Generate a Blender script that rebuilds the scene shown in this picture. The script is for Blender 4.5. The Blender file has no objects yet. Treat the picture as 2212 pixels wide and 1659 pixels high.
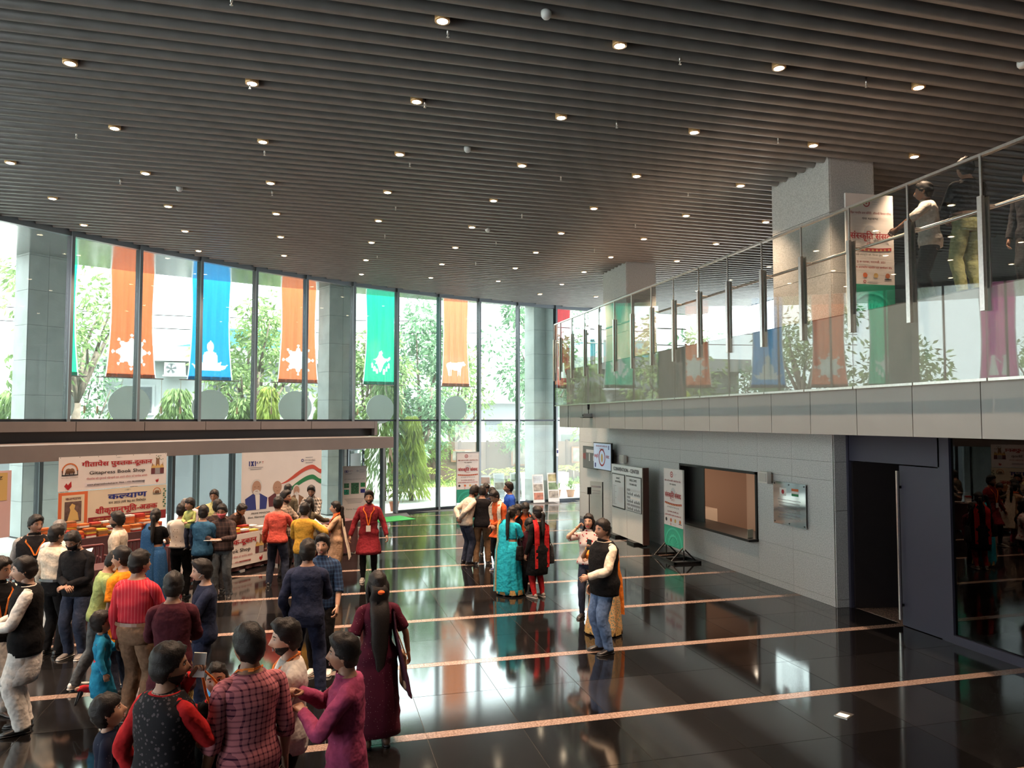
import bpy, bmesh, math, random
from mathutils import Vector, Matrix, noise
rnd = random.Random(7)
sc = bpy.context.scene
COL = sc.collection
PI = math.pi
# ---------------------------------------------------------------- camera
EYE = 3.15
cam = bpy.data.cameras.new('camera'); cam.sensor_width = 36.0; cam.lens = 36.0 * 1600.0 / 2212.0
cam.clip_start = 0.05; cam.clip_end = 500
cam_ob = bpy.data.objects.new('camera', cam); COL.objects.link(cam_ob)
cam_ob.location = (0, 0, EYE)
cam_ob.rotation_euler = (PI / 2 + math.atan(78.5 / 1600.0), 0, -math.radians(14.9))
sc.camera = cam_ob
# ---------------------------------------------------------------- sky, sun, exposure
w = bpy.data.worlds.new('sky'); sc.world = w; w.use_nodes = True
nt = w.node_tree; nt.nodes.clear()
o_ = nt.nodes.new('ShaderNodeOutputWorld'); b_ = nt.nodes.new('ShaderNodeBackground')
b_.inputs['Color'].default_value = (0.90, 0.96, 1.0, 1); b_.inputs['Strength'].default_value = 7.0
nt.links.new(b_.outputs[0], o_.inputs[0])
sun = bpy.data.lights.new('sun', 'SUN'); sun.energy = 24.0; sun.angle = math.radians(6); sun.color = (1, 0.95, 0.86)
sun_ob = bpy.data.objects.new('sun', sun); COL.objects.link(sun_ob)
sun_ob.location = (20, 0, 30)
sun_ob.rotation_euler = Vector((-0.75, 0.35, -0.8)).to_track_quat('-Z', 'Y').to_euler()
sc.view_settings.view_transform = 'Standard'; sc.view_settings.look = 'None'
sc.view_settings.gamma = 1.0; sc.view_settings.use_curve_mapping = False
sc.view_settings.exposure = 0.0
sc.cycles.max_bounces = 6; sc.cycles.transparent_max_bounces = 20
sc.cycles.diffuse_bounces = 3; sc.cycles.glossy_bounces = 3; sc.cycles.use_adaptive_sampling = True; sc.cycles.adaptive_threshold = 0.03
sc.cycles.sample_clamp_indirect = 4.0
sc.cycles.use_denoising = True; sc.cycles.caustics_reflective = False; sc.cycles.caustics_refractive = False
# ---------------------------------------------------------------- materials
MATS = {}
def srgb(h):
    h = h.lstrip('#'); v = [int(h[i:i + 2], 16) / 255 for i in (0, 2, 4)]
    return tuple(c / 12.92 if c <= 0.04045 else ((c + 0.055) / 1.055) ** 2.4 for c in v)
def mat(name, col, rough=0.6, metal=0.0, var=0.0, scale=8.0, spec=0.5, bump=0.0, bscale=40.0, detail=4.0):
    """principled material with optional noise colour variation and bump"""
    if name in MATS: return MATS[name]
    if isinstance(col, str): col = srgb(col)
    m = bpy.data.materials.new(name); m.use_nodes = True; MATS[name] = m
    n = m.node_tree.nodes; l = m.node_tree.links; p = n['Principled BSDF']
    p.inputs['Base Color'].default_value = (*col, 1); p.inputs['Roughness'].default_value = rough
    p.inputs['Metallic'].default_value = metal; p.inputs['Specular IOR Level'].default_value = spec
    m.diffuse_color = (*col, 1)
    if var > 0 or bump > 0:
        tc = n.new('ShaderNodeTexCoord')
    if var > 0:
        nz = n.new('ShaderNodeTexNoise'); nz.inputs['Scale'].default_value = scale; nz.inputs['Detail'].default_value = detail
        l.new(tc.outputs['Object'], nz.inputs['Vector'])
        r = n.new('ShaderNodeValToRGB')
        r.color_ramp.elements[0].position = 0.32; r.color_ramp.elements[1].position = 0.68
        r.color_ramp.elements[0].color = (*[max(0, c * (1 - var)) for c in col], 1)
        r.color_ramp.elements[1].color = (*[min(1, c * (1 + var)) for c in col], 1)
        l.new(nz.outputs['Fac'], r.inputs['Fac']); l.new(r.outputs['Color'], p.inputs['Base Color'])
    if bump > 0:
        nb = n.new('ShaderNodeTexNoise'); nb.inputs['Scale'].default_value = bscale
        l.new(tc.outputs['Object'], nb.inputs['Vector'])
        bp = n.new('ShaderNodeBump'); bp.inputs['Strength'].default_value = bump; bp.inputs['Distance'].default_value = 0.02
        l.new(nb.outputs['Fac'], bp.inputs['Height']); l.new(bp.outputs['Normal'], p.inputs['Normal'])
    return m
def emat(name, col, strength):
    if name in MATS: return MATS[name]
    m = bpy.data.materials.new(name); m.use_nodes = True; MATS[name] = m
    p = m.node_tree.nodes['Principled BSDF']
    p.inputs['Base Color'].default_value = (*col, 1)
    p.inputs['Emission Color'].default_value = (*col, 1); p.inputs['Emission Strength'].default_value = strength
    m.cycles.emission_sampling = 'NONE'
    return m
def glass(name, tint, f0=0.05, rough=0.0, dust_haze=0.0):
    """thin architectural glass: clear transmission with a Schlick mirror on both faces"""
    m = bpy.data.materials.new(name); m.use_nodes = True; MATS[name] = m
    n = m.node_tree.nodes; l = m.node_tree.links; n.clear()
    out = n.new('ShaderNodeOutputMaterial'); mix = n.new('ShaderNodeMixShader')
    tr = n.new('ShaderNodeBsdfTransparent'); tr.inputs[0].default_value = (*tint, 1)
    gl = n.new('ShaderNodeBsdfGlossy'); gl.inputs['Roughness'].default_value = rough
    geo = n.new('ShaderNodeNewGeometry')
    dot = n.new('ShaderNodeVectorMath'); dot.operation = 'DOT_PRODUCT'
    l.new(geo.outputs['Incoming'], dot.inputs[0]); l.new(geo.outputs['Normal'], dot.inputs[1])
    ab = n.new('ShaderNodeMath'); ab.operation = 'ABSOLUTE'; l.new(dot.outputs['Value'], ab.inputs[0])
    s1 = n.new('ShaderNodeMath'); s1.operation = 'SUBTRACT'; s1.inputs[0].default_value = 1; l.new(ab.outputs[0], s1.inputs[1])
    pw = n.new('ShaderNodeMath'); pw.operation = 'POWER'; l.new(s1.outputs[0], pw.inputs[0]); pw.inputs[1].default_value = 5
    ml = n.new('ShaderNodeMath'); ml.operation = 'MULTIPLY_ADD'; l.new(pw.outputs[0], ml.inputs[0])
    ml.inputs[1].default_value = 1 - f0; ml.inputs[2].default_value = f0
    l.new(ml.outputs[0], mix.inputs[0]); l.new(tr.outputs[0], mix.inputs[1]); l.new(gl.outputs[0], mix.inputs[2])
    if dust_haze:                                            # dusty film; its pale scattering also imitates haze and interior reflections
        dm = n.new('ShaderNodeMixShader'); dm.inputs[0].default_value = dust_haze; ts = n.new('ShaderNodeBsdfTranslucent'); ts.inputs[0].default_value = (0.85, 0.95, 0.92, 1)
        l.new(mix.outputs[0], dm.inputs[1]); l.new(ts.outputs[0], dm.inputs[2]); l.new(dm.outputs[0], out.inputs[0])
    else: l.new(mix.outputs[0], out.inputs[0])
    return m
def cloth(name, col, trans=0.5):
    """thin fabric that lets daylight through"""
    if name in MATS: return MATS[name]
    m = bpy.data.materials.new(name); m.use_nodes = True; MATS[name] = m
    n = m.node_tree.nodes; l = m.node_tree.links; n.clear()
    out = n.new('ShaderNodeOutputMaterial'); mix = n.new('ShaderNodeMixShader'); mix.inputs[0].default_value = trans
    d = n.new('ShaderNodeBsdfDiffuse'); t = n.new('ShaderNodeBsdfTranslucent')
    d.inputs[0].default_value = (*col, 1); t.inputs[0].default_value = (*col, 1)
    l.new(d.outputs[0], mix.inputs[1]); l.new(t.outputs[0], mix.inputs[2]); l.new(mix.outputs[0], out.inputs[0])
    return m
def pattern(name, c1, c2, kind='check', scale=20.0, thr=0.5, rough=0.8, c3=None):
    """woven / printed cloth: check, stripe or scattered sprigs in object space"""
    if name in MATS: return MATS[name]
    if isinstance(c1, str): c1 = srgb(c1)
    if isinstance(c2, str): c2 = srgb(c2)
    m = bpy.data.materials.new(name); m.use_nodes = True; MATS[name] = m
    n = m.node_tree.nodes; l = m.node_tree.links; p = n['Principled BSDF']; p.inputs['Roughness'].default_value = rough; p.inputs['Specular IOR Level'].default_value = 0.12
    tc = n.new('ShaderNodeTexCoord')
    mixc = n.new('ShaderNodeMix'); mixc.data_type = 'RGBA'
    mixc.inputs[6].default_value = (*c1, 1); mixc.inputs[7].default_value = (*c2, 1)
    if kind in ('check', 'stripe', 'hstripe'):
        sep = n.new('ShaderNodeSeparateXYZ'); l.new(tc.outputs['Object'], sep.inputs[0])
        outs = []
        if kind == 'check':
            axes = ('XY', 'Z')
        else:
            axes = ('XY',) if kind == 'stripe' else ('Z',)
        for ax in axes:
            if ax == 'XY':
                a = n.new('ShaderNodeMath'); a.operation = 'ADD'; l.new(sep.outputs['X'], a.inputs[0]); l.new(sep.outputs['Y'], a.inputs[1]); src = a.outputs[0]
            else: src = sep.outputs['Z']
            mm = n.new('ShaderNodeMath'); mm.operation = 'MULTIPLY'; mm.inputs[1].default_value = scale; l.new(src, mm.inputs[0])
            fr = n.new('ShaderNodeMath'); fr.operation = 'FRACT'; l.new(mm.outputs[0], fr.inputs[0])
            gt = n.new('ShaderNodeMath'); gt.operation = 'GREATER_THAN'; gt.inputs[1].default_value = thr; l.new(fr.outputs[0], gt.inputs[0])
            outs.append(gt.outputs[0])
        if len(outs) == 2:
            ad = n.new('ShaderNodeMath'); ad.operation = 'ADD'; l.new(outs[0], ad.inputs[0]); l.new(outs[1], ad.inputs[1])
            hf = n.new('ShaderNodeMath'); hf.operation = 'MULTIPLY'; hf.inputs[1].default_value = 0.5; l.new(ad.outputs[0], hf.inputs[0]); f = hf.outputs[0]
        else: f = outs[0]
    else:
        v = n.new('ShaderNodeTexVoronoi'); v.inputs['Scale'].default_value = scale; l.new(tc.outputs['Object'], v.inputs['Vector'])
        lt = n.new('ShaderNodeMath'); lt.operation = 'LESS_THAN'; lt.inputs[1].default_value = thr; l.new(v.outputs['Distance'], lt.inputs[0]); f = lt.outputs[0]
    l.new(f, mixc.inputs[0]); l.new(mixc.outputs[2], p.inputs['Base Color'])
    return m
# ---------------------------------------------------------------- mesh helpers
class MB:
    """collects shapes that belong to ONE part and links them as one mesh object"""
    def __init__(s): s.v = []; s.f = []
    def add(s, vs, fs):
        b = len(s.v); s.v += [tuple(v) for v in vs]; s.f += [tuple(i + b for i in f) for f in fs]; return s
    def box(s, x0, x1, y0, y1, z0, z1):
        return s.add([(x0, y0, z0), (x1, y0, z0), (x1, y1, z0), (x0, y1, z0), (x0, y0, z1), (x1, y0, z1), (x1, y1, z1), (x0, y1, z1)],
                     [(0, 3, 2, 1), (4, 5, 6, 7), (0, 1, 5, 4), (1, 2, 6, 5), (2, 3, 7, 6), (3, 0, 4, 7)])
    def cyl(s, p, q, r0, r1=None, n=12):
        p = Vector(p); q = Vector(q); r1 = r0 if r1 is None else r1
        d = (q - p).normalized(); u = d.orthogonal().normalized(); v = d.cross(u)
        vs = [p + (u * math.cos(2 * PI * i / n) + v * math.sin(2 * PI * i / n)) * r0 for i in range(n)]
        vs += [q + (u * math.cos(2 * PI * i / n) + v * math.sin(2 * PI * i / n)) * r1 for i in range(n)]
        fs = [(i, (i + 1) % n, n + (i + 1) % n, n + i) for i in range(n)] + [tuple(range(n))[::-1], tuple(range(n, 2 * n))]
        return s.add(vs, fs)
    def tube(s, pts, r, n=8):
        for a, b in zip(pts[:-1], pts[1:]): s.cyl(a, b, r, r, n)
        return s
    def lathe(s, prof, n=20, c=(0, 0, 0)):
        vs = []; fs = []
        for r, z in prof: vs += [(c[0] + r * math.cos(2 * PI * i / n), c[1] + r * math.sin(2 * PI * i / n), c[2] + z) for i in range(n)]
        for k in range(len(prof) - 1):
            for i in range(n): fs.append((k * n + i, k * n + (i + 1) % n, (k + 1) * n + (i + 1) % n, (k + 1) * n + i))
        fs += [tuple(range(n))[::-1], tuple(range((len(prof) - 1) * n, len(prof) * n))]
        return s.add(vs, fs)
    def prism(s, poly, z0, z1):
        n = len(poly)
        vs = [(x, y, z0) for x, y in poly] + [(x, y, z1) for x, y in poly]
        fs = [(i, (i + 1) % n, n + (i + 1) % n, n + i) for i in range(n)] + [tuple(range(n))[::-1], tuple(range(n, 2 * n))]
        return s.add(vs, fs)
    def plate(s, poly, y0, y1):
        """polygon in the XZ plane given a thickness along Y"""
        n = len(poly)
        vs = [(x, y0, z) for x, z in poly] + [(x, y1, z) for x, z in poly]
        fs = [(i, (i + 1) % n, n + (i + 1) % n, n + i) for i in range(n)] + [tuple(range(n))[::-1], tuple(range(n, 2 * n))]
        return s.add(vs, fs)
    def mesh(s, name, smooth=False):
        me = bpy.data.meshes.new(name); me.from_pydata(s.v, [], s.f); me.update()
        bm = bmesh.new(); bm.from_mesh(me); bmesh.ops.recalc_face_normals(bm, faces=bm.faces); bm.to_mesh(me); bm.free()
        if smooth: me.shade_smooth()
        return me
    def build(s, name, m, parent=None, smooth=False, loc=(0, 0, 0), rot=0.0):
        return link(name, s.mesh(name, smooth), m, parent, loc, rot)
def link(name, me, m=None, parent=None, loc=(0, 0, 0), rot=0.0):
    if m is not None and not me.materials: me.materials.append(m)
    o = bpy.data.objects.new(name, me); COL.objects.link(o)
    o.location = loc; o.rotation_euler = (0, 0, rot)
    if parent is not None: o.parent = parent
    return o
def empty(name, loc=(0, 0, 0), rot=0.0):
    o = bpy.data.objects.new(name, None); COL.objects.link(o); o.location = loc; o.rotation_euler = (0, 0, rot)
    o.empty_display_size = 0.2
    return o
def tag(o, label, cat=None, group=None, kind=None):
    o['label'] = label
    if cat: o['category'] = cat
    if group: o['group'] = group
    if kind: o['kind'] = kind
    return o
def thing(name, label, cat, loc=(0, 0, 0), rot=0.0, group=None):
    return tag(empty(name, loc, rot), label, cat, group)
def struct(o, label=None):
    o['kind'] = 'structure'
    if label: o['label'] = label
    return o
def copy_tree(o, parent=None):
    c = o.copy(); COL.objects.link(c); c.parent = parent
    for ch in list(o.children): copy_tree(ch, c)
    return c
# plan of the hall: a curved glass front about this centre
AC = Vector((15.69, -2.17)); AR = 30.66
def arc(r, deg, z=0.0):
    a = math.radians(deg); return Vector((AC.x + r * math.cos(a), AC.y + r * math.sin(a), z))
def arc_slab(r0, r1, a0, a1, z0, z1, n):
    """curved bar between two radii and two angles"""
    m = MB(); vs = []; fs = []
    for i in range(n + 1):
        a = a0 + (a1 - a0) * i / n
        vs += [arc(r0, a, z0), arc(r1, a, z0), arc(r1, a, z1), arc(r0, a, z1)]
    for i in range(n):
        b = 4 * i
        for k in range(4): fs.append((b + k, b + (k + 1) % 4, b + 4 + (k + 1) % 4, b + 4 + k))
    fs += [(0, 1, 2, 3), (4 * n + 3, 4 * n + 2, 4 * n + 1, 4 * n)]
    return m.add(vs, fs)
# ---------------------------------------------------------------- lettering
_GL = {}
def glyph(s, bold=0.0):
    k = (s, bold)
    if k not in _GL:
        c = bpy.data.curves.new('glyph', 'FONT'); c.body = s; c.size = 1.0; c.offset = bold; c.resolution_u = 2
        o = bpy.data.objects.new('glyph', c)
        me = bpy.data.meshes.new_from_object(o)
        vs = [tuple(v.co) for v in me.vertices]; fs = [tuple(p.vertices) for p in me.polygons]
        bpy.data.objects.remove(o); bpy.data.curves.remove(c); bpy.data.meshes.remove(me)
        _GL[k] = (vs, fs)
    return _GL[k]
MARKS = set('ंँेैुूृ्ः') - set('ः')
def text_geo(s, bold=0.0):
    """flat lettering in the XY plane; Devanagari laid out glyph by glyph ('i' sign before its letter, half letters cut at the stem)"""
    if all(ord(ch) < 0x900 for ch in s):
        vs, fs = glyph(s, 0.0); V = []; Fc = []; b2 = bold * 0.55
        for ox, oy in (((0, 0),) if bold < .008 else ((-b2, -b2 * .5), (b2, b2 * .5), (b2, -b2 * .5), (-b2, b2 * .5))):
            b = len(V); V += [(v[0] + ox, v[1] + oy, .006 + .01 * ox + .007 * oy) for v in vs]; Fc += [tuple(q + b for q in f) for f in fs]
        return V, Fc
    s = s.replace('ो', 'ाे').replace('ौ', 'ाै')
    units = []; i = 0
    while i < len(s):                                   # move the short i sign ahead of its cluster
        units.append(s[i]); i += 1
    k = 0
    while k < len(units):
        if units[k] == 'ि':
            j = k - 1
            while j - 2 >= 0 and units[j - 1] == '्': j -= 2
            u = units.pop(k); units.insert(j, u)
        k += 1
    V = []; Fc = []; pen = 0.0; i = 0; reph = False
    while i < len(units):
        ch = units[i]
        if ch == ' ': pen += 0.28; i += 1; continue
        if ch == '्': i += 1; continue
        if ch == 'र' and i > 0 and units[i - 1] == '्' and V:      # r below the letter
            b = len(V); V += [(pen - .30, .20, 0), (pen - .24, .26, 0), (pen - .46, .02, 0), (pen - .51, .08, 0)]; Fc += [(b, b + 1, b + 3, b + 2)]; i += 1; continue
        if ch == 'र' and i + 2 < len(units) and units[i + 1] == '्' and units[i + 2] != ' ':   # r above the next letter
            reph = True; i += 2; continue
        half = i + 1 < len(units) and units[i + 1] == '्' and i + 2 < len(units) and units[i + 2] not in ' र'
        vs, fs = glyph(ch, 0.0)
        if not vs: i += 1; continue
        x1 = max(v[0] for v in vs)
        adv = 0.0 if ch in MARKS else x1 - 0.004
        if ch == 'ि': adv = max(v[0] for v in glyph('ा', 0.0)[0]) - 0.004
        if ch == '-': adv = x1 + 0.05
        if half and ch not in 'कफरदटठडढङ':
            cut = x1 - 0.17; vs = [(min(v[0], cut), v[1], 0) for v in vs]; adv = cut
        for ox, oy in (((0, 0),) if bold < .015 else ((-bold, -bold * .5), (bold, bold * .5), (bold, -bold * .5), (-bold, bold * .5))):   # struck more than once for weight
            b = len(V); V += [(v[0] + pen + ox, v[1] + oy, .006 + .01 * ox + .007 * oy) for v in vs]; Fc += [tuple(q + b for q in f) for f in fs]
        pen += adv; i += 1
        if reph and ch not in 'ि':
            rv, rf = glyph('े', 0.0); b = len(V); V += [(v[0] + pen, v[1], 0) for v in rv]; Fc += [tuple(q + b for q in f) for f in rf]; reph = False
    return V, Fc
def lettering(name, s, m, parent, x, z, h, y=-0.004, width=None, bold=0.0, align='C', depth=0.0, slant=0.0):
    """lettering standing in the XZ plane of its parent, facing -Y, cap height about h, baseline at z"""
    vs, fs = text_geo(s, bold)
    if not vs: return None
    x0 = min(v[0] for v in vs); x1 = max(v[0] for v in vs)
    sy = h / 0.72; sx = sy
    if width: sx = width / max(1e-6, x1 - x0)
    off = {'C': -(x0 + x1) / 2, 'L': -x0, 'R': -x1}[align]
    mb = MB(); mb.v = [(x + (v[0] + off) * sx + slant * v[1] * sy, y - 0.6 * v[2] - 0.00015 * (q // 60), z + v[1] * sy) for q, v in enumerate(vs)]; mb.f = fs
    me = bpy.data.meshes.new(name); me.from_pydata(mb.v, [], mb.f); me.update()
    return link(name, me, m, parent)
# ================================================================ materials of the building
M_alu = mat('dark_aluminium', (0.035, 0.042, 0.05), 0.38, 0.6)
M_alu_side = mat('grey_aluminium', (0.20, 0.23, 0.25), 0.4, 0.4)
M_slat = mat('ceiling_slat_paint', (0.24, 0.236, 0.232), 0.36, 0.3, 0.1, 3.0)
M_black = mat('black_void', (0.012, 0.011, 0.012), 0.9)
M_steel = mat('brushed_steel', (0.62, 0.58, 0.55), 0.28, 1.0, 0.08, 30)
M_panel = mat('fascia_panel_paint', (0.25, 0.246, 0.24), 0.45, 0.25, 0.04, 1.5)
M_canopy = mat('canopy_paint', (0.165, 0.14, 0.13), 0.5, 0.0, 0.05, 2)
M_soffit = mat('soffit_metal', (0.24, 0.252, 0.25), 0.16, 0.45, 0.03, 1)
M_conc = mat('column_stone', (0.46, 0.49, 0.48), 0.6, 0, 0.12, 2.5)
G_win = glass('window_glass', (0.91, 0.965, 0.945), 0.035, dust_haze=0.02)
G_bal = glass('railing_glass', (0.82, 0.84, 0.83), 0.085)
G_dark = glass('dark_glass', (0.12, 0.12, 0.15), 0.05)
def granite(name, c0, c1, scale=60.0, rough=0.5):
    m = mat(name, c0, rough)
    n = m.node_tree.nodes; l = m.node_tree.links; p = n['Principled BSDF']
    tc = n.new('ShaderNodeTexCoord'); v = n.new('ShaderNodeTexNoise'); v.inputs['Scale'].default_value = scale; v.inputs['Detail'].default_value = 3
    l.new(tc.outputs['Object'], v.inputs['Vector'])
    r = n.new('ShaderNodeValToRGB'); r.color_ramp.elements[0].position = 0.40; r.color_ramp.elements[1].position = 0.60
    r.color_ramp.elements[0].color = (*c0, 1); r.color_ramp.elements[1].color = (*c1, 1)
    l.new(v.outputs['Fac'], r.inputs['Fac']); l.new(r.outputs['Color'], p.inputs['Base Color'])
    return m
M_gran = granite('flamed_granite', (0.40, 0.395, 0.38), (0.56, 0.55, 0.53), 55, 0.65)
M_stripe = granite('pink_granite', (0.15, 0.10, 0.08), (0.27, 0.19, 0.155), 45, 0.16)
def tile_mat(name, base, rough):
    m = mat(name, (base, base * 0.95, base), rough, 0, 0.0)
    n = m.node_tree.nodes; l = m.node_tree.links; p = n['Principled BSDF']
    p.inputs['IOR'].default_value = 2.3
    tc = n.new('ShaderNodeTexCoord'); v = n.new('ShaderNodeTexNoise'); v.inputs['Scale'].default_value = 5; v.inputs['Detail'].default_value = 6
    l.new(tc.outputs['Object'], v.inputs['Vector'])
    r = n.new('ShaderNodeValToRGB'); r.color_ramp.elements[0].color = (base * 0.7, base * 0.66, base * 0.7, 1); r.color_ramp.elements[1].color = (base * 1.5, base * 1.4, base * 1.45, 1)
    l.new(v.outputs['Fac'], r.inputs['Fac']); l.new(r.outputs['Color'], p.inputs['Base Color'])
    return m
TILES = [tile_mat('black_granite_a', 0.004, 0.075), tile_mat('black_granite_b', 0.006, 0.09), tile_mat('black_granite_c', 0.009, 0.115)]
M_grout = mat('floor_grout', (0.05, 0.047, 0.045), 0.7)
# ================================================================ floor
floor = struct(MB().prism([(-13.5, -6), (16, -6), (16, 28.3)] + [tuple(arc(AR + 0.1, a)[:2]) for a in range(92, 166, 4)], -0.25, -0.006).build('floor', M_grout),
               'polished black granite floor with pale pink stone strips')
TW, SW = 0.98, 0.145
SY = [5.40 + 2.13 * k for k in range(-3, 12)]          # the pink strips
def arc_x(y, r=AR):                                    # inner face of the glass front at a given depth
    return AC.x - math.sqrt(max(0.0, r * r - (y - AC.y) ** 2))
rows = []
tl = (2.13 - SW - 0.008) / 2
mesh_tile = []
for q in range(3):
    b = MB().box(-TW / 2 + 0.003, TW / 2 - 0.003, -tl / 2 + 0.003, tl / 2 - 0.003, -0.006, 0.0); me = b.mesh('tile'); me.materials.append(TILES[q]); mesh_tile.append(me)
strip_len = TW * 2
me_strip = MB().box(-strip_len / 2 + 0.002, strip_len / 2 - 0.002, -SW / 2, SW / 2, -0.006, 0.0008).mesh('stone_strip'); me_strip.materials.append(M_stripe)
cand = []
for k, sy in enumerate(SY):
    for i in range(-16, 15):
        xc = 2.10 + TW * (i + 0.5)
        for j in (0, 1):
            yc = sy + SW / 2 + 0.004 + tl * (j + 0.5)
            if xc - 0.5 < arc_x(yc + 0.5) - 0.6 or xc > 9.6 or yc > 27.9 or yc < -0.5: continue
            cand.append((xc, yc))
def vis(p):
    d = p[1] * math.cos(math.radians(14.9)) + p[0] * math.sin(math.radians(14.9)); lx = p[0] * math.cos(math.radians(14.9)) - p[1] * math.sin(math.radians(14.9))
    return d > 4.5 and abs(lx) / d < 0.76 and p[0] < 9.0
seen = sorted([c for c in cand if vis(c)], key=lambda c: c[0] ** 2 + c[1] ** 2)
rest = [c for c in cand if not vis(c)] + seen[300:]
for (x, y) in seen[:300]:
    o = link('floor_tile', mesh_tile[rnd.choice((0, 0, 1, 1, 2))], None, floor, (x, y, 0))
    o.rotation_euler = (rnd.gauss(0, 0.0006), rnd.gauss(0, 0.0006), 0)
mb = MB()
for (x, y) in rest: mb.box(x - TW / 2 + 0.003, x + TW / 2 - 0.003, y - tl / 2 + 0.003, y + tl / 2 - 0.003, -0.006, 0)
mb.build('floor_tiles_beyond', TILES[0], floor)['kind'] = 'stuff'
for sy in SY:
    if sy < -1 or sy > 27.5: continue
    for i in range(-9, 6):
        xc = 2.10 + strip_len * i
        if xc - 1 < arc_x(sy) - 0.6 or xc + 0.9 > 9.9: continue
        link('stone_strip', me_strip, None, floor, (xc, sy, 0))
# ================================================================ ceiling
SLZ, SLH, SLW, PITCH = 7.66, 0.19, 0.085, 0.27
ceil_poly = [(-13.5, -6), (18, -6), (18, 28.4)] + [tuple(arc(AR - 0.02, a)[:2]) for a in range(92, 166, 3)]
ceiling = struct(MB().prism(ceil_poly, 8.05, 8.25).build('ceiling', M_black), 'dark slatted ceiling with round downlights')
y = 28.2; i = 0
while y > -3:
    xl = arc_x(y + 0.04, AR - 0.14); xr = 16.5
    if y > 27.6: xr = 16.0
    h, wd = SLH, SLW / 2
    prof = [(-wd, h)] + [(-wd + 1.5 * wd * (1 - math.cos(PI / 2 * k / 8)), 0.11 * (1 - math.sin(PI / 2 * k / 8))) for k in range(9)] + [(wd, 0.0), (wd, h)]
    vs = [(0, a, b) for a, b in prof] + [(xr - xl, a, b) for a, b in prof]
    n = len(prof); fs = [(k, (k + 1) % n, n + (k + 1) % n, n + k) for k in range(n)] + [tuple(range(n))[::-1], tuple(range(n, 2 * n))]
    so = MB().add(vs, fs).build('ceiling_slat', M_slat, ceiling, True, loc=(xl, y, SLZ)); so.data.set_sharp_from_angle(angle=math.radians(50))
    y -= PITCH; i += 1
# downlights
M_lamp = emat('lamp_glow', (1.0, 0.80, 0.55), 26.0)
M_trim = mat('lamp_trim', (0.75, 0.45, 0.2), 0.35, 0.3)
me_ring = MB().lathe([(0.068, 0.0), (0.086, 0.0), (0.088, 0.02), (0.088, 0.10), (0.068, 0.10)], 20).mesh('trim_ring', True); me_ring.materials.append(M_trim)
me_bulb = MB().lathe([(0.0005, -0.010), (0.05, -0.006), (0.068, 0.002), (0.068, 0.02), (0.0005, 0.02)], 18).mesh('lamp_lens'); me_bulb.materials.append(M_lamp)
me_can = MB().lathe([(0.0005, 0.1), (0.075, 0.1), (0.07, 0.24), (0.0005, 0.24)], 14).mesh('lamp_housing', True); me_can.materials.append(M_black)
spot = bpy.data.lights.new('downlight_beam', 'SPOT'); spot.energy = 1000; spot.color = (1.0, 0.70, 0.48); spot.spot_size = math.radians(84); spot.spot_blend = 0.8; spot.shadow_soft_size = 0.07
LX = [-5.22, -3.05, -0.87, 1.34, 3.5, 5.7, 7.87, 9.88]; LY = [5.97, 8.1, 10.3, 12.46, 14.63, 16.8, 18.92, 21.05, 23.15, 25.2]
ordn = ['first', 'second', 'third', 'fourth', 'fifth', 'sixth', 'seventh', 'eighth', 'ninth']
for jy, ly in enumerate(LY):
    row = [x for x in LX if x > arc_x(ly) + 0.9]
    if ly == 25.2: row = [7.74, 9.88]
    inrow = 0
    for lx in row:
        if ly < 7 and lx < 0: continue
        if lx > 8.4 and (10.7 < ly < 12.8 or 19.3 < ly < 21.6): continue
        d = thing('ceiling_downlight', 'downlight, %s row from the camera end, %s from the left' % (('%s' % (ordn + ['tenth', 'eleventh'])[jy]), ordn[inrow]), 'downlight', (lx, ly, SLZ - 0.002), 0, 'ceiling downlights'); inrow += 1
        link('trim_ring', me_ring, None, d); link('lamp_lens', me_bulb, None, d); link('lamp_housing', me_can, None, d)
        lo = bpy.data.objects.new('downlight_beam', spot); COL.objects.link(lo); lo.parent = d; lo.location = (0, 0, -0.03)
# sprinkler heads and detectors
M_white = mat('white_plastic', (0.75, 0.75, 0.73), 0.4)
me_spr = MB().cyl((0, 0, 0.0), (0, 0, 0.1), 0.013).cyl((0, 0, -0.03), (0, 0, 0), 0.008).lathe([(0.0005, -0.036), (0.018, -0.034), (0.018, -0.030), (0.0005, -0.028)], 10).mesh('sprinkler_head', True); me_spr.materials.append(M_steel)
for k, (x, y) in enumerate([(-0.92, 8.25), (-0.9, 10.32), (1.44, 8.31), (1.46, 10.31), (4.36, 8.21), (4.39, 10.29), (7.07, 8.15), (7.14, 10.2), (-3.69, 12.87), (1.56, 12.83), (-0.87, 12.9), (4.35, 12.83), (-3.6, 15.2), (-0.87, 15.2), (1.6, 15.6), (4.35, 15.5), (1.6, 18.1), (4.4, 18.1), (7.1, 13.1), (7.1, 15.6), (1.6, 20.4), (4.4, 20.6), (7.1, 18.2)]):
    tag(link('sprinkler_head', me_spr, None, None, (x, y, SLZ - 0.03)), 'small steel sprinkler head, %s ceiling row from the camera, %s from the left' % (ordn[round((y - 8.25) / 2.4)], ordn[round((x + 3.69) / 2.75)]), 'sprinkler', 'ceiling sprinklers')
me_det = MB().lathe([(0.0005, -0.06), (0.035, -0.055), (0.055, -0.03), (0.06, 0.0), (0.06, 0.03), (0.0005, 0.03)], 18).mesh('smoke_detector', True); me_det.materials.append(M_white)
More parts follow.
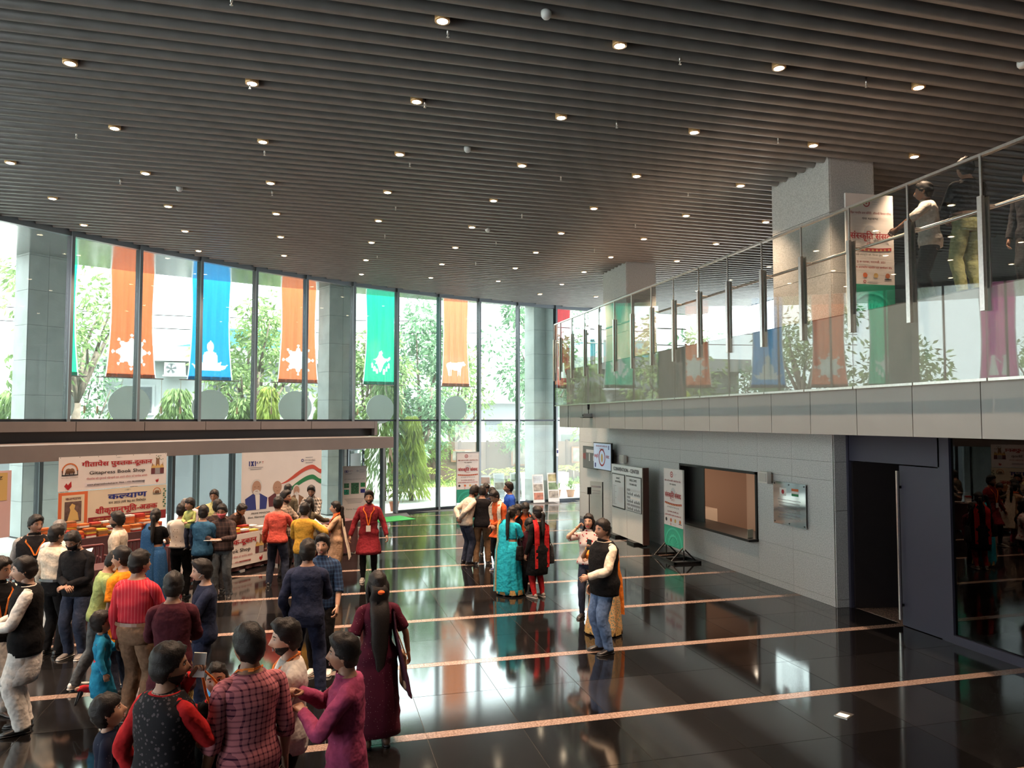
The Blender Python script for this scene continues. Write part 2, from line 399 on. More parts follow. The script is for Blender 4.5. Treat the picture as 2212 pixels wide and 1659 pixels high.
for x, y, l in ((2.43, 7.65, 'white smoke detector near the top edge of the slatted ceiling'), (2.4, 11.9, 'white smoke detector at the middle of the slatted ceiling'), (-2.6, 15.4, 'white smoke detector above the orange banner'), (3.9, 16.9, 'white smoke detector farthest back on the slats'), (8.6, 7.2, 'white smoke detector above the balcony railing')):
    d = tag(link('smoke_detector', me_det, None, None, (x, y, SLZ)), l, 'smoke detector', 'ceiling smoke detectors')
# ================================================================ curved glass front
win = struct(empty('window_1', (0, 0, 0)), 'tall curved glass wall with dark mullions')
A0, DA = 134.35, 3.2
KS = list(range(-11, 13))
me_mul = MB().box(-0.10, 0.10, -0.03, 0.03, 0, 7.72).mesh('mullion'); me_mul.materials.append(M_alu)
me_fac = MB().box(-0.135, -0.10, -0.036, 0.036, 0, 7.72).mesh('mullion_cap'); me_fac.materials.append(M_alu_side)
for k in KS:
    a = A0 - DA * k; p = arc(AR - 0.05, a); r = math.radians(a)
    o = link('mullion', me_mul, None, win, p, r)
    link('mullion_cap', me_fac, None, o)
    if k == KS[-1]: continue
    q = arc(AR - 0.05, a - DA); mid = (p + q) / 2; L = (q - p).length; ang = math.atan2(q.y - p.y, q.x - p.x)
    def bar(name, z0, z1, th, m, par=win):
        return MB().box(-L / 2 + 0.03, L / 2 - 0.03, -th / 2, th / 2, z0, z1).build(name, m, par, loc=(mid.x, mid.y, 0), rot=ang)
    MB().box(-L / 2 + 0.03, L / 2 - 0.03, -0.007, 0.007, 3.19, 7.55).build('pane', G_win, win, loc=(mid.x, mid.y, 0), rot=ang)
    bar('transom', 3.12, 3.18, 0.12, M_alu)
    bar('head_rail', 7.56, 7.75, 0.16, M_alu_side)
    if k >= 6:
        MB().box(-L / 2 + 0.03, L / 2 - 0.03, -0.007, 0.007, 0.09, 3.11).build('pane', G_win, win, loc=(mid.x, mid.y, 0), rot=ang)
        bar('bottom_rail', 0.0, 0.08, 0.12, M_alu)
# lobby glass below the canopy
win2 = struct(empty('window_2', (0, 0, 0)), 'low glass line of the entrance lobby under the canopy')
LA = [117.1, 120.0, 126.9, 130.2, 136.3, 142.5, 148.5, 155]
RL = AR - 0.9
for i, a in enumerate(LA):
    p = arc(RL, a); o = MB().box(-0.09, 0.09, -0.035, 0.035, 0, 2.34).build('mullion', M_alu, win2, loc=p, rot=math.radians(a))
    MB().box(-0.12, -0.09, -0.04, 0.04, 0, 2.34).build('mullion_cap', M_alu_side, o)
    if i and i != 1:
        q = arc(RL, LA[i - 1]); mid = (p + q) / 2; L = (q - p).length; ang = math.atan2(q.y - p.y, q.x - p.x)
        MB().box(-L / 2 + 0.04, L / 2 - 0.04, -0.006, 0.006, 0.06, 2.3).build('pane', G_win, win2, loc=(mid.x, mid.y, 0), rot=ang)
        MB().box(-L / 2 + 0.04, L / 2 - 0.04, -0.03, 0.03, 0.0, 0.06).build('bottom_rail', M_alu, win2, loc=(mid.x, mid.y, 0), rot=ang)
p = arc(RL, 117.1); q = arc(AR - 0.1, 117.1); mid = (p + q) / 2
MB().box(-0.36, 0.36, -0.006, 0.006, 0.06, 2.3).build('pane', G_win, win2, loc=(mid.x, mid.y, 0), rot=math.radians(117.1))
# glazed door leaf standing ajar at the end of the lobby
dl = struct(empty('door_2', arc(RL, 119.6), math.radians(119.6 - 90 + 28)), 'glazed entrance door standing ajar under the canopy')
f = MB(); f.box(0.02, 0.10, -0.025, 0.025, 0.02, 2.28).box(0.98, 1.06, -0.025, 0.025, 0.02, 2.28).box(0.10, 0.98, -0.025, 0.025, 2.2, 2.28).box(0.10, 0.98, -0.025, 0.025, 0.02, 0.14)
f.build('door_frame', M_alu_side, dl); MB().box(0.10, 0.98, -0.005, 0.005, 0.14, 2.2).build('pane', G_win, dl)
MB().box(0.2, 0.85, -0.012, -0.006, 1.05, 2.1).build('notice_sheet', mat('notice_white', (0.75, 0.78, 0.78), 0.6), dl)
MB().cyl((0.92, -0.07, 0.8), (0.92, -0.07, 1.3), 0.015).cyl((0.92, -0.07, 0.85), (0.92, 0, 0.85), 0.01).cyl((0.92, -0.07, 1.25), (0.92, 0, 1.25), 0.01).build('door_handle', M_steel, dl, True)
for z in (1.55, 1.8, 2.05): MB().box(0.985, 1.05, -0.032, -0.024, z, z + 0.12).build('door_lock', M_black, dl)
# canopy over the lobby
can = struct(empty('trim_1', arc(AR - 1.2, 128)), 'grey entrance canopy running along the glass front')
def rel(o, par): o.location = o.location - par.location if False else (-par.location.x, -par.location.y, 0); return o
CA = [117.75] + [A0 - DA * k for k in (5, 4, 3, 2, 1, 0, -1, -2, -3, -4, -5, -6)]
rel(arc_slab(AR - 2.05, AR - 0.02, 117.75, 156, 2.30, 2.64, 40).build('canopy_slab', M_canopy, can), can)
rel(arc_slab(AR - 0.30, AR - 0.16, 116.9, 156, 2.64, 2.9, 40).build('recess_band', mat('recess_brown', (0.03, 0.022, 0.02), 0.6), can), can)
pa = 117.2
for nx in [A0 - DA * k for k in (4, 3, 2, 1, 0, -1, -2, -3, -4, -5, -6)]:
    rel(arc_slab(AR - 0.50, AR - 0.16, pa + 0.02, nx - 0.02, 2.89, 3.12, 6).build('ledge_panel', M_canopy, can), can); pa = nx
rel(arc_slab(AR - 0.50, AR - 0.16, 117.0, 117.2, 2.66, 3.12, 1).build('ledge_end', M_canopy, can), can)
# ================================================================ right wall in granite
XW = 8.52
wr = struct(MB().box(XW + 0.045, XW + 0.28, 10.82, 13.05, 0, 2.95).box(XW + 0.045, XW + 0.28, 16.27, 23.3, 0, 2.95).box(XW + 0.045, XW + 0.28, 13.05, 16.27, 0, 0.79).box(XW + 0.045, XW + 0.28, 13.05, 16.27, 2.12, 2.95).build('wall_right', M_grout), 'flamed grey granite wall below the balcony')
def slab(y0, y1, z0, z1):
    c = 0.002
    MB().box(-0.02, 0.02, -(y1 - y0) / 2 + c, (y1 - y0) / 2 - c, -(z1 - z0) / 2 + c, (z1 - z0) / 2 - c).build('granite_panel', M_gran, wr, loc=(XW + 0.025, (y0 + y1) / 2, (z0 + z1) / 2))
ys = [10.80, 11.95, 13.05, 14.12, 15.2, 16.27, 17.4, 18.5, 19.6, 20.7, 21.8, 23.3]
zs = [0.0, 0.13, 0.79, 2.12, 2.44, 2.95]
for a, b in zip(ys[:-1], ys[1:]):
    for c, d in zip(zs[:-1], zs[1:]):
        if a >= 13.05 and b <= 16.27 and c >= 0.79 and d <= 2.12: continue
        slab(a, b, c, d)
for z0, z1 in ((0, 0.13), (0.13, 1.62), (1.62, 2.44), (2.44, 2.95)):
    MB().box(XW + 0.005, XW + 0.30, -0.02, 0.02, z0 + 0.004, z1 - 0.004).build('granite_panel', M_gran, wr, loc=(0, 10.80, 0))
    MB().box(XW + 0.005, XW + 0.30, -0.02, 0.02, z0 + 0.004, z1 - 0.004).build('granite_panel', M_gran, wr, loc=(0, 23.3, 0))
# service hatch cut in the granite, with the office behind
M_frame = mat('black_metal', (0.015, 0.014, 0.014), 0.35, 0.5)
wn = struct(empty('window_3', (XW, 14.66, 0)), 'open service hatch with a black frame in the granite wall')
f = MB()
f.box(-0.03, 0.30, -1.61, -1.56, 0.79, 2.12).box(-0.03, 0.30, 1.56, 1.61, 0.79, 2.12).box(-0.03, 0.30, -1.61, 1.61, 2.07, 2.12)
f.build('window_frame', M_frame, wn)
MB().box(-0.22, 0.55, -1.62, 1.62, 0.75, 0.80).build('counter_shelf', M_frame, wn)
MB().box(0.18, 0.20, 0.80, 1.56, 0.80, 2.07).build('sliding_pane', mat('hatch_shutter', (0.012, 0.011, 0.012), 0.3), wn)
M_room = mat('office_wall', (0.62, 0.46, 0.36), 0.8); M_brown = mat('office_partition', (0.36, 0.22, 0.16), 0.7)
off = struct(empty('wall_office', (XW, 14.66, 0)), 'small warm lit office behind the service hatch')
MB().box(0.3, 3.2, 2.4, 2.5, 0, 2.8).box(3.2, 3.3, -2.6, 2.5, 0, 2.8).box(0.3, 3.2, -2.6, -2.5, 0, 2.8).box(0.3, 3.2, -2.6, 2.5, 2.75, 2.85).build('office_shell', M_room, off)
MB().box(1.05, 2.25, 2.33, 2.40, 0, 2.74).build('office_partition', M_brown, off)
al = bpy.data.lights.new('office_lamp_light', 'AREA'); al.energy = 55; al.size = 0.8; al.color = (1, 0.8, 0.6)
la = thing('office_lamp', 'square ceiling lamp glowing in the office behind the hatch', 'lamp', (XW + 1.0, 14.9, 2.68))
MB().box(-0.4, 0.4, -0.4, 0.4, 0.02, 0.06).build('lamp_panel', emat('office_glow', (1, 0.82, 0.62), 3.0), la)
alo = bpy.data.objects.new('office_lamp_light', al); COL.objects.link(alo); alo.parent = la; alo.location = (0, 0, -0.01)
dk = thing('office_desk', 'small pale cabinet with a dark telephone seen through the hatch', 'cabinet', (XW + 0.72, 16.72, 0))
MB().box(-0.35, 0.35, -0.3, 0.3, 0, 0.98).build('cabinet_body', M_room, dk); MB().box(-0.36, -0.35, -0.29, -0.01, 0.05, 0.93).build('cabinet_door', M_brown, dk)
ph = thing('desk_telephone', 'dark desk telephone standing on the office cabinet', 'telephone', (XW + 0.72, 16.68, 0.98))
MB().box(-0.1, 0.1, -0.12, 0.12, 0, 0.06).build('telephone_base', M_frame, ph); MB().box(-0.03, 0.03, -0.14, 0.14, 0.07, 0.11).build('handset', M_frame, ph)
nb = thing('notice_card', 'small folded paper card standing at the end of the hatch counter', 'card', (XW - 0.05, 13.25, 0.80))
MB().plate([(-0.06, 0), (0.06, 0), (0.06, 0.17), (-0.06, 0.17)], -0.004, 0.004).build('card_face', mat('buff_paper', (0.55, 0.5, 0.36), 0.7), nb)
# ================================================================ dark door and dark glazing on the right
XD = 8.78
M_navy = mat('door_navy', (0.035, 0.033, 0.055), 0.45); M_dk = mat('door_brown', (0.016, 0.012, 0.013), 0.4)
d1 = struct(empty('door_1', (XD, 9.8, 0)), 'dark double door with one leaf standing open')
MB().box(0.0, 0.12, -0.95, 1.0, 2.47, 2.95).build('door_header', M_navy, d1)
MB().box(0.0, 0.10, -0.98, -0.92, 0, 2.95).build('door_jamb', M_navy, d1); MB().box(-0.02, 0.10, 0.93, 1.0, 0, 2.95).build('door_jamb', M_navy, d1)
lf = MB().box(0.0, 0.05, -0.92, -0.18, 0.01, 2.45).build('door_leaf', M_navy, d1)
MB().box(-0.085, -0.055, -0.225, -0.195, 0.10, 2.37).build('door_handle', M_steel, lf)
MB().box(-0.055, 0.0, -0.22, -0.20, 0.3, 0.34).box(-0.055, 0.0, -0.22, -0.20, 2.1, 2.14).build('handle_bracket', M_frame, lf)
lf2 = MB().box(0.0, 1.02, -0.025, 0.025, 0.01, 2.45).build('door_leaf', M_dk, d1, loc=(0.03, 0.90, 0), rot=math.radians(-12))
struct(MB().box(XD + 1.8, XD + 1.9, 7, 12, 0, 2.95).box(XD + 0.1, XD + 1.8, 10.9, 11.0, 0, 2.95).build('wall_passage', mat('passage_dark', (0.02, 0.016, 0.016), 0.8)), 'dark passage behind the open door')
struct(MB().box(XD + 0.06, XD + 1.8, 8.9, 10.8, 0.0, 0.004).build('floor_threshold', M_stripe), 'reddish stone threshold inside the open door')
w4 = struct(empty('window_4', (XD, 6.4, 0)), 'dark tinted glazing right of the dark door')
MB().box(-0.02, 0.10, 2.26, 2.42, 0, 2.95).build('mullion', M_navy, w4); MB().box(-0.03, 0.10, -4.0, 2.26, 0, 0.12).build('bottom_rail', M_navy, w4)
MB().box(0.02, 0.035, -0.02, 2.26, 0.12, 2.95).build('pane', G_dark, w4); MB().box(0.02, 0.035, -4.0, -0.06, 0.12, 2.95).build('pane', G_dark, w4)
MB().box(0.0, 0.08, -0.06, -0.02, 0.12, 2.95).build('mullion', M_navy, w4)
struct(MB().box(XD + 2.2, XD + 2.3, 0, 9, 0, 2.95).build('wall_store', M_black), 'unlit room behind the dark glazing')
# ================================================================ balcony
XG = 7.10
bal = struct(MB().box(XG + 0.14, 16.2, -4, 20.9, 2.98, 4.64).build('balcony_slab', mat('balcony_edge', (0.45, 0.45, 0.44), 0.7)), 'balcony slab along the right side')
bal.name = 'floor_balcony'
MB().box(XG + 0.14, 16.2, -4, 20.9, 4.64, 4.655).build('balcony_floor', mat('balcony_stone', (0.16, 0.14, 0.13), 0.3), bal)
yy = 6.66 - 0.985 * 4
while yy < 20.6:
    MB().box(-0.02, 0.02, 0.006, 0.979, 0, 0.64).build('fascia_panel', M_panel, bal, loc=(XG + 0.12, yy, 2.945)); yy += 0.985
MB().box(XG + 0.12, XG + 0.16, -4, 20.6, 2.95, 3.58).build('fascia_backing', M_grout, bal)
MB().box(XG + 0.10, 16.2, 20.62, 20.66, 2.945, 3.585).build('fascia_panel', M_panel, bal)
rl = thing('glass_balcony_railing', 'long glass balcony railing with steel posts and top rail', 'railing', (XG, 14.0, 3.6))
posts = [(d - 1.826) / 0.9664 for d in [5.05, 6.06, 7.06, 8.07, 9.08, 10.09, 11.1, 12.09, 13.1, 14.1, 15.1, 16.1, 17.1, 18.1, 19.08, 20.1, 21.1, 22.1, 22.66]]
for a, b in zip(posts[:-1], posts[1:]):
    MB().box(-0.008, 0.008, a + 0.008, b - 0.008, 0.0, 2.47).build('glass_pane', G_bal, rl, loc=(0, -14.0, 0))
    MB().box(-0.02, 0.02, a + 0.01, b - 0.01, -0.02, 0.012).build('base_rail', M_steel, rl, loc=(0, -14.0, 0))
pm = MB().box(-0.055, -0.01, -0.03, 0.03, 0.75, 2.02).mesh('post'); pm.materials.append(M_steel)
pb = MB().box(0.012, 0.03, -0.055, 0.055, 1.0, 2.0).cyl((0.021, -0.055, 2.0), (0.021, 0.055, 2.0), 0.009).mesh('post_plate'); pb.materials.append(M_steel)
pt = MB().box(-0.03, -0.012, -0.013, 0.013, 2.02, 2.47).mesh('post_top'); pt.materials.append(M_steel)
for y in posts:
    o = link('post', pm, None, rl, (0, y - 14.0, 0)); link('post_plate', pb, None, o); link('post_top', pt, None, o)
    MB().cyl((0.03, 0, 1.93), (0.16, 0, 1.93), 0.012).build('rail_bracket', M_steel, o)
MB().box(-0.03, 0.03, posts[0] - 14.0, posts[-1] - 14.0, 2.47, 2.50).build('top_rail', M_steel, rl)
MB().cyl((0.18, posts[0] - 14.0, 1.93), (0.18, posts[-1] - 14.0, 1.93), 0.022, n=12).build('handrail', M_steel, rl, True)
rl2 = thing('glass_end_railing', 'short glass railing across the far end of the balcony', 'railing', (XG + 0.25, posts[-1], 3.6))
for i in range(4):
    MB().box(0.02 + i * 1.05, 1.05 + i * 1.05, -0.008, 0.008, 0, 2.47).build('glass_pane', G_bal, rl2)
    o = MB().box(1.02 + i * 1.05, 1.08 + i * 1.05, 0.01, 0.055, 0.75, 2.02).build('post', M_steel, rl2)
MB().box(0, 4.2, -0.03, 0.03, 2.47, 2.50).build('top_rail', M_steel, rl2); MB().cyl((0, -0.18, 1.93), (4.2, -0.18, 1.93), 0.022).build('handrail', M_steel, rl2, True)
# granite pillars rising from the balcony
for k, (y0, y1, l) in enumerate(((10.83, 12.48, 'granite clad pillar nearest the camera on the balcony'), (19.5, 21.25, 'granite clad pillar at the far end of the balcony'))):
    c = struct(MB().box(8.60, 9.47, y0 + 0.02, y1 - 0.02, 4.65, 8.05).build('wall_pillar', M_grout), l)
    for z0, z1 in ((4.65, 5.7), (5.7, 6.75), (6.75, 7.95)):
        MB().box(8.57, 8.60, y0, y1, z0 + 0.004, z1 - 0.004).build('granite_panel', M_gran, c); MB().box(9.47, 9.50, y0, y1, z0 + 0.004, z1 - 0.004).build('granite_panel', M_gran, c)
        MB().box(8.60, 9.47, y0 - 0.01, y0 + 0.02, z0 + 0.004, z1 - 0.004).build('granite_panel', M_gran, c); MB().box(8.60, 9.47, y1 - 0.02, y1 + 0.01, z0 + 0.004, z1 - 0.004).build('granite_panel', M_gran, c)
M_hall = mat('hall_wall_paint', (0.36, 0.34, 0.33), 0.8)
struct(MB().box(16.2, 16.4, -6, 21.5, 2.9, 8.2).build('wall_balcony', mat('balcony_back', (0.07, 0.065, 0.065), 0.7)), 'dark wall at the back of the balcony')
struct(MB().box(-13.5, 16.4, -6.2, -6, 0, 8.2).build('wall_back', M_hall), 'plain wall behind the camera')
struct(MB().box(9.0, 9.1, -6, 4.4, 0, 2.95).build('wall_near', M_navy), 'dark wall below the balcony')
# roof above everything
SOF = [(-21, 4), (-18.5, 12), (-14, 19.0), (-8.25, 23.58), (-4.92, 25.19), (-1.28, 26.55), (4.02, 27.9), (9.2, 28.75), (16, 29.2)]
inner = [tuple(arc(AR + 0.02, a)[:2]) for a in range(92, 169, 4)]
struct(MB().prism(SOF + inner, 7.74, 7.86).build('trim_2', M_soffit), 'pale metal soffit outside the glass front')
struct(MB().prism(SOF + [(16, 28.3)] + inner, 7.86, 8.9).build('trim_4', M_conc), 'roof edge above the soffit')
struct(MB().prism([(-14, -6.2), (18, -6.2), (18, 28.5)] + [tuple(arc(AR + 0.3, a)[:2]) for a in range(92, 169, 4)], 8.26, 8.9).build('roof', M_conc), 'roof slab of the hall')
# ================================================================ outside the glass
M_pave = mat('pale_paving', (0.78, 0.77, 0.74), 0.8, 0, 0.06, 1.0)
M_lawn = mat('lawn_soil', (0.16, 0.20, 0.07), 0.9, 0, 0.35, 2.0)
M_hwall = mat('house_white', (0.38, 0.40, 0.415), 0.8, 0, 0.05, 0.7)
M_hgrey = mat('house_grey', (0.26, 0.27, 0.28), 0.8)
M_teal = mat('teal_paint', (0.05, 0.33, 0.40), 0.6)
M_hwin = mat('house_window_glass', (0.09, 0.10, 0.11), 0.2)
M_bark = mat('bark', (0.12, 0.095, 0.075), 0.9, 0, 0.3, 6, bump=0.6, bscale=20)
M_fence = mat('brown_fence', (0.22, 0.14, 0.11), 0.7, 0, 0.1, 1)
M_terra = mat('terracotta', (0.42, 0.20, 0.12), 0.8)
struct(MB().prism([(-40, -5), (-13.5, -6)] + [tuple(arc(AR + 0.05, a)[:2]) for a in range(166, 90, -4)] + [(45, 28.3), (45, 90), (-40, 90)], -0.30, -0.04).build('ground', M_pave), 'pale sunlit paving outside the glass')
gl = MB()
for q in range(5200):
    x = rnd.uniform(2, 24); y = rnd.uniform(35.2, 43); h = rnd.uniform(0.06, 0.16); a = rnd.uniform(0, PI); wv = 0.035
    dx, dy = math.cos(a) * wv, math.sin(a) * wv; bx, by = rnd.uniform(-.06, .06), rnd.uniform(-.06, .06)
    gl.add([(x - dx, y - dy, -0.03), (x + dx, y + dy, -0.03), (x + bx, y + by, h)], [(0, 1, 2)])
struct(MB().box(1.5, 26, 35.1, 44, -0.06, -0.028).build('lawn_bed', M_lawn), 'lawn bed behind the paving')
tag(gl.build('lawn_grass', mat('grass_blade', (0.22, 0.32, 0.08), 0.7, 0, 0.3, 1.5)), 'short sunlit grass in front of the brown fence', 'grass', kind='stuff')
# columns that carry the roof edge
for (x, y, a, l) in ((-7.45, 23.35, 132, 'square stone column outside, at the left edge of the picture'), (0.72, 26.28, 118, 'square stone column outside, beside the green map banner'), (8.72, 28.32, 103, 'square stone column outside, beside the far end of the balcony'), (-14.3, 17.6, 146, 'square stone column outside, beyond the left edge')):
    c = struct(MB().box(-0.36, 0.36, -0.5, 0.5, -0.05, 7.76).build('wall_column', M_grout, loc=(x, y, 0), rot=math.radians(a)), l)
    z = 0.0; i = 0
    while z < 7.7:
        z1 = min(7.74, z + 0.96)
        for (b0, b1, d0, d1) in ((-0.38, -0.36, -0.5, 0.0), (-0.38, -0.36, 0.0, 0.5), (0.36, 0.38, -0.5, 0.5), (-0.38, 0.38, 0.5, 0.52), (-0.38, 0.38, -0.52, -0.5)):
            MB().box(b0, b1, d0 + 0.004, d1 - 0.004, z + 0.004, z1 - 0.004).build('stone_panel', M_conc, c)
        z = z1
# ---------------------------------------------------------------- banners
def inside(x, z, poly):
    r = False; n = len(poly)
    for i in range(n):
        (x0, z0), (x1, z1) = poly[i], poly[i - 1]
        if (z0 > z) != (z1 > z) and x < (x1 - x0) * (z - z0) / (z1 - z0) + x0: r = not r
    return r
def wheel(n=8, r0=0.30, r1=0.50):
    polys = [[(r0 * math.cos(2 * PI * i / 24), r0 * math.sin(2 * PI * i / 24)) for i in range(24)]]
    for k in range(n):
        a = 2 * PI * k / n
        def P(r, t): return (r * math.cos(a) - t * math.sin(a), r * math.sin(a) + t * math.cos(a))
        polys.append([P(r0 - 0.05, -0.09), P(r0 + 0.06, -0.06), P(r0 + 0.11, 0), P(r0 + 0.06, 0.06), P(r0 - 0.05, 0.09)])
        c = P(r1 - 0.04, 0); polys.append([(c[0] + 0.045 * math.cos(2 * PI * i / 10), c[1] + 0.045 * math.sin(2 * PI * i / 10)) for i in range(10)])
    return polys
def seated():
    return [[(-.5, .06), (-.34, .0), (.34, .0), (.5, .06), (.62, .22), (.36, .2), (.40, .34), (.2, .26), (-.2, .26), (-.40, .34), (-.36, .2), (-.62, .22)],
            [(-.24, .24), (.24, .24), (.26, .5), (.2, .66), (.06, .72), (-.06, .72), (-.2, .66), (-.26, .5)],
            [(-.07, .7), (.07, .7), (.13, .82), (.12, .95), (.06, 1.03), (0, 1.12), (-.06, 1.03), (-.12, .95), (-.13, .82)]]
def map_shape():
    return [[(-.05, .5), (.05, .55), (.1, .45), (.06, .36), (.12, .26), (.22, .2), (.34, .22), (.44, .3), (.46, .18), (.34, .08), (.26, .1), (.18, .0), (.1, -.16), (.04, -.36), (-.03, -.4), (-.1, -.2), (-.16, -.02), (-.26, -.02), (-.2, .08), (-.3, .16), (-.16, .22), (-.1, .34)]] + \
           [[(x - .045, y - .12), (x + .045, y - .12), (x + .05, y + .06), (x, y + .13), (x - .05, y + .06)] for x, y in ((-.36, -.1), (-.27, -.24), (-.16, -.34), (.16, -.36), (.28, -.24), (.38, -.1))]
def cow():
    return [[(-.5, .2), (-.46, .34), (-.3, .4), (0, .36), (.2, .42), (.3, .40), (.44, .46), (.5, .38), (.56, .3), (.48, .22), (.38, .24), (.3, .1), (.26, -.02), (-.3, .0), (-.44, .04)],
            [(-.46, .1), (-.32, .04), (-.32, -.3), (-.40, -.3)], [(-.28, .04), (-.20, .04), (-.22, -.3), (-.28, -.3)], [(.10, .02), (.18, .02), (.16, -.3), (.10, -.3)], [(.2, .04), (.3, .06), (.27, -.3), (.21, -.3)]]
def figures():
    f = []
    for x, w_ in ((-.22, .14), (.22, .2)):
        f += [[(x - w_, -.4), (x + w_, -.4), (x + w_ * .5, .1), (x + w_ * .4, .3), (x - w_ * .4, .3), (x - w_ * .5, .1)], [(x + .09 * math.cos(2 * PI * i / 10), .4 + .1 * math.sin(2 * PI * i / 10)) for i in range(10)]]
    return f + [[(-.1, .2), (.1, .35), (.12, .3), (-.08, .12)]]
M_motif = cloth('banner_motif_white', (0.95, 0.95, 0.93), 0.6)
M_bar = mat('banner_bar', (0.16, 0.10, 0.08), 0.6); M_cord = mat('hanging_cord', (0.55, 0.45, 0.35), 0.8); M_disc = mat('pale_disc', (0.70, 0.75, 0.69), 0.7)
M_wood = mat('wooden_weight', (0.45, 0.28, 0.12), 0.7)
BAN = [((-8.03, 23.91), (-6.81, 24.5), (0.03, 0.62, 0.36), map_shape, (-7.38, 24.22, 3.59, 0.59), 'bright green cloth banner hanging behind the left stone column', 'green'),
       ((-6.14, 24.82), (-4.88, 25.42), (0.90, 0.20, 0.08), wheel, (-5.52, 25.12, 3.61, 0.60), 'orange banner with a white ring of people, nearest the left stone column', 'orange'),
       ((-3.98, 25.75), (-2.70, 26.23), (0.03, 0.38, 0.84), seated, (-3.30, 26.01, 3.57, 0.58), 'sky blue banner with a white seated figure on a lotus', 'blue'),
       ((-1.25, 26.76), (0.08, 27.1), (0.92, 0.24, 0.10), wheel, (-0.66, 26.92, 3.60, 0.57), 'orange banner with a white ring of people, right of the blue banner', 'orange'),
       ((1.70, 27.52), (2.95, 27.83), (0.03, 0.58, 0.36), map_shape, (2.33, 27.67, 3.56, 0.53), 'green banner with a white map made of people', 'green'),
       ((4.70, 28.22), (5.83, 28.4), (0.94, 0.32, 0.16), cow, (5.25, 28.3, 3.62, 0.47), 'light orange banner with a white cow', 'orange'),
       ((9.20, 28.98), (10.3, 29.06), (0.42, 0.05, 0.06), figures, (9.75, 29.07, 3.68, 0.42), 'dark red banner seen past the far stone column', 'red'),
       ((-11.0, 21.6), (-10.0, 22.4), (0.72, 0.10, 0.36), figures, (-10.5, 22.0, 3.6, 0.55), 'pink banner with two white figures, beyond the left edge', 'pink'),
       ((-13.2, 19.9), (-12.2, 20.7), (0.75, 0.42, 0.48), wheel, (-12.7, 20.3, 3.6, 0.55), 'pale pink banner, farthest beyond the left edge', 'pink')]
for bi, (a, b, colr, motif, dsc, lab, cn) in enumerate(BAN):
    a = Vector(a); b = Vector(b); w_ = (b - a).length; ang = math.atan2(b.y - a.y, b.x - a.x); mid = (a + b) / 2; z0 = 4.48
    t = thing('hanging_banner', lab, 'banner', (mid.x, mid.y, z0), ang, 'cloth banners outside the glass')
    nx, nz = 64, 110; Hh = 7.78 - z0; vs = []; fs = []
    ph = rnd.uniform(0, 6)
    def ripple(x, u):
        s = 0.012 + 0.02 * (1 - abs(2 * u - 1)); return s * math.sin(x * 26 / w_ + ph + 2.2 * u) + 0.010 * math.sin(x * 61 / w_ + ph * 2 - 3 * u)
    for j in range(nz + 1):
        u = j / nz; ww = w_ * (1.0 - 0.13 * math.sin(PI * min(1, u * 0.9 + 0.05)) * (1 if j else 0.2) - (0.10 * u))
        for i in range(nx + 1):
            x = (i / nx - 0.5) * ww; vs.append((x, ripple(x, u), u * Hh))
    for j in range(nz):
        for i in range(nx):
            p = j * (nx + 1) + i; fs.append((p, p + 1, p + nx + 2, p + nx + 1))
    cm = MB().add(vs, fs); cme = cm.mesh('banner_cloth', True)
    cme.materials.append(cloth('banner_' + cn + str(bi), colr, 0.62)); cme.materials.append(M_motif)
    mk = 0.8 if motif is wheel else 0.66
    polys = [[(q[0] * mk * w_, {wheel: 0.78, seated: 0.30, map_shape: 0.78, cow: 0.62, figures: 0.70}[motif] + q[1] * mk * w_) for q in poly] for poly in motif()]
    for pf in cme.polygons:                             # the printed motif
        c = pf.center
        if c.z < 1.3 * w_ + 0.3 and any(inside(c.x, c.z, pl) for pl in polys): pf.material_index = 1
    cl = link('banner_cloth', cme, None, t)
    for sx in (-1, 1):                                  # white selvedge
        e = MB(); ev = []; ef = []
        for j in range(0, nz + 1, 5):
            u = j / nz; i = 0 if sx < 0 else nx; p = vs[j * (nx + 1) + i]
            ev += [(p[0], p[1] - 0.006, p[2]), (p[0] + sx * 0.035, p[1] - 0.006, p[2])]
        for j in range(nz // 5): ef.append((2 * j, 2 * j + 1, 2 * j + 3, 2 * j + 2))
        e.add(ev, ef).build('selvedge', M_motif, cl)
    hem = MB().box(-w_ / 2 + 0.01, w_ / 2 - 0.01, -0.012, 0.012, -0.03, 0.10).build('hem', cloth('hem_' + cn + str(bi), tuple(c * 0.6 for c in colr), 0.2), t)
    MB().cyl((-w_ / 2 - 0.25, 0, -0.02), (w_ / 2 + 0.25, 0, -0.02), 0.018).build('bottom_bar', M_bar, t, True)
    for sx in (-1, 1):
        cd = MB().cyl((sx * (w_ / 2 + 0.2), 0, -0.02), (sx * (w_ / 2 + 0.2), 0, -0.95), 0.008, n=6).build('weight_cord', M_cord, t)
        MB().cyl((sx * (w_ / 2 + 0.2), 0, -0.9), (sx * (w_ / 2 + 0.2), 0, -1.12), 0.03, n=8).build('weight', M_wood, cd)
    d = thing('round_disc', 'pale round disc hung on cords below the ' + {0: 'green banner at the left column', 1: 'orange banner nearest the left column', 2: 'blue banner', 3: 'orange banner right of the blue one', 4: 'green map banner', 5: 'cow banner', 6: 'dark red banner', 7: 'pink banner', 8: 'pale pink banner'}[bi], 'disc', (dsc[0], dsc[1] - 0.05, dsc[2] - dsc[3]), ang, 'round discs below the banners')
    MB().plate([(dsc[3] * math.cos(2 * PI * i / 48), dsc[3] + dsc[3] * math.sin(2 * PI * i / 48)) for i in range(48)], -0.015, 0.015).build('disc_face', M_disc, d)
    for sx in (-0.25, 0.25): MB().cyl((sx, 0, 2 * dsc[3] - 0.08), (sx * 0.7, 0.04, z0 - (dsc[2] - dsc[3])), 0.007, n=6).build('hanging_cord', M_cord, d)
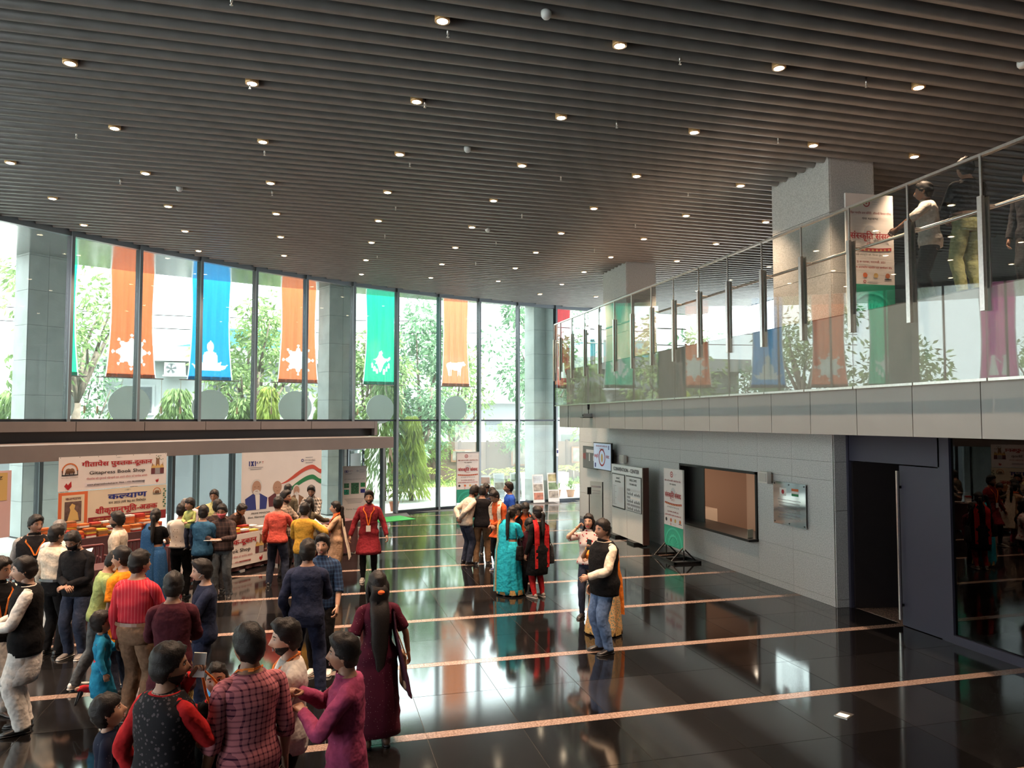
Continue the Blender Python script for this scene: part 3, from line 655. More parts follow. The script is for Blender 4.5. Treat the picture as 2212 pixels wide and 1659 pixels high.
# ---------------------------------------------------------------- trees and plants
def leaf_mat(name, col, tr=0.35):
    if name in MATS: return MATS[name]
    m = bpy.data.materials.new(name); m.use_nodes = True; MATS[name] = m
    n = m.node_tree.nodes; l = m.node_tree.links; n.clear()
    out = n.new('ShaderNodeOutputMaterial'); mix = n.new('ShaderNodeMixShader'); mix.inputs[0].default_value = tr
    d = n.new('ShaderNodeBsdfDiffuse'); t = n.new('ShaderNodeBsdfTranslucent')
    tc = n.new('ShaderNodeTexCoord'); nz = n.new('ShaderNodeTexNoise'); nz.inputs['Scale'].default_value = 1.6; nz.inputs['Detail'].default_value = 5
    r = n.new('ShaderNodeValToRGB'); r.color_ramp.elements[0].position = 0.35; r.color_ramp.elements[1].position = 0.65
    r.color_ramp.elements[0].color = (*[c * 0.6 for c in col], 1); r.color_ramp.elements[1].color = (*[min(1, c * 1.45) for c in col], 1)
    l.new(tc.outputs['Object'], nz.inputs['Vector']); l.new(nz.outputs['Fac'], r.inputs['Fac'])
    l.new(r.outputs[0], d.inputs[0]); l.new(r.outputs[0], t.inputs[0])
    l.new(d.outputs[0], mix.inputs[1]); l.new(t.outputs[0], mix.inputs[2]); l.new(mix.outputs[0], out.inputs[0])
    return m
def add_leaf(mb, c, d, L, W):
    """folded pointed leaf"""
    d = d.normalized(); s = d.cross(Vector((rnd.gauss(0, 1), rnd.gauss(0, 1), rnd.gauss(0, 1)))).normalized(); n = d.cross(s)
    m = c + d * L * 0.45
    mb.add([c, m + s * W + n * W * 0.4, c + d * L, m - s * W + n * W * 0.4], [(0, 1, 2), (0, 2, 3)])
def tree(label, x, y, h, crown, z0, col, n=2600, trunk_r=0.16, size=0.26, branches=7, sparse=0.0, group='trees beyond the glass', name='leafy_tree'):
    t = thing(name, label, 'tree', (x, y, -0.04), rnd.uniform(0, 6), group)
    tr = MB(); tips = []
    p = Vector((0, 0, 0)); fork = max(0.6, z0 * 0.8)
    q = Vector((rnd.uniform(-.2, .2), rnd.uniform(-.2, .2), fork)); tr.cyl(p, q, trunk_r, trunk_r * 0.75, 10)
    for k in range(branches):
        a = 2 * PI * k / branches + rnd.uniform(-.4, .4); rr = crown * rnd.uniform(0.35, 0.8); zz = rnd.uniform(z0 + 0.2 * (h - z0), h * 0.93)
        e = Vector((math.cos(a) * rr, math.sin(a) * rr, zz)); mid = q.lerp(e, 0.5) + Vector((rnd.uniform(-.3, .3), rnd.uniform(-.3, .3), 0.25))
        tr.cyl(q, mid, trunk_r * 0.5, trunk_r * 0.34, 7); tr.cyl(mid, e, trunk_r * 0.34, trunk_r * 0.1, 6); tips += [e, mid.lerp(e, 0.5)]
    tr.build('trunk', M_bark, t, True)
    lf = MB(); cl = []
    for k in range(int(22 + branches * 3)):
        if k < len(tips): c = tips[k]
        else:
            a = rnd.uniform(0, 2 * PI); u = rnd.random(); zz = z0 + (h - z0) * u; prof = math.sin(PI * min(1, 0.12 + 0.85 * u)) ** 0.6
            rr = crown * prof * math.sqrt(rnd.random()); c = Vector((math.cos(a) * rr, math.sin(a) * rr, zz))
        if rnd.random() < sparse: continue
        cl.append((c, rnd.uniform(0.35, 0.7) * crown * 0.55))
    for k in range(n):
        c, r = rnd.choice(cl)
        v = Vector((rnd.gauss(0, 1), rnd.gauss(0, 1), rnd.gauss(0, 0.8))); v = v.normalized() * r * rnd.uniform(0.35, 1.0) ** 0.5
        d = v.normalized() * 0.7 + Vector((rnd.gauss(0, .5), rnd.gauss(0, .5), -0.45 + rnd.gauss(0, .35)))
        add_leaf(lf, c + v, d, size * rnd.uniform(0.7, 1.3), size * 0.2)
    lf.build('foliage', leaf_mat('leaf_' + '%.2f_%.2f_%.2f' % col, col), t)
    return t
def ashoka(label, x, y, h, r, col, n=1500):
    """narrow tree with long drooping leaves"""
    t = thing('drooping_tree', label, 'tree', (x, y, -0.04), 0, 'drooping trees beside the glass')
    MB().cyl((0, 0, 0), (0.05, 0, h * 0.95), 0.09, 0.02, 8).build('trunk', M_bark, t, True)
    lf = MB()
    for k in range(n):
        u = rnd.random() ** 0.8; a = rnd.uniform(0, 2 * PI); rr = r * (1 - 0.85 * u) ** 0.7 * rnd.uniform(0.35, 1.0)
        c = Vector((math.cos(a) * rr, math.sin(a) * rr, h * (0.08 + 0.92 * u)))
        add_leaf(lf, c, Vector((math.cos(a) * 0.5 + rnd.gauss(0, .2), math.sin(a) * 0.5 + rnd.gauss(0, .2), -1.0)), rnd.uniform(0.28, 0.48), 0.045)
    lf.build('foliage', leaf_mat('leaf_' + '%.2f_%.2f_%.2f' % col, col), t); return t
def palm(label, x, y, h, L, n, col, group='low palms on the lawn'):
    t = thing('low_palm', label, 'palm', (x, y, -0.04), 0, group)
    MB().cyl((0, 0, 0), (0, 0, h), 0.07, 0.05, 8).build('stem', M_bark, t, True)
    for k in range(n):
        a = 2 * PI * k / n + rnd.uniform(-.2, .2); fr = MB(); el = rnd.uniform(0.3, 1.2); prev = None
        for s in range(9):
            u = s / 8; c = Vector((math.cos(a) * L * u * math.cos(el * 0.6), math.sin(a) * L * u * math.cos(el * 0.6), h + L * (math.sin(el) * u - 0.75 * u * u)))
            if prev is not None: fr.cyl(prev, c, 0.010, 0.008, 5)
            if s > 1:
                for sd in (-1, 1): add_leaf(fr, c, Vector((-math.sin(a) * sd + math.cos(a) * 0.6, math.cos(a) * sd + math.sin(a) * 0.6, -0.3)), 0.30 * (1.2 - u), 0.025)
            prev = c
        fr.build('frond', leaf_mat('leaf_palm_%.2f' % col[0], col), t)
G1, G2, G3, G4 = (0.21, 0.30, 0.13), (0.18, 0.29, 0.18), (0.28, 0.40, 0.14), (0.42, 0.50, 0.13)
tree('dense leafy tree at the left edge outside', -12.6, 29.0, 6.8, 2.4, 0.8, G1, 3000, size=0.34)
tree('thin branching tree behind the orange banner by the left column', -8.7, 31.0, 9.4, 3.0, 4.8, G1, 1500, 0.2, 0.30, 9, 0.35)
tree('tree with a curved bough between the blue and orange banners', -2.4, 32.0, 8.0, 2.4, 3.4, G1, 2600, 0.2, 0.30, 8, 0.2)
tree('tall dense tree right of the green map banner', 5.0, 36.8, 9.0, 2.2, 1.6, G2, 4600, 0.25, 0.32, 9)
tree('tall tree right of the cow banner', 11.6, 37.6, 10.4, 2.8, 2.2, G2, 3400, 0.28, 0.34, 10, 0.35)
tree('broad tree between the map banner and the cow banner, far back', 8.4, 46.0, 8.0, 2.6, 2.0, G1, 2200, 0.25, 0.38, 9)
tree('low branching tree behind the far end of the balcony', 15.8, 38.0, 6.4, 2.6, 1.2, G3, 3200, 0.16, 0.28, 7)
tree('tall tree far beyond the balcony glass', 22.5, 39.0, 8.0, 2.8, 2.0, G2, 2600, 0.2, 0.4, 8)
tree('leafy tree left of the house, half hidden by the left column', -10.6, 37.0, 6.8, 2.4, 0.9, G2, 2600, 0.15, 0.32, 7)
tree('bushy tree at the right corner of the white house', 2.4, 34.0, 7.4, 1.8, 3.2, G1, 2200, 0.18, 0.3, 7)
tree('leafy tree seen only at the far left', -18.5, 26.0, 7.2, 3.0, 0.8, G1, 3000, 0.2, 0.36, 8)
for x, y, l in ((-22, 21, 'leafy tree outside, first beyond the left edge'), (-25, 15.5, 'leafy tree outside, second beyond the left edge'), (-26, 9.5, 'leafy tree outside, third beyond the left edge'), (-27, 3, 'leafy tree outside, last beyond the left edge')): tree(l, x, y, 8.0, 3.2, 0.8, G1, 2200, 0.2, 0.42, 8)
for (x, y, h, r, c, l) in ((-6.5, 29.2, 4.3, 1.15, G1, 'drooping tree below the thin tree, left of the orange disc'), (-4.9, 29.6, 4.4, 1.25, G1, 'drooping tree between the orange disc and the blue disc'), (-2.7, 30.6, 4.1, 1.15, G1, 'drooping tree just right of the blue disc'), (-1.75, 30.0, 4.5, 0.8, G4, 'yellow green drooping tree left of the second orange disc'),
                           (0.5, 30.2, 4.6, 1.0, G3, 'drooping tree behind the stone column by the map banner'), (2.7, 29.9, 4.9, 1.35, G1, 'drooping tree behind the disc of the map banner'), (3.75, 29.7, 3.4, 0.75, G4, 'light green drooping tree right of the map disc'), (-9.6, 27.9, 4.2, 1.3, G1, 'drooping tree at the far left beside the stone column')):
    ashoka(l, x, y, h, r, c)
for (x, y, h, L, n, c, l) in ((5.6, 37.2, 0.5, 1.5, 11, G4, 'low palm left of the standing banner'), (7.2, 36.6, 0.4, 1.4, 11, G4, 'low palm right behind the standing banner'), (9.4, 36.4, 0.4, 1.6, 12, G4, 'low yellow palm in front of the framed picture'), (10.8, 36.2, 0.4, 1.3, 11, G3, 'low palm beside the stone column'), (13.0, 36.5, 0.6, 1.5, 11, G4, 'low palm seen below the balcony end'), (14.6, 37.0, 0.5, 1.4, 10, G3, 'low palm nearest the granite wall end')):
    palm(l, x, y, h, L, n, c)
for (x, y, s, l) in ((6.1, 38.4, 1.0, 'round shrub against the brown fence, left of the standing banner'), (10.0, 39.2, 1.3, 'white flowering shrub above the brown fence'), (5.9, 41.5, 1.2, 'pale shrub behind the brown fence, left'), (12.1, 39.6, 1.1, 'flowering shrub behind the stone column')):
    tree(l, x, y, 2.2 * s, 0.85 * s, 1.1 * s, G3, 700, 0.05, 0.16, 5, 0, 'garden shrubs', 'garden_shrub')
# brown fence with framed pictures
fe = thing('garden_fence', 'brown garden fence with framed pictures behind the lawn', 'fence', (9, 39.0, 0))
for i in range(9): MB().box(-6 + i * 1.5, -4.52 + i * 1.5, -0.05, 0.05, -0.04, 2.0).build('fence_panel', M_fence, fe)
for i in range(10): MB().box(-6.06 + i * 1.5, -5.94 + i * 1.5, -0.08, 0.06, -0.04, 2.08).build('fence_post', mat('fence_post', (0.15, 0.09, 0.07), 0.7), fe)
for (x, w_, z0, z1, l) in ((7.55, 1.1, 0.95, 1.6, 'wide framed picture on the brown fence'), (10.9, 1.2, 0.7, 1.85, 'large framed picture on the brown fence'), (14.2, 0.9, 0.8, 1.7, 'framed picture on the fence near the granite wall')):
    pf = thing('framed_picture', l, 'picture', (x, 38.88, z0)); MB().box(-w_ / 2, w_ / 2, -0.03, 0.02, 0, z1 - z0).build('picture_frame', M_terra, pf); MB().box(-w_ / 2 + 0.08, w_ / 2 - 0.08, -0.04, -0.03, 0.08, z1 - z0 - 0.08).build('picture', mat('faded_picture', (0.35, 0.30, 0.28), 0.6, 0, 0.5, 4), pf)
MB().box(8.6, 11.5, 33.6, 34.3, -0.04, 0.72)
tag(MB().box(-1.25, 1.25, -0.35, 0.35, -0.04, 0.7).build('stone_bench', mat('pale_granite', (0.62, 0.66, 0.70), 0.7, 0, 0.15, 6), None, loc=(10.3, 33.4, 0)), 'long pale stone block on the lawn edge', 'bench')
tag(MB().box(-0.6, 0.6, -0.35, 0.35, -0.04, 0.8).build('stone_bench', mat('pale_granite', (0.62, 0.66, 0.70), 0.7, 0, 0.15, 6), None, loc=(13.6, 33.8, 0)), 'short pale stone block near the balcony end', 'bench')
# ---------------------------------------------------------------- houses
hs = thing('white_house', 'white two storey house behind the banners', 'house', (-3.0, 38.0, -0.04))
MB().box(-6.5, 5.0, 0.0, 8, 0, 6.0).build('house_wall', M_hwall, hs)
MB().box(-6.9, 5.2, -0.7, 8, 5.95, 6.65).build('parapet', M_hgrey, hs)
MB().box(-5.0, -2.2, 0.2, 2.0, 4.9, 5.95).build('porch_recess', M_hgrey, hs)
MB().box(-1.3, 2.2, 1.0, 5, 6.65, 7.75).build('roof_room', M_teal, hs)
MB().plate([(-4.2, 6.65), (-0.9, 6.65), (-0.9, 7.0), (-2.6, 6.95)], 0.6, 2.0).build('roof_shed', M_teal, hs)
for (x0, x1, z0, z1) in ((-5.6, -4.4, 3.55, 4.75), (-1.9, -0.3, 4.45, 4.95), (0.55, 1.35, 3.3, 4.6), (2.2, 2.7, 3.2, 4.6), (3.4, 4.3, 3.2, 4.6), (-5.4, -4.4, 1.0, 2.2), (-2.4, -1.2, 1.0, 2.2), (1.2, 2.4, 1.0, 2.2)):
    f = MB().box(x0 - 0.12, x1 + 0.12, -0.06, 0.0, z0 - 0.12, z1 + 0.12).build('window_frame', M_hwall, hs); MB().box(x0, x1, -0.08, -0.06, z0, z1).build('window_pane', M_hwin, f)
    MB().box((x0 + x1) / 2 - 0.03, (x0 + x1) / 2 + 0.03, -0.10, -0.08, z0, z1).build('window_bar', M_hwall, f)
MB().box(-0.6, 0.5, 0.98, 1.0, 6.95, 7.35).build('roof_window', M_hwin, hs)
MB().box(0.2, 2.0, -0.5, 0, 4.85, 5.05).build('door_hood', M_hwall, hs)
ac = thing('air_conditioner', 'white air conditioner unit on a bracket on the house wall', 'air conditioner', (-6.35, 37.7, 5.2))
MB().box(-0.45, 0.45, -0.3, 0.0, 0.06, 0.66).build('unit_body', mat('ac_grey', (0.62, 0.62, 0.58), 0.5), ac)
MB().plate([(-0.14 + 0.25 * math.cos(2 * PI * i / 24), 0.36 + 0.25 * math.sin(2 * PI * i / 24)) for i in range(24)], -0.325, -0.30).build('fan_grille', M_hgrey, ac)
for k in range(5):
    a = 2 * PI * k / 5; MB().plate([(-0.14, 0.36), (-0.14 + 0.22 * math.cos(a), 0.36 + 0.22 * math.sin(a)), (-0.14 + 0.22 * math.cos(a + .5), 0.36 + 0.22 * math.sin(a + .5))], -0.335, -0.326).build('fan_blade', M_hwin, ac)
MB().box(-0.5, 0.5, -0.4, 0.26, 0.0, 0.06).build('bracket_shelf', M_hwall, ac)
cw = struct(empty('wall_compound', (-6, 26.5, -0.04)), 'white compound wall close outside the lobby')
for (a, b) in (((-15.5, 21.6), (-9.5, 26.0)), ((-9.5, 26.0), (-3.5, 28.3)), ((-3.5, 28.3), (1.6, 29.2))):
    a = Vector(a); b = Vector(b); m_ = (a + b) / 2; L_ = (b - a).length
    n_ = int(L_ / 1.2)
    for i in range(n_): MB().box(-L_ / 2 + i * L_ / n_ + 0.006, -L_ / 2 + (i + 1) * L_ / n_ - 0.006, -0.08, 0.08, 0, 2.35).build('wall_panel', M_hwall, cw, loc=(m_.x + 6, m_.y - 26.5, 0), rot=math.atan2(b.y - a.y, b.x - a.x))
bw = thing('boundary_wall', 'low white boundary wall with a railing in front of the house', 'wall', (-6, 33.4, -0.04))
MB().box(-10, 9.2, 0, 0.2, 0, 2.5).build('wall_body', M_hwall, bw); MB().box(-10, 9.2, 0.08, 0.12, 3.2, 3.26).build('top_bar', M_hwall, bw)
for i in range(64): MB().box(-9.9 + i * 0.3, -9.88 + i * 0.3, 0.09, 0.11, 2.5, 3.2).build('railing_bar', M_hwall, bw)
h2 = thing('far_building', 'pale building beyond the brown fence', 'building', (11, 60.0, -0.04))
MB().box(-10, 8, 0, 6, 0, 4.6).build('house_wall', M_hgrey, h2); MB().box(-10.3, 8.3, -0.6, 6, 4.6, 5.1).build('roof_slab', M_hwall, h2); MB().box(-10, 8, -4, -3.8, 0, 2.3).build('yard_wall', M_hwall, h2)
for i in range(6): f = MB().box(-8.5 + i * 2.8, -7.1 + i * 2.8, -0.06, 0, 1.6, 3.2).build('window_pane', M_hwin, h2)
h3 = thing('distant_house', 'grey white house beyond the balcony end', 'house', (19, 44.0, -0.04)); MB().box(-5, 9, 0, 6, 0, 7.2).build('house_wall', M_hwall, h3); MB().box(-5.4, 9.4, -0.6, 6, 6.2, 6.5).build('roof_slab', M_hgrey, h3)
for i in range(3): MB().box(-4 + i * 3.5, -2.6 + i * 3.5, -0.06, 0, 3.6, 5.0).build('window_pane', M_hwin, h3)
vn = thing('parked_van', 'white parked van seen below the balcony end', 'van', (15.6, 41.3, -0.04), 0.15)
MB().plate([(-2.2, 0.35), (2.2, 0.35), (2.2, 1.3), (1.9, 2.35), (-2.2, 2.4)], -0.9, 0.9).build('van_body', M_hwall, vn)
MB().plate([(-1.9, 1.4), (-0.4, 1.4), (-0.4, 2.1), (-1.9, 2.1)], -0.93, -0.9).build('side_window', M_hwin, vn); MB().plate([(-0.2, 1.4), (1.7, 1.4), (1.45, 2.1), (-0.2, 2.1)], -0.93, -0.9).build('side_window', M_hwin, vn)
for x in (-1.4, 1.4): MB().cyl((x, -0.95, 0.35), (x, -0.7, 0.35), 0.35, n=18).build('wheel', M_black, vn); 
# overhead cables
for z, l in ((8.1, 'upper overhead cable crossing the sky behind the banners'), (7.5, 'lower overhead cable crossing the sky behind the banners')):
    tag(MB().tube([(-16 + 2 * i, 36.0, z - 0.25 * math.sin(PI * i / 12)) for i in range(13)], 0.02, 6).build('overhead_cable', M_black), l, 'cable')
# ---------------------------------------------------------------- potted plants by the glass
def pot(x, y, kind, l, r=0.17, h=0.32, m=None):
    t = thing('potted_plant', l, 'potted plant', (x, y, -0.04), 0, 'potted plants outside the glass')
    MB().lathe([(r * 0.7, 0), (r * 0.75, 0.02), (r, h * 0.9), (r * 1.1, h * 0.9), (r * 1.1, h), (r * 0.9, h), (r * 0.85, h * 0.85), (0.001, h * 0.85)], 18).build('pot', m or M_terra, t, True)
    if kind == 'tiers':
        MB().cyl((0, 0, h * 0.8), (0, 0, h + 1.25), 0.014, 0.006, 6).build('stem', leaf_mat('leaf_tier', G1), t)
        for k in range(6):
            f = MB(); z = h + 0.2 + k * 0.19; L = 0.36 - 0.04 * k
            for q in range(6):
                a = 2 * PI * q / 6 + k * 0.5; e = Vector((math.cos(a) * L, math.sin(a) * L, z - 0.02)); f.cyl((0, 0, z), e, 0.009, 0.006, 5)
                for s in range(5): add_leaf(f, Vector((0, 0, z)).lerp(e, 0.3 + s * 0.16), Vector((math.cos(a) + rnd.gauss(0, .6), math.sin(a) + rnd.gauss(0, .6), 0.4)), 0.1, 0.02)
            f.build('branch_tier', leaf_mat('leaf_tier', G1), t)
    else:
        f = MB()
        for q in range(46): a = rnd.uniform(0, 2 * PI); add_leaf(f, Vector((rnd.gauss(0, .05), rnd.gauss(0, .05), h * 0.85 + rnd.uniform(0, .3))), Vector((math.cos(a) * .6, math.sin(a) * .6, 1)), rnd.uniform(0.16, 0.3), 0.03)
        f.build('leaves', leaf_mat('leaf_pot', G3), t)
pot(2.75, 26.5, 'tiers', 'tiered pot plant in terracotta outside the lobby end')
M_wpot = mat('pale_pot', (0.62, 0.60, 0.54), 0.7)
pot(7.75, 29.15, 'leaf', 'small green plant in a pale pot left of the far stone column', 0.2, 0.34, M_wpot); pot(9.75, 29.4, 'leaf', 'pot plant right of the far stone column'); pot(10.35, 29.4, 'leaf', 'bare looking plant in a brown pot between the photo boards', 0.18, 0.3)
# photo boards leaning outside the glass
M_board = mat('board_white', (0.74, 0.74, 0.72), 0.6)
PC = [mat('photo_sky', (0.50, 0.56, 0.60), 0.5, 0, 0.35, 3), mat('photo_green', (0.16, 0.24, 0.12), 0.5, 0, 0.6, 5), mat('photo_stone', (0.33, 0.29, 0.24), 0.5, 0, 0.6, 6), mat('photo_red', (0.42, 0.16, 0.10), 0.5, 0, 0.5, 6), mat('photo_yellow', (0.42, 0.38, 0.2), 0.5, 0, 0.5, 4)]
for k, (x, y, rz, hh, cols, l) in enumerate(((6.55, 28.6, 0.10, 1.0, (3, 3, 2), 'leaning board with an orange red picture, behind the standing banner'), (7.22, 29.0, 0.1, 1.05, (0, 2, 0), 'leaning board with grey mountain photos'), (7.85, 28.75, 0.1, 1.07, (1, 0, 2), 'leaning board with a green field photo on top'), (8.35, 27.35, 0.1, 1.08, (0, 2, 3), 'leaning board left of the far stone column'), (9.0, 27.5, 0.05, 1.12, (4, 1, 2), 'leaning board in front of the far stone column'), (10.75, 27.6, 0.0, 1.15, (3, 4, 1), 'leaning board with a red building photo, right of the far column'), (11.55, 27.75, 0.0, 1.18, (4, 2, 1), 'leaning board at the end of the granite wall'))):
    t = thing('photo_board', l, 'display board', (x, y, -0.02 if y > 28 else 0.0), rz, 'photo boards along the glass')
    t.rotation_euler = (math.radians(-9), 0, rz)
    MB().box(-0.23, 0.23, -0.012, 0.012, 0.0, hh).build('board', M_board, t)
    for q in range(3):
        z1 = hh - 0.06 - q * 0.32; MB().box(-0.19, 0.19, -0.018, -0.012, z1 - 0.27, z1).build('photo', PC[cols[q]], t)
    MB().box(-0.02, 0.02, 0.012, 0.03, 0.1, hh - 0.1).build('back_strut', M_bar, t)
# ================================================================ people
def lerp(a, b, t): return a + (b - a) * t
def smooth01(t): t = max(0.0, min(1.0, t)); return t * t * (3 - 2 * t)
def interp(tab, d):
    if d <= tab[0][0]: return tab[0][1:]
    for p, q in zip(tab[:-1], tab[1:]):
        if d <= q[0]:
            t = (d - p[0]) / (q[0] - p[0]); t = t * t * (3 - 2 * t) * 0.5 + t * 0.5
            return tuple(lerp(a, b, t) for a, b in zip(p[1:], q[1:]))
    return tab[-1][1:]
TORSO_M = [(-0.13, .150, .095, 0), (0, .168, .114, 0), (.10, .152, .108, .004), (.2, .153, .112, .008), (.33, .172, .118, .006), (.42, .178, .108, 0), (.475, .132, .086, -.006), (.515, .080, .068, -.002), (.545, .058, .058, .006), (.62, .053, .055, .016)]
TORSO_F = [(-0.13, .158, .102, 0), (0, .176, .120, -.004), (.10, .140, .100, .002), (.2, .132, .102, .01), (.31, .150, .124, .016), (.41, .156, .100, 0), (.475, .112, .080, -.006), (.515, .068, .060, -.002), (.545, .049, .050, .006), (.62, .046, .048, .014)]
class Geo(MB):
    def ring_loft(s, rings, n=20, cap=True):
        """rings: (centre, right, forward, half width, half depth)"""
        vs = []; fs = []
        for c, u, v, a, b in rings:
            for i in range(n):
                t = 2 * PI * i / n; ct, st = math.cos(t), math.sin(t)
                e = 0.86
                x = math.copysign(abs(ct) ** e, ct); y = math.copysign(abs(st) ** e, st)
                vs.append(c + u * (a * x) + v * (b * y))
        for k in range(len(rings) - 1):
            for i in range(n): fs.append((k * n + i, k * n + (i + 1) % n, (k + 1) * n + (i + 1) % n, (k + 1) * n + i))
        if cap: fs += [tuple(range(n))[::-1], tuple(range((len(rings) - 1) * n, len(rings) * n))]
        return s.add(vs, fs)
    def limb(s, pts, rad, n=12, sub=3, wob=0.0, seed=0, flat=1.0, side=None):
        """smooth tapering tube through pts"""
        P = [Vector(p) for p in pts]; Q = []; Rr = []
        for i in range(len(P) - 1):
            p0 = P[max(0, i - 1)]; p1 = P[i]; p2 = P[i + 1]; p3 = P[min(len(P) - 1, i + 2)]
            for k in range(sub):
                t = k / sub
                Q.append(0.5 * ((2 * p1) + (p2 - p0) * t + (2 * p0 - 5 * p1 + 4 * p2 - p3) * t * t + (3 * p1 - p0 - 3 * p2 + p3) * t ** 3)); Rr.append(lerp(rad[i], rad[i + 1], t))
        Q.append(P[-1]); Rr.append(rad[-1])
        d0 = (Q[1] - Q[0]).normalized(); u = side.normalized() if side else d0.orthogonal().normalized(); u = (u - d0 * u.dot(d0)).normalized()
        vs = []; fs = []
        for k, q in enumerate(Q):
            d = (Q[min(k + 1, len(Q) - 1)] - Q[max(k - 1, 0)]).normalized(); u = (u - d * u.dot(d)).normalized(); v = d.cross(u)
            for i in range(n):
                t = 2 * PI * i / n; r = Rr[k]
                if wob: r += wob * noise.noise(Vector((q.x * 9 + math.cos(t) * 1.3 + seed, q.y * 9 + math.sin(t) * 1.3, q.z * 16 + seed)))
                vs.append(q + u * (r * math.cos(t)) + v * (r * flat * math.sin(t)))
        m = len(Q)
        for k in range(m - 1):
            for i in range(n): fs.append((k * n + i, k * n + (i + 1) % n, (k + 1) * n + (i + 1) % n, (k + 1) * n + i))
        fs += [tuple(range(n))[::-1], tuple(range((m - 1) * n, m * n))]
        return s.add(vs, fs)
    def ribbon(s, pts, sides, w, th=0.004):
        """thin strip of cloth along pts; sides = across direction, w = half widths"""
        P = [Vector(p) for p in pts]; vs = []; fs = []; m = len(P); K = 5
        for k, p in enumerate(P):
            d = (P[min(k + 1, m - 1)] - P[max(k - 1, 0)]).normalized(); sd = Vector(sides[k]).normalized(); nn = d.cross(sd).normalized()
            ww = w[k] if isinstance(w, (list, tuple)) else w
            for lay in (0, 1):
                for j in range(K):
                    f = j / (K - 1) * 2 - 1; vs.append(p + sd * (ww * f) + nn * ((th if lay else -th) + 0.006 * math.sin(f * 7 + k * 0.3)))
        for k in range(m - 1):
            b = k * 2 * K; c = b + 2 * K
            for j in range(K - 1):
                fs.append((b + j, b + j + 1, c + j + 1, c + j)); fs.append((b + K + j + 1, b + K + j, c + K + j, c + K + j + 1))
            fs.append((b, c, c + K, b + K)); fs.append((b + K - 1, b + 2 * K - 1, c + 2 * K - 1, c + K - 1))
        return s.add(vs, fs)
    def ell(s, c, a, b, h, n=14, m=10, R=None):
        vs = []; fs = []
        for j in range(m + 1):
            p = PI * j / m - PI / 2
            for i in range(n):
                t = 2 * PI * i / n; v = Vector((a * math.cos(p) * math.cos(t), b * math.cos(p) * math.sin(t), h * math.sin(p)))
                vs.append(Vector(c) + (R @ v if R else v))
        for j in range(m):
            for i in range(n): fs.append((j * n + i, j * n + (i + 1) % n, (j + 1) * n + (i + 1) % n, (j + 1) * n + i))
        return s.add(vs, fs)
# ---------------------------------------------------------------- head
def gs(x, s): return math.exp(-(x / s) ** 2)
def head_pt(az, p, fem=False):
    """point on a head: az = 0 at the face, p = latitude; metres, centre of the skull at 0"""
    cp, sp = math.cos(p), math.sin(p)
    x = math.sin(az) * cp; y = math.cos(az) * cp; z = sp
    low = max(0.0, -z)
    w_ = 0.076 * (1 - 0.30 * low ** 1.5); X = x * w_; Y = y * (0.098 if y > 0 else 0.100) * (1 - (0.22 * low if y < 0 else 0.06 * low)); Z = z * 0.118
    if y > 0:
        Y += 0.010 * low                                           # chin and jaw
        f = max(0.0, y)
        Y += f * (0.026 * gs(X, 0.012) * (gs(Z + 0.030, 0.016) + 0.55 * gs(Z + 0.008, 0.022)))      # nose
        Y -= f * 0.010 * (gs(X - 0.032, 0.016) + gs(X + 0.032, 0.016)) * gs(Z - 0.010, 0.013)     # eye sockets
        Y += f * 0.005 * gs(abs(X) - 0.030, 0.02) * gs(Z - 0.032, 0.010)                           # brow
        Y += f * 0.007 * gs(X, 0.022) * (gs(Z + 0.058, 0.007) + gs(Z + 0.073, 0.008))              # lips
        Y -= f * 0.004 * gs(X, 0.020) * gs(Z + 0.0655, 0.004)
        Y += f * 0.008 * gs(X, 0.022) * gs(Z + 0.102, 0.014)                                       # chin
        X *= 1 + 0.05 * gs(Z + 0.02, 0.03)                                                         # cheeks
    return Vector((X, Y, Z))
def head_grid(fn, n=36, m=28):
    vs = []; fs = []
    for j in range(m + 1):
        p = -PI / 2 + PI * j / m
        for i in range(n):
            t = -PI + 2 * PI * i / n; az = t - 0.45 * math.sin(t)
            vs.append(fn(az, p))
    for j in range(m):
        for i in range(n): fs.append((j * n + i, j * n + (i + 1) % n, (j + 1) * n + (i + 1) % n, (j + 1) * n + i))
    return vs, fs
def hair_fn(style, seed, vol):
    def fn(az, p):
        h = head_pt(az, p); a = abs(az); z = h.z
        line = 0.056 + 0.012 * math.cos(az * 3)                     # hairline over the brow
        if style == 'bald': line = 0.090
        if style in ('long', 'pony', 'bun', 'braid'): line = 0.066 - 0.012 * (1 - gs(az, 0.35))
        if style == 'fringe': line = 0.036
        front = smooth01((a - 0.85) / 0.35)                          # 0 on the face, 1 behind the temples
        side_low = lerp(0.0, -0.085, smooth01((a - 1.25) / 0.8)) if style not in ('long',) else lerp(0.0, -0.11, smooth01((a - 1.0) / 0.5))
        low = lerp(line, side_low, front)
        k = smooth01((z - low + 0.004) / 0.014)
        off = 0.013 + 0.013 * smooth01((z - 0.02) / 0.06)
        off *= vol
        if style == 'quiff' and h.y > 0: off += 0.020 * smooth01((z - 0.05) / 0.04) * smooth01(h.y / 0.06)
        if style == 'bald': off = 0.007
        off += 0.010 * noise.noise(Vector((h.x * 34 + seed, h.y * 40, h.z * 40))) + 0.006 * noise.noise(Vector((h.x * 90, h.y * 110 + seed, h.z * 60)))
        n_ = h.normalized()
        return lerp(h * 0.93, h + n_ * off, k)
    return fn
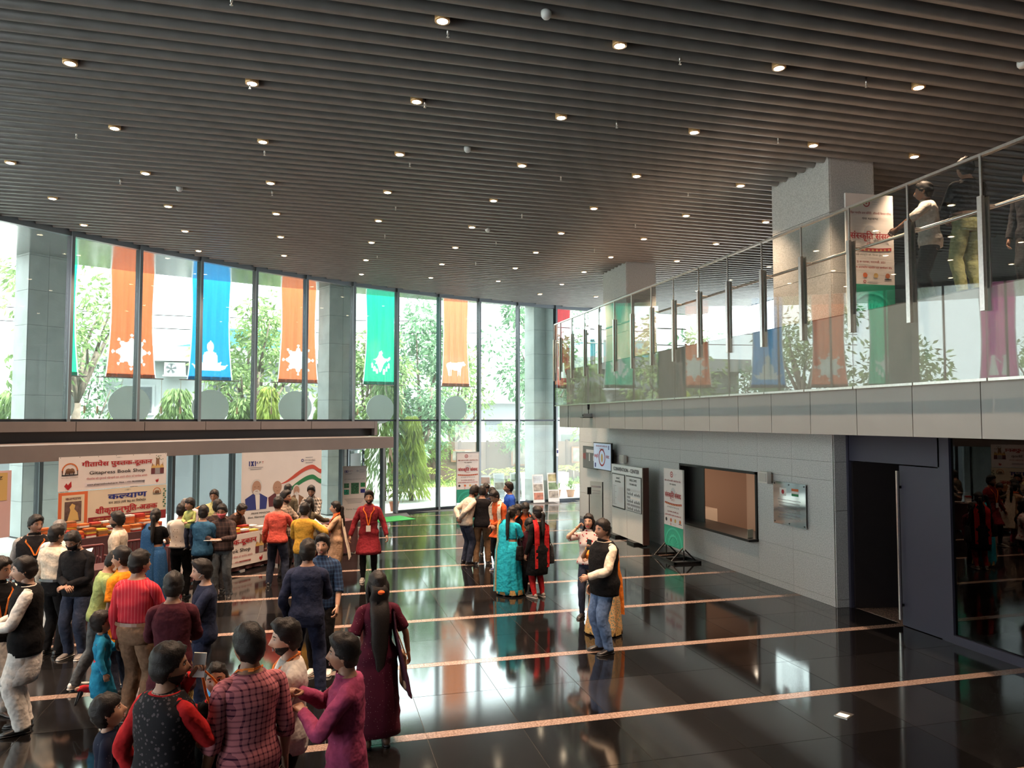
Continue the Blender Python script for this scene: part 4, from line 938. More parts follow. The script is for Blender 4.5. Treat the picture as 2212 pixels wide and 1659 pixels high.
def beard_fn(kind, seed):
    def fn(az, p):
        h = head_pt(az, p); a = abs(az); z = h.z
        k = smooth01((-0.040 - z - 0.02 * gs(h.x, 0.03)) / 0.01) * smooth01((1.75 - a) / 0.2)
        if kind == 'moustache': k = smooth01(1 - abs(z + 0.049) / 0.008) * smooth01((0.030 - abs(h.x)) / 0.006) if h.y > 0 else 0
        elif kind == 'mask':
            k = smooth01((0.0 - z + 0.012 * gs(h.x, 0.012) - 0.012) / 0.008) * smooth01((1.25 - a) / 0.1) * smooth01((z + 0.116) / 0.01)
        elif kind == 'chinmask': k = smooth01((-0.078 - z) / 0.008) * smooth01((1.35 - a) / 0.1)
        else:
            m_ = gs(h.x, 0.022) * gs(z + 0.064, 0.011); k *= (1 - min(1, 1.6 * m_))
            k = max(k, (smooth01(1 - abs(z + 0.048) / 0.009) * smooth01((0.034 - abs(h.x)) / 0.006)) if h.y > 0 else 0)
        n_ = h.normalized()
        return lerp(h * 0.95, h + n_ * (0.006 + (0.006 if 'mask' in kind else 0.004 * noise.noise(h * 60))), k)
    return fn
def ik(S, T, a, b, pole):
    d = T - S; L = d.length; L2 = max(abs(a - b) + 0.02, min(L, (a + b) * 0.985)); T = S + d.normalized() * L2; d = T - S
    x = (a * a - b * b + L2 * L2) / (2 * L2); h = math.sqrt(max(0.0, a * a - x * x)); dn = d.normalized()
    pl = pole - dn * pole.dot(dn)
    pl = pl.normalized() if pl.length > 1e-4 else dn.orthogonal().normalized()
    return S + dn * x + pl * h, T
def hand_geo(g, W, d, up, side, curl=0.5, s=1.0, spread=0.12):
    """palm, four fingers and a thumb; d = along the forearm, up = back of the hand, side = +1 right hand"""
    d = d.normalized(); up = (up - d * up.dot(d)).normalized(); t = d.cross(up).normalized() * (-side)   # t points to the thumb side
    M = lambda x, y, z: W + (t * x + d * y + up * z) * s
    rings = []
    for y, a, b in ((-0.03, .026, .021), (0.0, .028, .019), (.03, .036, .017), (.065, .041, .015), (.088, .040, .012)): rings.append((M(0, y, 0), t, up, a * s, b * s))
    g.ring_loft(rings, 12)
    for k, (x, L, r) in enumerate(((.029, .070, .0085), (.010, .078, .0088), (-.010, .072, .0084), (-.028, .056, .0075))):
        a = 0.15 + curl * 1.25; p = M(x, .082, 0); pts = [M(x * 0.9, .06, 0), p]; ang = 0.0; fr = (x / 0.03) * spread
        for q, f in enumerate((.42, .32, .26)):
            ang += a * (0.7, 1.0, 0.8)[q] * (0.6 + 0.5 * curl)
            dv = d * math.cos(ang) - up * math.sin(ang) + t * fr * math.cos(ang); pts.append(pts[-1] + dv.normalized() * L * f * s)
        g.limb(pts, [r * s, r * s, r * s, r * 0.9 * s, r * 0.7 * s], 7, 2)
    th = [M(.022, .012, -.004), M(.044, .034, -.012), M(.054, .060, -.020 - .012 * curl), M(.050 - .018 * curl, .084, -.026 - .02 * curl)]
    g.limb(th, [.013 * s, .0115 * s, .010 * s, .0075 * s], 7, 2)
SKIN = {}
def skin(i):
    cols = [(0.36, 0.19, 0.12), (0.29, 0.145, 0.088), (0.22, 0.105, 0.062), (0.42, 0.235, 0.155)]
    return mat('skin_%d' % i, cols[i], 0.5, 0, 0.07, 14)
M_hair = mat('black_hair', (0.010, 0.007, 0.006), 0.55, 0, 0.3, 60, spec=0.25, bump=0.2, bscale=120); M_hairg = mat('grey_hair', (0.10, 0.09, 0.085), 0.5, 0, 0.3, 60)
M_eye = mat('eye_white', (0.45, 0.42, 0.38), 0.3); M_iris = mat('eye_iris', (0.012, 0.008, 0.006), 0.2); M_lip = mat('lip', (0.26, 0.085, 0.07), 0.5); M_lipred = mat('red_lip', (0.42, 0.03, 0.035), 0.4)
M_shoeb = mat('black_shoe', (0.014, 0.012, 0.012), 0.4); M_shoew = mat('white_shoe', (0.62, 0.60, 0.57), 0.5); M_shoebr = mat('brown_shoe', (0.10, 0.05, 0.03), 0.5); M_shoeg = mat('grey_shoe', (0.20, 0.17, 0.15), 0.6); M_sole = mat('shoe_sole', (0.42, 0.38, 0.35), 0.7); M_shoeblue = mat('blue_shoe', (0.07, 0.08, 0.16), 0.6)
M_lan = mat('orange_ribbon', (0.85, 0.23, 0.03), 0.6); M_badge = mat('badge_card', (0.66, 0.60, 0.55), 0.5); M_gold = mat('gold', (0.55, 0.36, 0.12), 0.3, 1.0)
M_phone = mat('black_phone', (0.01, 0.01, 0.012), 0.2); M_paper = mat('white_paper', (0.72, 0.70, 0.68), 0.7)
ARMS = {  # hand target (x out, y forward, z up for a 1.70 m figure), elbow pole, finger curl
    'down': ((.26, .06, .80), (.3, -1, 0), .45), 'downb': ((.27, -.06, .82), (.3, -1, 0), .5), 'swing': ((.25, .22, .84), (.2, -1, -.2), .5), 'back': ((.24, -.22, .86), (.3, -1, 0), .5),
    'front': ((.05, .30, 1.04), (1, -.6, -.5), .7), 'hold': ((.08, .34, 1.12), (1, -.5, -.6), .8), 'read': ((.10, .36, 1.20), (.8, -.2, -1), .7), 'ear': ((.13, .10, 1.56), (.7, .5, -1), .9), 'chin': ((.06, .20, 1.50), (.7, .2, -1), .9),
    'pocket': ((.22, .10, .86), (.8, -1, .1), .6), 'hip': ((.24, .02, 1.0), (1, -.4, 0), .6), 'behind': ((.02, -.17, .95), (1, -.6, 0), .7), 'table': ((.16, .46, .98), (.6, -1, -.2), .3), 'reach': ((.20, .55, 1.18), (.6, -.5, -1), .4), 'belly': ((.0, .22, 1.02), (1, -.7, -.3), .6),
    'up': ((.12, .28, 1.62), (.8, .2, -1), .8), 'chest': ((.0, .24, 1.24), (1, -.1, -.8), .8), 'rail': ((.42, .34, 1.06), (.7, -.8, .2), .7), 'forward': ((.22, .42, .82), (.3, -1, -.2), .5), 'wide': ((.36, .10, .84), (.4, -1, 0), .5), 'clasp': ((.03, .30, 1.20), (1, -.2, -.7), .9)}
BODIES = []
def person(label, x, y, hd, H=1.70, z=0.0, fem=False, girth=1.0, sk=1, la='down', ra='down', lean=0.0, slean=0.0, twist=0.0, hy=0.0, hp=0.0, hr=0.0, hair='short', hairm=None, vol=1.0, beard=None, beardm=None,
           top=None, bot=None, shoes=None, feet=None, face=True, ext=(), group=None, seat=0.0, lip=None, child=False, hlen=0.45):
    """one standing figure: a body mesh plus hair, clothes and carried things as its parts"""
    t = thing('person', label, 'person', (x, y, z), math.radians(hd - 90), group)
    s = H / 1.70; seed = rnd.uniform(0, 50); hs = s if not child else 0.16 * 1.70 / 0.28 * (0.55 + 0.45 * s) * 1.0
    hs *= 1.05
    if child: hs = lerp(0.86, 1.04, (H - 0.6) / 1.1)
    tab = TORSO_F if fem else TORSO_M
    ln, sl, tw = math.radians(lean), math.radians(slean), math.radians(twist)
    Z = Vector((0, 0, 1))
    pel = Vector((0, -0.10 * math.sin(ln) * s, (0.93 - 0.02 * abs(math.sin(ln)) - seat) * s))
    up = Vector((math.sin(sl), math.sin(ln), math.cos(ln) * math.cos(sl))).normalized()
    def frame(d):
        """centre, right, forward of the trunk at distance d above the pelvis"""
        k = smooth01((d / s + 0.05) / 0.2); dv = Z.lerp(up, k).normalized(); a = tw * smooth01(d / s / 0.4)
        r = Vector((math.cos(a), math.sin(a), 0)); r = (r - dv * r.dot(dv)).normalized(); f = dv.cross(r)
        return pel + (up if d > 0 else Z) * d, r, f
    def tor(d, off=0.0):
        c, r, f = frame(d * s); a, b, yo = interp(tab, d)
        g = girth if -0.2 < d < 0.44 else 1 + (girth - 1) * 0.4
        gb = 1 + (girth - 1) * (1.9 if -0.05 < d < 0.3 else 1.0)
        fo = 0.045 * (girth - 1) * 2.2 * gs(d - 0.12, 0.16) if girth > 1 else 0
        return c + f * ((yo + fo) * s), r, f, a * s * g + off, b * s * gb + off
    def surf(d, th, off=0.0):
        c, r, f, a, b = tor(d, off); return c + r * (a * math.cos(th)) + f * (b * math.sin(th))
    N, Nr, Nf = frame(0.53 * s)
    hw = (0.158 if fem else 0.174) * s * (1 + (girth - 1) * 0.6)
    # head frame
    hup = (up * 0.6 + Z * 0.4).normalized(); hcen = N + hup * (0.045 * s) + Nf * (0.012 * s)
    bx = Matrix((Nr, Nf, Nr.cross(Nf))).transposed()
    HR = Matrix.Rotation(tw * 0 + math.radians(-hy), 3, 'Z') @ Matrix.Rotation(math.radians(hp), 3, 'X') @ Matrix.Rotation(math.radians(hr), 3, 'Y')
    base = Matrix.Rotation(math.atan2(Nr.y, Nr.x), 3, 'Z')
    HR = base @ Matrix.Rotation(math.radians(-lean * 0.45), 3, 'X') @ HR
    hc = hcen + HR @ Vector((0, 0.012 * hs, 0.085 * hs))
    HP = lambda v: hc + HR @ (Vector(v) * hs)
    # limbs
    J = {}
    for sd, nm, arm in ((1, 'r', ra), (-1, 'l', la)):
        S = N - up * (0.108 * s) + Nr * (sd * hw * 0.97) - Nf * (0.006 * s)
        tgt, pole, curl = ARMS[arm] if isinstance(arm, str) else (arm + ((.5,) if len(arm) == 2 else ()))
        T = Vector((tgt[0] * sd, tgt[1], tgt[2])) * s
        if isinstance(arm, str) and arm not in ('down', 'downb', 'swing', 'back', 'wide', 'forward'):  # targets follow the trunk
            o0 = pel; k = Vector((T.x, T.y, 0)); T = pel + Nr * T.x + Nf * T.y + up * (T.z - 0.93 * s)
        else: T = T + Vector((0, pel.y, -seat * s)) + (Vector((up.x, up.y, 0)) * 0.35 * s)
        pl = Nr * (pole[0] * sd) + Nf * pole[1] + Z * pole[2]
        E, Wp = ik(S, T, 0.285 * s, 0.255 * s, pl); J[nm] = (S, E, Wp, curl)
    fd = feet or ((.10, .0, 8), (-.10, .0, -8))
    for (fx, fy, fa, *rest), nm in zip(fd, ('R', 'L')):
        sd = 1 if nm == 'R' else -1
        hip = pel + Vector((0.085 * s * sd * (1.05 if fem else 1), 0, -0.03 * s)); lift = rest[0] if rest else 0.0
        ank = Vector((fx * s, fy * s, 0.085 * s + lift)); K, A2 = ik(hip, ank, 0.43 * s, 0.41 * s, Vector((0.08 * sd, 1, 0)))
        J[nm] = (hip, K, A2, fa, lift)
    # ------------ body skin
    g = Geo()
    g.ring_loft([tor(d) for d in (-.13, -.06, 0, .06, .12, .2, .27, .33, .39, .43, .475, .515, .545, .58, .62)], 18)
    for nm in 'rl':
        S, E, Wp, curl = J[nm]; a = s * (0.88 if fem else 1.0) * (1 + (girth - 1) * 0.5)
        g.limb([S - Nr * (0.05 * s * (1 if nm == 'r' else -1)), S, S.lerp(E, .5), E, E.lerp(Wp, .35), Wp], [.036 * a, .050 * a, .046 * a, .039 * a, .039 * a, .026 * a], 12, 3)
    for nm in 'RL':
        hip, K, A2, fa, lift = J[nm]; a = s * (1 + (girth - 1) * 0.4)
        g.limb([hip + Z * 0.04 * s, hip.lerp(K, .4), K, K.lerp(A2, .35), A2, A2 - Z * 0.03 * s], [.085 * a, .076 * a, .054 * a, .054 * a, .034 * a, .034 * a], 12, 3)
    h2 = Geo()
    v_, f_ = head_grid(head_pt, 36 if face else 26, 28 if face else 20); h2.add([HP(v) for v in v_], f_)
    h2.limb([N - up * 0.04 * s, N + hup * 0.02 * s, hc + HR @ Vector((0, -0.020, -0.05)) * hs], [.062 * s * (.86 if fem else 1), .054 * s * (.86 if fem else 1), .052 * s * (.86 if fem else 1)], 14, 3)
    for sd in (-1, 1):
        h2.ell(HP((sd * 0.077, -0.004, -0.008)), .010 * hs, .019 * hs, .031 * hs, 8, 6, HR @ Matrix.Rotation(sd * 0.35, 3, 'Z'))
    for nm in 'rl':
        S, E, Wp, curl = J[nm]; sd = 1 if nm == 'r' else -1
        d = (Wp - E).normalized(); bk = Nr * sd * 0.8 + Z * 0.2
        if curl > .55: bk = -Nf * 0.3 + Nr * sd * 0.5 + Z * 0.3
        hand_geo(h2, Wp, d, bk, sd, curl, (0.93 if fem else 1.0) * s)
    me = g.mesh('body'); bo = link('body', me, skin(sk), t)
    md = bo.modifiers.new('one_skin', 'REMESH'); md.mode = 'VOXEL'; md.voxel_size = 0.017 if H > 1.2 else 0.013; md.use_smooth_shade = True
    BODIES.append((bo, h2, skin(sk)))
    # ------------ hair and face
    hm = hairm or M_hair
    st = hair if hair in ('short', 'quiff', 'bald', 'fringe', 'long') else 'pony'
    v_, f_ = head_grid(hair_fn(st, seed, vol), 40, 30); hg = Geo().add([HP(v) for v in v_], f_)
    if hair == 'long':
        L = hlen * s
        pts = [HP((0, -.055, .03)), HP((0, -.105, -.04)), HP((0, -.085, -.13)), surf(.40, -PI / 2, .03 * s), surf(.40, -PI / 2, .035 * s) - Z * (L * .4) - Nf * 0.01, surf(.40, -PI / 2, .035 * s) - Z * L]
        hg.limb(pts, [.07 * hs, .085 * hs, .09 * hs, .10 * s, .09 * s, .02 * s], 14, 4, 0.012, seed, 0.42, Nr)
        for sd in (-1, 1): hg.limb([HP((sd * .06, .02, .06)), HP((sd * .088, -.005, 0)), HP((sd * .088, -.01, -.09)), HP((sd * .085, .0, -.17))], [.02 * hs, .026 * hs, .028 * hs, .012 * hs], 8, 3, 0.006, seed)
    if hair in ('pony', 'braid'):
        L = hlen * s; pts = [HP((0, -.10, .02)), HP((0, -.135, -.01)), HP((0, -.13, -.10)), surf(.38, -PI / 2, .04 * s) - Z * 0.0, surf(.38, -PI / 2, .045 * s) - Z * L * .5, surf(.38, -PI / 2, .03 * s) - Z * L]
        hg.limb(pts, [.03 * hs, .036 * hs, .040 * hs, .036 * s, .030 * s, .008 * s], 10, 4, 0.010 if hair == 'pony' else 0.016, seed)
    if hair == 'bun': hg.ell(HP((0, -.135, .0)), .045 * hs, .04 * hs, .042 * hs)
    hg.build('hair', hm, t, True)
    if beard:
        v_, f_ = head_grid(beard_fn(beard, seed), 40, 34); Geo().add([HP(v) for v in v_], f_).build('face_mask' if 'mask' in beard else ('moustache' if beard == 'moustache' else 'beard'), beardm or hm, t, True)
        if 'mask' in beard:
            e = Geo()
            for sd in (-1, 1): e.tube([HP((sd * .066, .045, -.05)), HP((sd * .080, .005, -.015)), HP((sd * .079, -.02, -.01))], 0.003, 5)
            e.build('mask_loop', M_paper, t)
    if face:
        for sd in (-1, 1):
            eo = Geo().ell(HP((sd * .0315, .0775, .010)), .0130 * hs, .0080 * hs, .0058 * hs, 10, 8, HR).build('eye', M_eye, t, True)
            Geo().ell(HP((sd * .0315 , .0845, .010)), .0062 * hs, .003 * hs, .0062 * hs, 8, 6, HR).build('iris', M_iris, eo, True)
            Geo().limb([HP((sd * .016, .0915, .026)), HP((sd * .032, .089, .033)), HP((sd * .050, .076, .028))], [.0028 * hs, .0036 * hs, .002 * hs], 6, 3).build('eyebrow', hm, t, True)
        lg = Geo(); lg.limb([HP((-.023, .087, -.066)), HP((-.010, .0975, -.060)), HP((0, .099, -.061)), HP((.010, .0975, -.060)), HP((.023, .087, -.066))], [.002 * hs, .0045 * hs, .005 * hs, .0045 * hs, .002 * hs], 7, 3)
        lg.limb([HP((-.022, .087, -.066)), HP((-.010, .0955, -.072)), HP((.010, .0955, -.072)), HP((.022, .087, -.066))], [.002 * hs, .0055 * hs, .0055 * hs, .002 * hs], 7, 3)
        lg.build('lips', lip or M_lip, t, True)
    # ------------ clothes
    def cloth_trunk(g, d0, d1, off, step=0.035, wob=0.016, n=34, skirt=None, pleat=0.0):
        rings = []
        if skirt:
            zt, flare, depth = skirt; c0, r0, f0, a0, b0 = tor(d0, off + (0.020 * s * smooth01((0.10 - d0) / 0.16))); m = max(5, int((c0.z - zt) / 0.06))
            cx = (J['R'][1] + J['L'][1]) * 0.5
            for k in range(m, 0, -1):
                u = k / m; c = c0.lerp(Vector((cx.x * .5, c0.y * (1 - u) + cx.y * .55 * u, zt)), u); c.z = lerp(c0.z, zt, u)
                rings.append((c, Vector((1, 0, 0)), Vector((0, 1, 0)), lerp(a0, flare * s, u ** 0.8), lerp(b0, depth * s, u ** 0.8)))
        d = d0; ease = lambda d: off + (0.020 * s * smooth01((0.10 - d) / 0.16))
        while d < d1 - 1e-6: rings.append(tor(d, ease(d))); d += step
        rings.append(tor(d1, off))
        b = len(g.v); g.ring_loft(rings, n, True)
        for k in range(len(rings)):
            c, r, f, a, bb = rings[k]
            for i in range(n):
                v = Vector(g.v[b + k * n + i]); dr = (v - c); q = dr.normalized()
                w_ = wob * noise.noise(Vector((v.x * 7 + seed, v.y * 7, v.z * 13 + (v.x + v.y) * 4))) + 0.4 * wob * noise.noise(Vector((v.x * 22, v.y * 22 + seed, v.z * 26)))
                if pleat and skirt and k < m + 1: w_ += pleat * (1 - k / (m + 1)) * math.sin(2 * PI * i / n * 9 + seed)
                g.v[b + k * n + i] = tuple(v + q * w_)
        return g
    def sleeve(g, nm, upto, off, wob=0.008):
        S, E, Wp, curl = J[nm]; sd = 1 if nm == 'r' else -1; a = s * (0.9 if fem else 1.0) * (1 + (girth - 1) * 0.5)
        st_ = S - Nr * (0.085 * s * sd) + up * 0.034 * s
        if upto == 'half': g.limb([st_, S + Nr * (sd * 0.004), S.lerp(E, .35), S.lerp(E, .82)], [.034 * a + off, .052 * a + off, .055 * a + off, .056 * a + off * 1.4], 16, 4, wob, seed + sd)
        elif upto == 'short': g.limb([st_, S, S.lerp(E, .5)], [.034 * a + off, .052 * a + off, .054 * a + off], 16, 4, wob, seed + sd)
        elif upto == 'rolled': g.limb([st_, S, S.lerp(E, .5), E, E.lerp(Wp, .22)], [.034 * a + off, .052 * a + off, .052 * a + off, .047 * a + off, .050 * a + off], 16, 5, wob, seed + sd)
        else: g.limb([st_, S, S.lerp(E, .5), E, E.lerp(Wp, .5), E.lerp(Wp, .97)], [.034 * a + off, .052 * a + off, .051 * a + off, .046 * a + off, .041 * a + off, .032 * a + off], 16, 5, wob * 1.25, seed + sd)
    def collar(m, h=0.035, off=0.016, nm='collar'):
        cg = Geo(); rings = []
        for k in range(4):
            u = k / 3; c = N + hup * ((-0.030 + u * h) * s) + Nf * ((0.004 + 0.006 * u) * s); tilt = (hup - Nf * 0.25).normalized(); f = (Nf - tilt * Nf.dot(tilt)).normalized(); r = f.cross(tilt)
            rings.append((c, r, f, (.070 - .008 * u) * s + off * .5, (.074 - .010 * u) * s + off * .5))
        cg.ring_loft(rings, 20, False); return cg.build(nm, m, t, True)
    if bot:
        kind, bm = bot[0], bot[1]
        if kind in ('trousers', 'pajama', 'slim'):
            bg = Geo(); o = {'trousers': .020, 'pajama': .034, 'slim': .008}[kind] * s
            hi = bot[2] if len(bot) > 2 else 0.10
            bg.ring_loft([tor(d, .004) for d in (-.13, -.09, -.04, 0, .04, hi)], 22)
            for nm in 'RL':
                hip, K, A2, fa, lift = J[nm]; q = s * (1 + (girth - 1) * .4)
                cuff = {'trousers': .050, 'pajama': .056, 'slim': .032}[kind] * s + o * .6
                bg.limb([hip + Z * 0.03 * s, hip.lerp(K, .3), hip.lerp(K, .65), K, K.lerp(A2, .4), K.lerp(A2, .8), A2 - Z * 0.035 * s], [.084 * q, .078 * q + o, .068 * q + o, .058 * q + o, .054 * q + o, .043 * q + o, cuff], 16, 4, 0.011, seed)
            bg.build('trousers' if kind != 'slim' else 'leggings', bm, t, True)
            if len(bot) > 3:
                be = Geo(); be.ring_loft([tor(hi - 0.035, .034 * s), tor(hi - .002, .032 * s)], 24, False); be.build('belt', bot[3], t)
        elif kind == 'skirt':
            bg = Geo(); zt = (bot[2] if len(bot) > 2 else 0.03) * s; cloth_trunk(bg, -.02, .12, .012, skirt=(zt, bot[3] if len(bot) > 3 else .25, bot[4] if len(bot) > 4 else .22), n=72, pleat=0.020 * s, wob=0.008); bg.build('skirt', bm, t, True)
            if len(bot) > 5:
                bd = Geo(); c0 = Vector((0, 0, 0)); cx = (J['R'][1] + J['L'][1]) * 0.5; rings = []
                for zz, e in ((zt - 0.002, 0.006), (zt + 0.09 * s, 0.001)): rings.append((Vector((cx.x * .5, cx.y * .55, zz)), Vector((1, 0, 0)), Vector((0, 1, 0)), (bot[3] + e) * s + .004, (bot[4] + e) * s + .004))
                bd.ring_loft(rings, 40, False); bd.build('border', bot[5], t, True)
    if top:
        kind, tm = top[0], top[1]; slv = top[2] if len(top) > 2 else 'long'; hem = top[3] if len(top) > 3 else None
        tg = Geo(); off = 0.014 * s if kind != 'loose' else 0.024 * s
        if kind == 'kurta': cloth_trunk(tg, -.08, .515, off, skirt=((hem or .56) * s, top[4] if len(top) > 4 else .225, top[5] if len(top) > 5 else .195))
        elif kind == 'tucked': cloth_trunk(tg, .08, .515, off)
        elif kind == 'blouse': cloth_trunk(tg, .17, .49, .008 * s, wob=.004)
        else: cloth_trunk(tg, hem if hem is not None else -.13, .515, off, wob=0.012)
        for nm in 'rl':
            if slv != 'none': sleeve(tg, nm, slv, off * 0.75)
        tg.build({'kurta': 'kurta', 'blouse': 'blouse', 'tee': 't_shirt', 'sweater': 'sweater'}.get(kind, 'shirt'), tm, t, True)
        if kind in ('shirt', 'tucked', 'kurta', 'loose'): collar(tm, 0.034 if kind != 'kurta' else 0.028)
        if slv == 'rolled':
            for nm in 'rl':
                S, E, Wp, curl = J[nm]; Geo().limb([E.lerp(Wp, .10), E.lerp(Wp, .25)], [.058 * s, .060 * s], 14, 2, 0.004, seed).build('rolled_cuff', tm, t, True)
    # ------------ shoes
    for nm in 'RL':
        hip, K, A2, fa, lift = J[nm]; a = math.radians(fa); f = Vector((-math.sin(-a), math.cos(a), 0)); f = Vector((math.sin(a), math.cos(a), 0)); r = Vector((math.cos(a), -math.sin(a), 0))
        if lift > 0.25 * s: f = (Vector((0, -0.25, -1))).normalized(); zz = Vector((0, 1, -0.25)).normalized()
        else: zz = Z
        o = Vector((A2.x, A2.y, A2.z - 0.085 * s)); fg = Geo(); bare = shoes is None or shoes == 'sandal'
        q = 1.0 if not bare else 0.88
        rings = []
        for yy, w_, h_ in ((-.070, .022, .050), (-.055, .033, .070), (-.01, .036, .078), (.04, .037, .066), (.09, .043, .045), (.14, .042, .034), (.18, .026, .024)):
            rings.append((o + f * (yy * s) + zz * ((h_ * 0.5 + (0.012 if not bare else 0.008)) * s), r, zz, w_ * s * q, h_ * 0.5 * s * q))
        fg.ring_loft(rings, 14); sh = fg.build('shoe' if not bare else 'foot', shoes if not bare else skin(sk), t, True)
        so = Geo(); so.ring_loft([(o + f * (yy * s) + zz * (0.009 * s), r, zz, w_ * s, .009 * s) for yy, w_ in ((-.078, .025), (-.05, .038), (.0, .038), (.05, .040), (.10, .046), (.15, .044), (.192, .026))], 12)
        so.build('sole', M_sole if shoes not in (M_shoeb, M_shoebr) else M_shoeb, sh if sh else t, True)
    # ------------ extras
    for e in ext:
        k = e[0]
        if k == 'vest':
            vg = Geo(); cloth_trunk(vg, e[2] if len(e) > 2 else -.16, .512, 0.034 * s, wob=.006, n=34)
            for nm in 'rl':
                S, E, Wp, curl = J[nm]; sd = 1 if nm == 'r' else -1; vg.limb([S - Nr * (0.09 * s * sd) + up * .02 * s, S - Nr * (sd * .020 * s) + up * .004 * s], [.046 * s, .072 * s], 16, 3)
            vg.build('waistcoat', e[1], t, True); collar(e[1], 0.040, 0.030, 'waistcoat_collar')
        elif k == 'lanyard':
            lg = Geo(); L = e[1] if len(e) > 1 else .20; dl = e[2] if len(e) > 2 else 0.030
            pts = []; sds = []
            for th, d in ((-PI / 2, .50), (-2.2, .505), (PI, .50)): pass
            for sd in (-1, 1):
                p = [N - Nf * 0.072 * s + up * 0.012 * s, N + Nr * (sd * 0.078 * s) + up * 0.004 * s, surf(.44, PI / 2 + sd * -0.55, dl * s), surf(.36, PI / 2 - sd * 0.24, dl * s), surf(L, PI / 2 - sd * 0.04, dl * s)]
                lg.ribbon([p[0], p[0].lerp(p[1], .5) + Nr * sd * .012, p[1], p[1].lerp(p[2], .5) + Nf * .012, p[2], p[3], p[4]], [up, up, Nf + Nr * -sd * .2, Nr, Nr, Nr, Nr], 0.010 * s, 0.0025)
            lg.build('lanyard', M_lan, t)
            if len(e) > 3 and e[3]:
                p = surf(L, PI / 2, (dl + .008) * s); bg = Geo(); q = Matrix((Nr, Nf, up)).transposed()
                for (w_, h_) in ((.045, .12),):
                    bg.add([p + q @ Vector(v) for v in ((-w_, 0, 0), (w_, 0, 0), (w_, .004, 0), (-w_, .004, 0), (-w_, 0, -h_), (w_, 0, -h_), (w_, .004, -h_), (-w_, .004, -h_))], [(0, 1, 2, 3), (7, 6, 5, 4), (0, 4, 5, 1), (1, 5, 6, 2), (2, 6, 7, 3), (3, 7, 4, 0)])
                bg.build('badge', M_badge, t)
        elif k == 'stole':                                            # scarf hanging from both shoulders, in front
            dg = Geo(); hz = e[2] if len(e) > 2 else 0.75; wv = e[3] if len(e) > 3 else 0.06
            for sd in (-1, 1):
                back = len(e) > 4 and e[4] == 'back'
                th = PI / 2 if not back else -PI / 2; fz = 1 if not back else -1
                p = [N - Nf * (0.07 * s * fz) + up * .015, N + Nr * (sd * 0.085 * s) + up * .012 * s, surf(.43, th - sd * fz * 0.75, .036 * s), surf(.33, th - sd * fz * 0.70, .040 * s), surf(.15, th - sd * fz * .70, .045 * s)]
                q = p[-1]; p += [Vector((q.x, q.y + .01 * fz, lerp(q.z, hz * s, .5))), Vector((q.x, q.y + 0.015 * fz, hz * s))]
                dg.ribbon(p, [up, Nf * fz + Nr * (-sd * .2)] + [Nr] * (len(p) - 2), wv * s, 0.006)
            dg.build('scarf', e[1], t, True)
        elif k == 'pallu':                                            # end of a sari over the left shoulder
            pg = Geo(); hz = e[2] if len(e) > 2 else 0.45
            p = [surf(.05, PI * .35, .03 * s), surf(.15, PI * .48, .035 * s), surf(.27, PI * .60, .035 * s), surf(.40, PI * .70, .036 * s), N + Nr * (-0.115 * s) + up * .008 * s, surf(.42, -PI * .70, .036 * s), surf(.30, -PI * .68, .040 * s), surf(.12, -PI * .66, .045 * s), surf(-.04, -PI * .66, .055 * s)]
            q = p[-1]; p += [Vector((q.x, q.y - .02, lerp(q.z, hz * s, .5))), Vector((q.x, q.y - 0.03, hz * s))]
            pg.ribbon(p, [Nr + up * .6, Nr + up * .7, Nr + up * .5, Nr + Nf * .1, Nf + Nr * .3] + [Nr] * (len(p) - 5), [.09 * s, .10 * s, .10 * s, .085 * s, .07 * s] + [.085 * s, .10 * s, .12 * s, .13 * s, .14 * s, .15 * s], 0.006); pl_ = pg.build('sari_end', e[1], t, True)
            if len(e) > 3:
                b2 = Geo(); b2.ribbon(p[4:], [Nf] + [Nr] * (len(p) - 5), 0.02 * s, 0.009); ob = b2.build('border', e[3], pl_, True); ob.location = Nr * (-0.11 * s)
        elif k == 'bag':                                              # shoulder bag at one side
            sd = 1 if e[2] == 'r' else -1; c = surf(e[3] if len(e) > 3 else .0, PI / 2 * (1 - sd), .10 * s) - Z * .10 * s - Nf * (e[4] if len(e) > 4 else 0.06) * s
            bg = Geo(); wv, hv, dv = (e[5] if len(e) > 5 else (.16, .26, .06)); rings = []
            for u, a_ in ((0, .85), (.1, 1.0), (.6, 1.0), (.95, .92), (1, .85)): rings.append((c + Z * ((u - .6) * hv * s), Nf, Nr, wv * a_ * s, dv * (1.1 - .6 * u) * s))
            bg.ring_loft(rings, 20); ob = bg.build('bag', e[1], t, True); S = J['r' if sd > 0 else 'l'][0]
            st_ = Geo(); tp = S + up * .062 * s - Nr * (sd * .05 * s)
            for fy in (-1, 1): st_.tube([c + Z * (.4 * hv * s) + Nf * (fy * wv * .6 * s), c.lerp(tp, .6) + Nf * (fy * wv * .35 * s) + Nr * sd * .01, tp + Nf * fy * .012], 0.007, 6)
            st_.build('bag_strap', e[1], ob)
        elif k in ('phone', 'paper', 'book', 'tray'):
            nm = e[1]; S, E, Wp, curl = J[nm]; d = (Wp - E).normalized(); c = Wp + d * (.085 * s); q = Matrix.Rotation(e[2] if len(e) > 2 else 0, 3, 'Z')
            w_, h_, th = {'phone': (.038, .078, .005), 'paper': (.105, .148, .002), 'book': (.10, .13, .02), 'tray': (.13, .005, .10)}[k]
            if k == 'tray': d_ = (Z + Nf * -.15).normalized()
            elif k == 'phone': d_ = (Z * .9 + d * .2).normalized()
            else: d_ = (d * .5 + Z * .5 + Nf * .3).normalized()
            rr = (Nr - d_ * Nr.dot(d_)).normalized(); nn = rr.cross(d_); bgm = Geo()
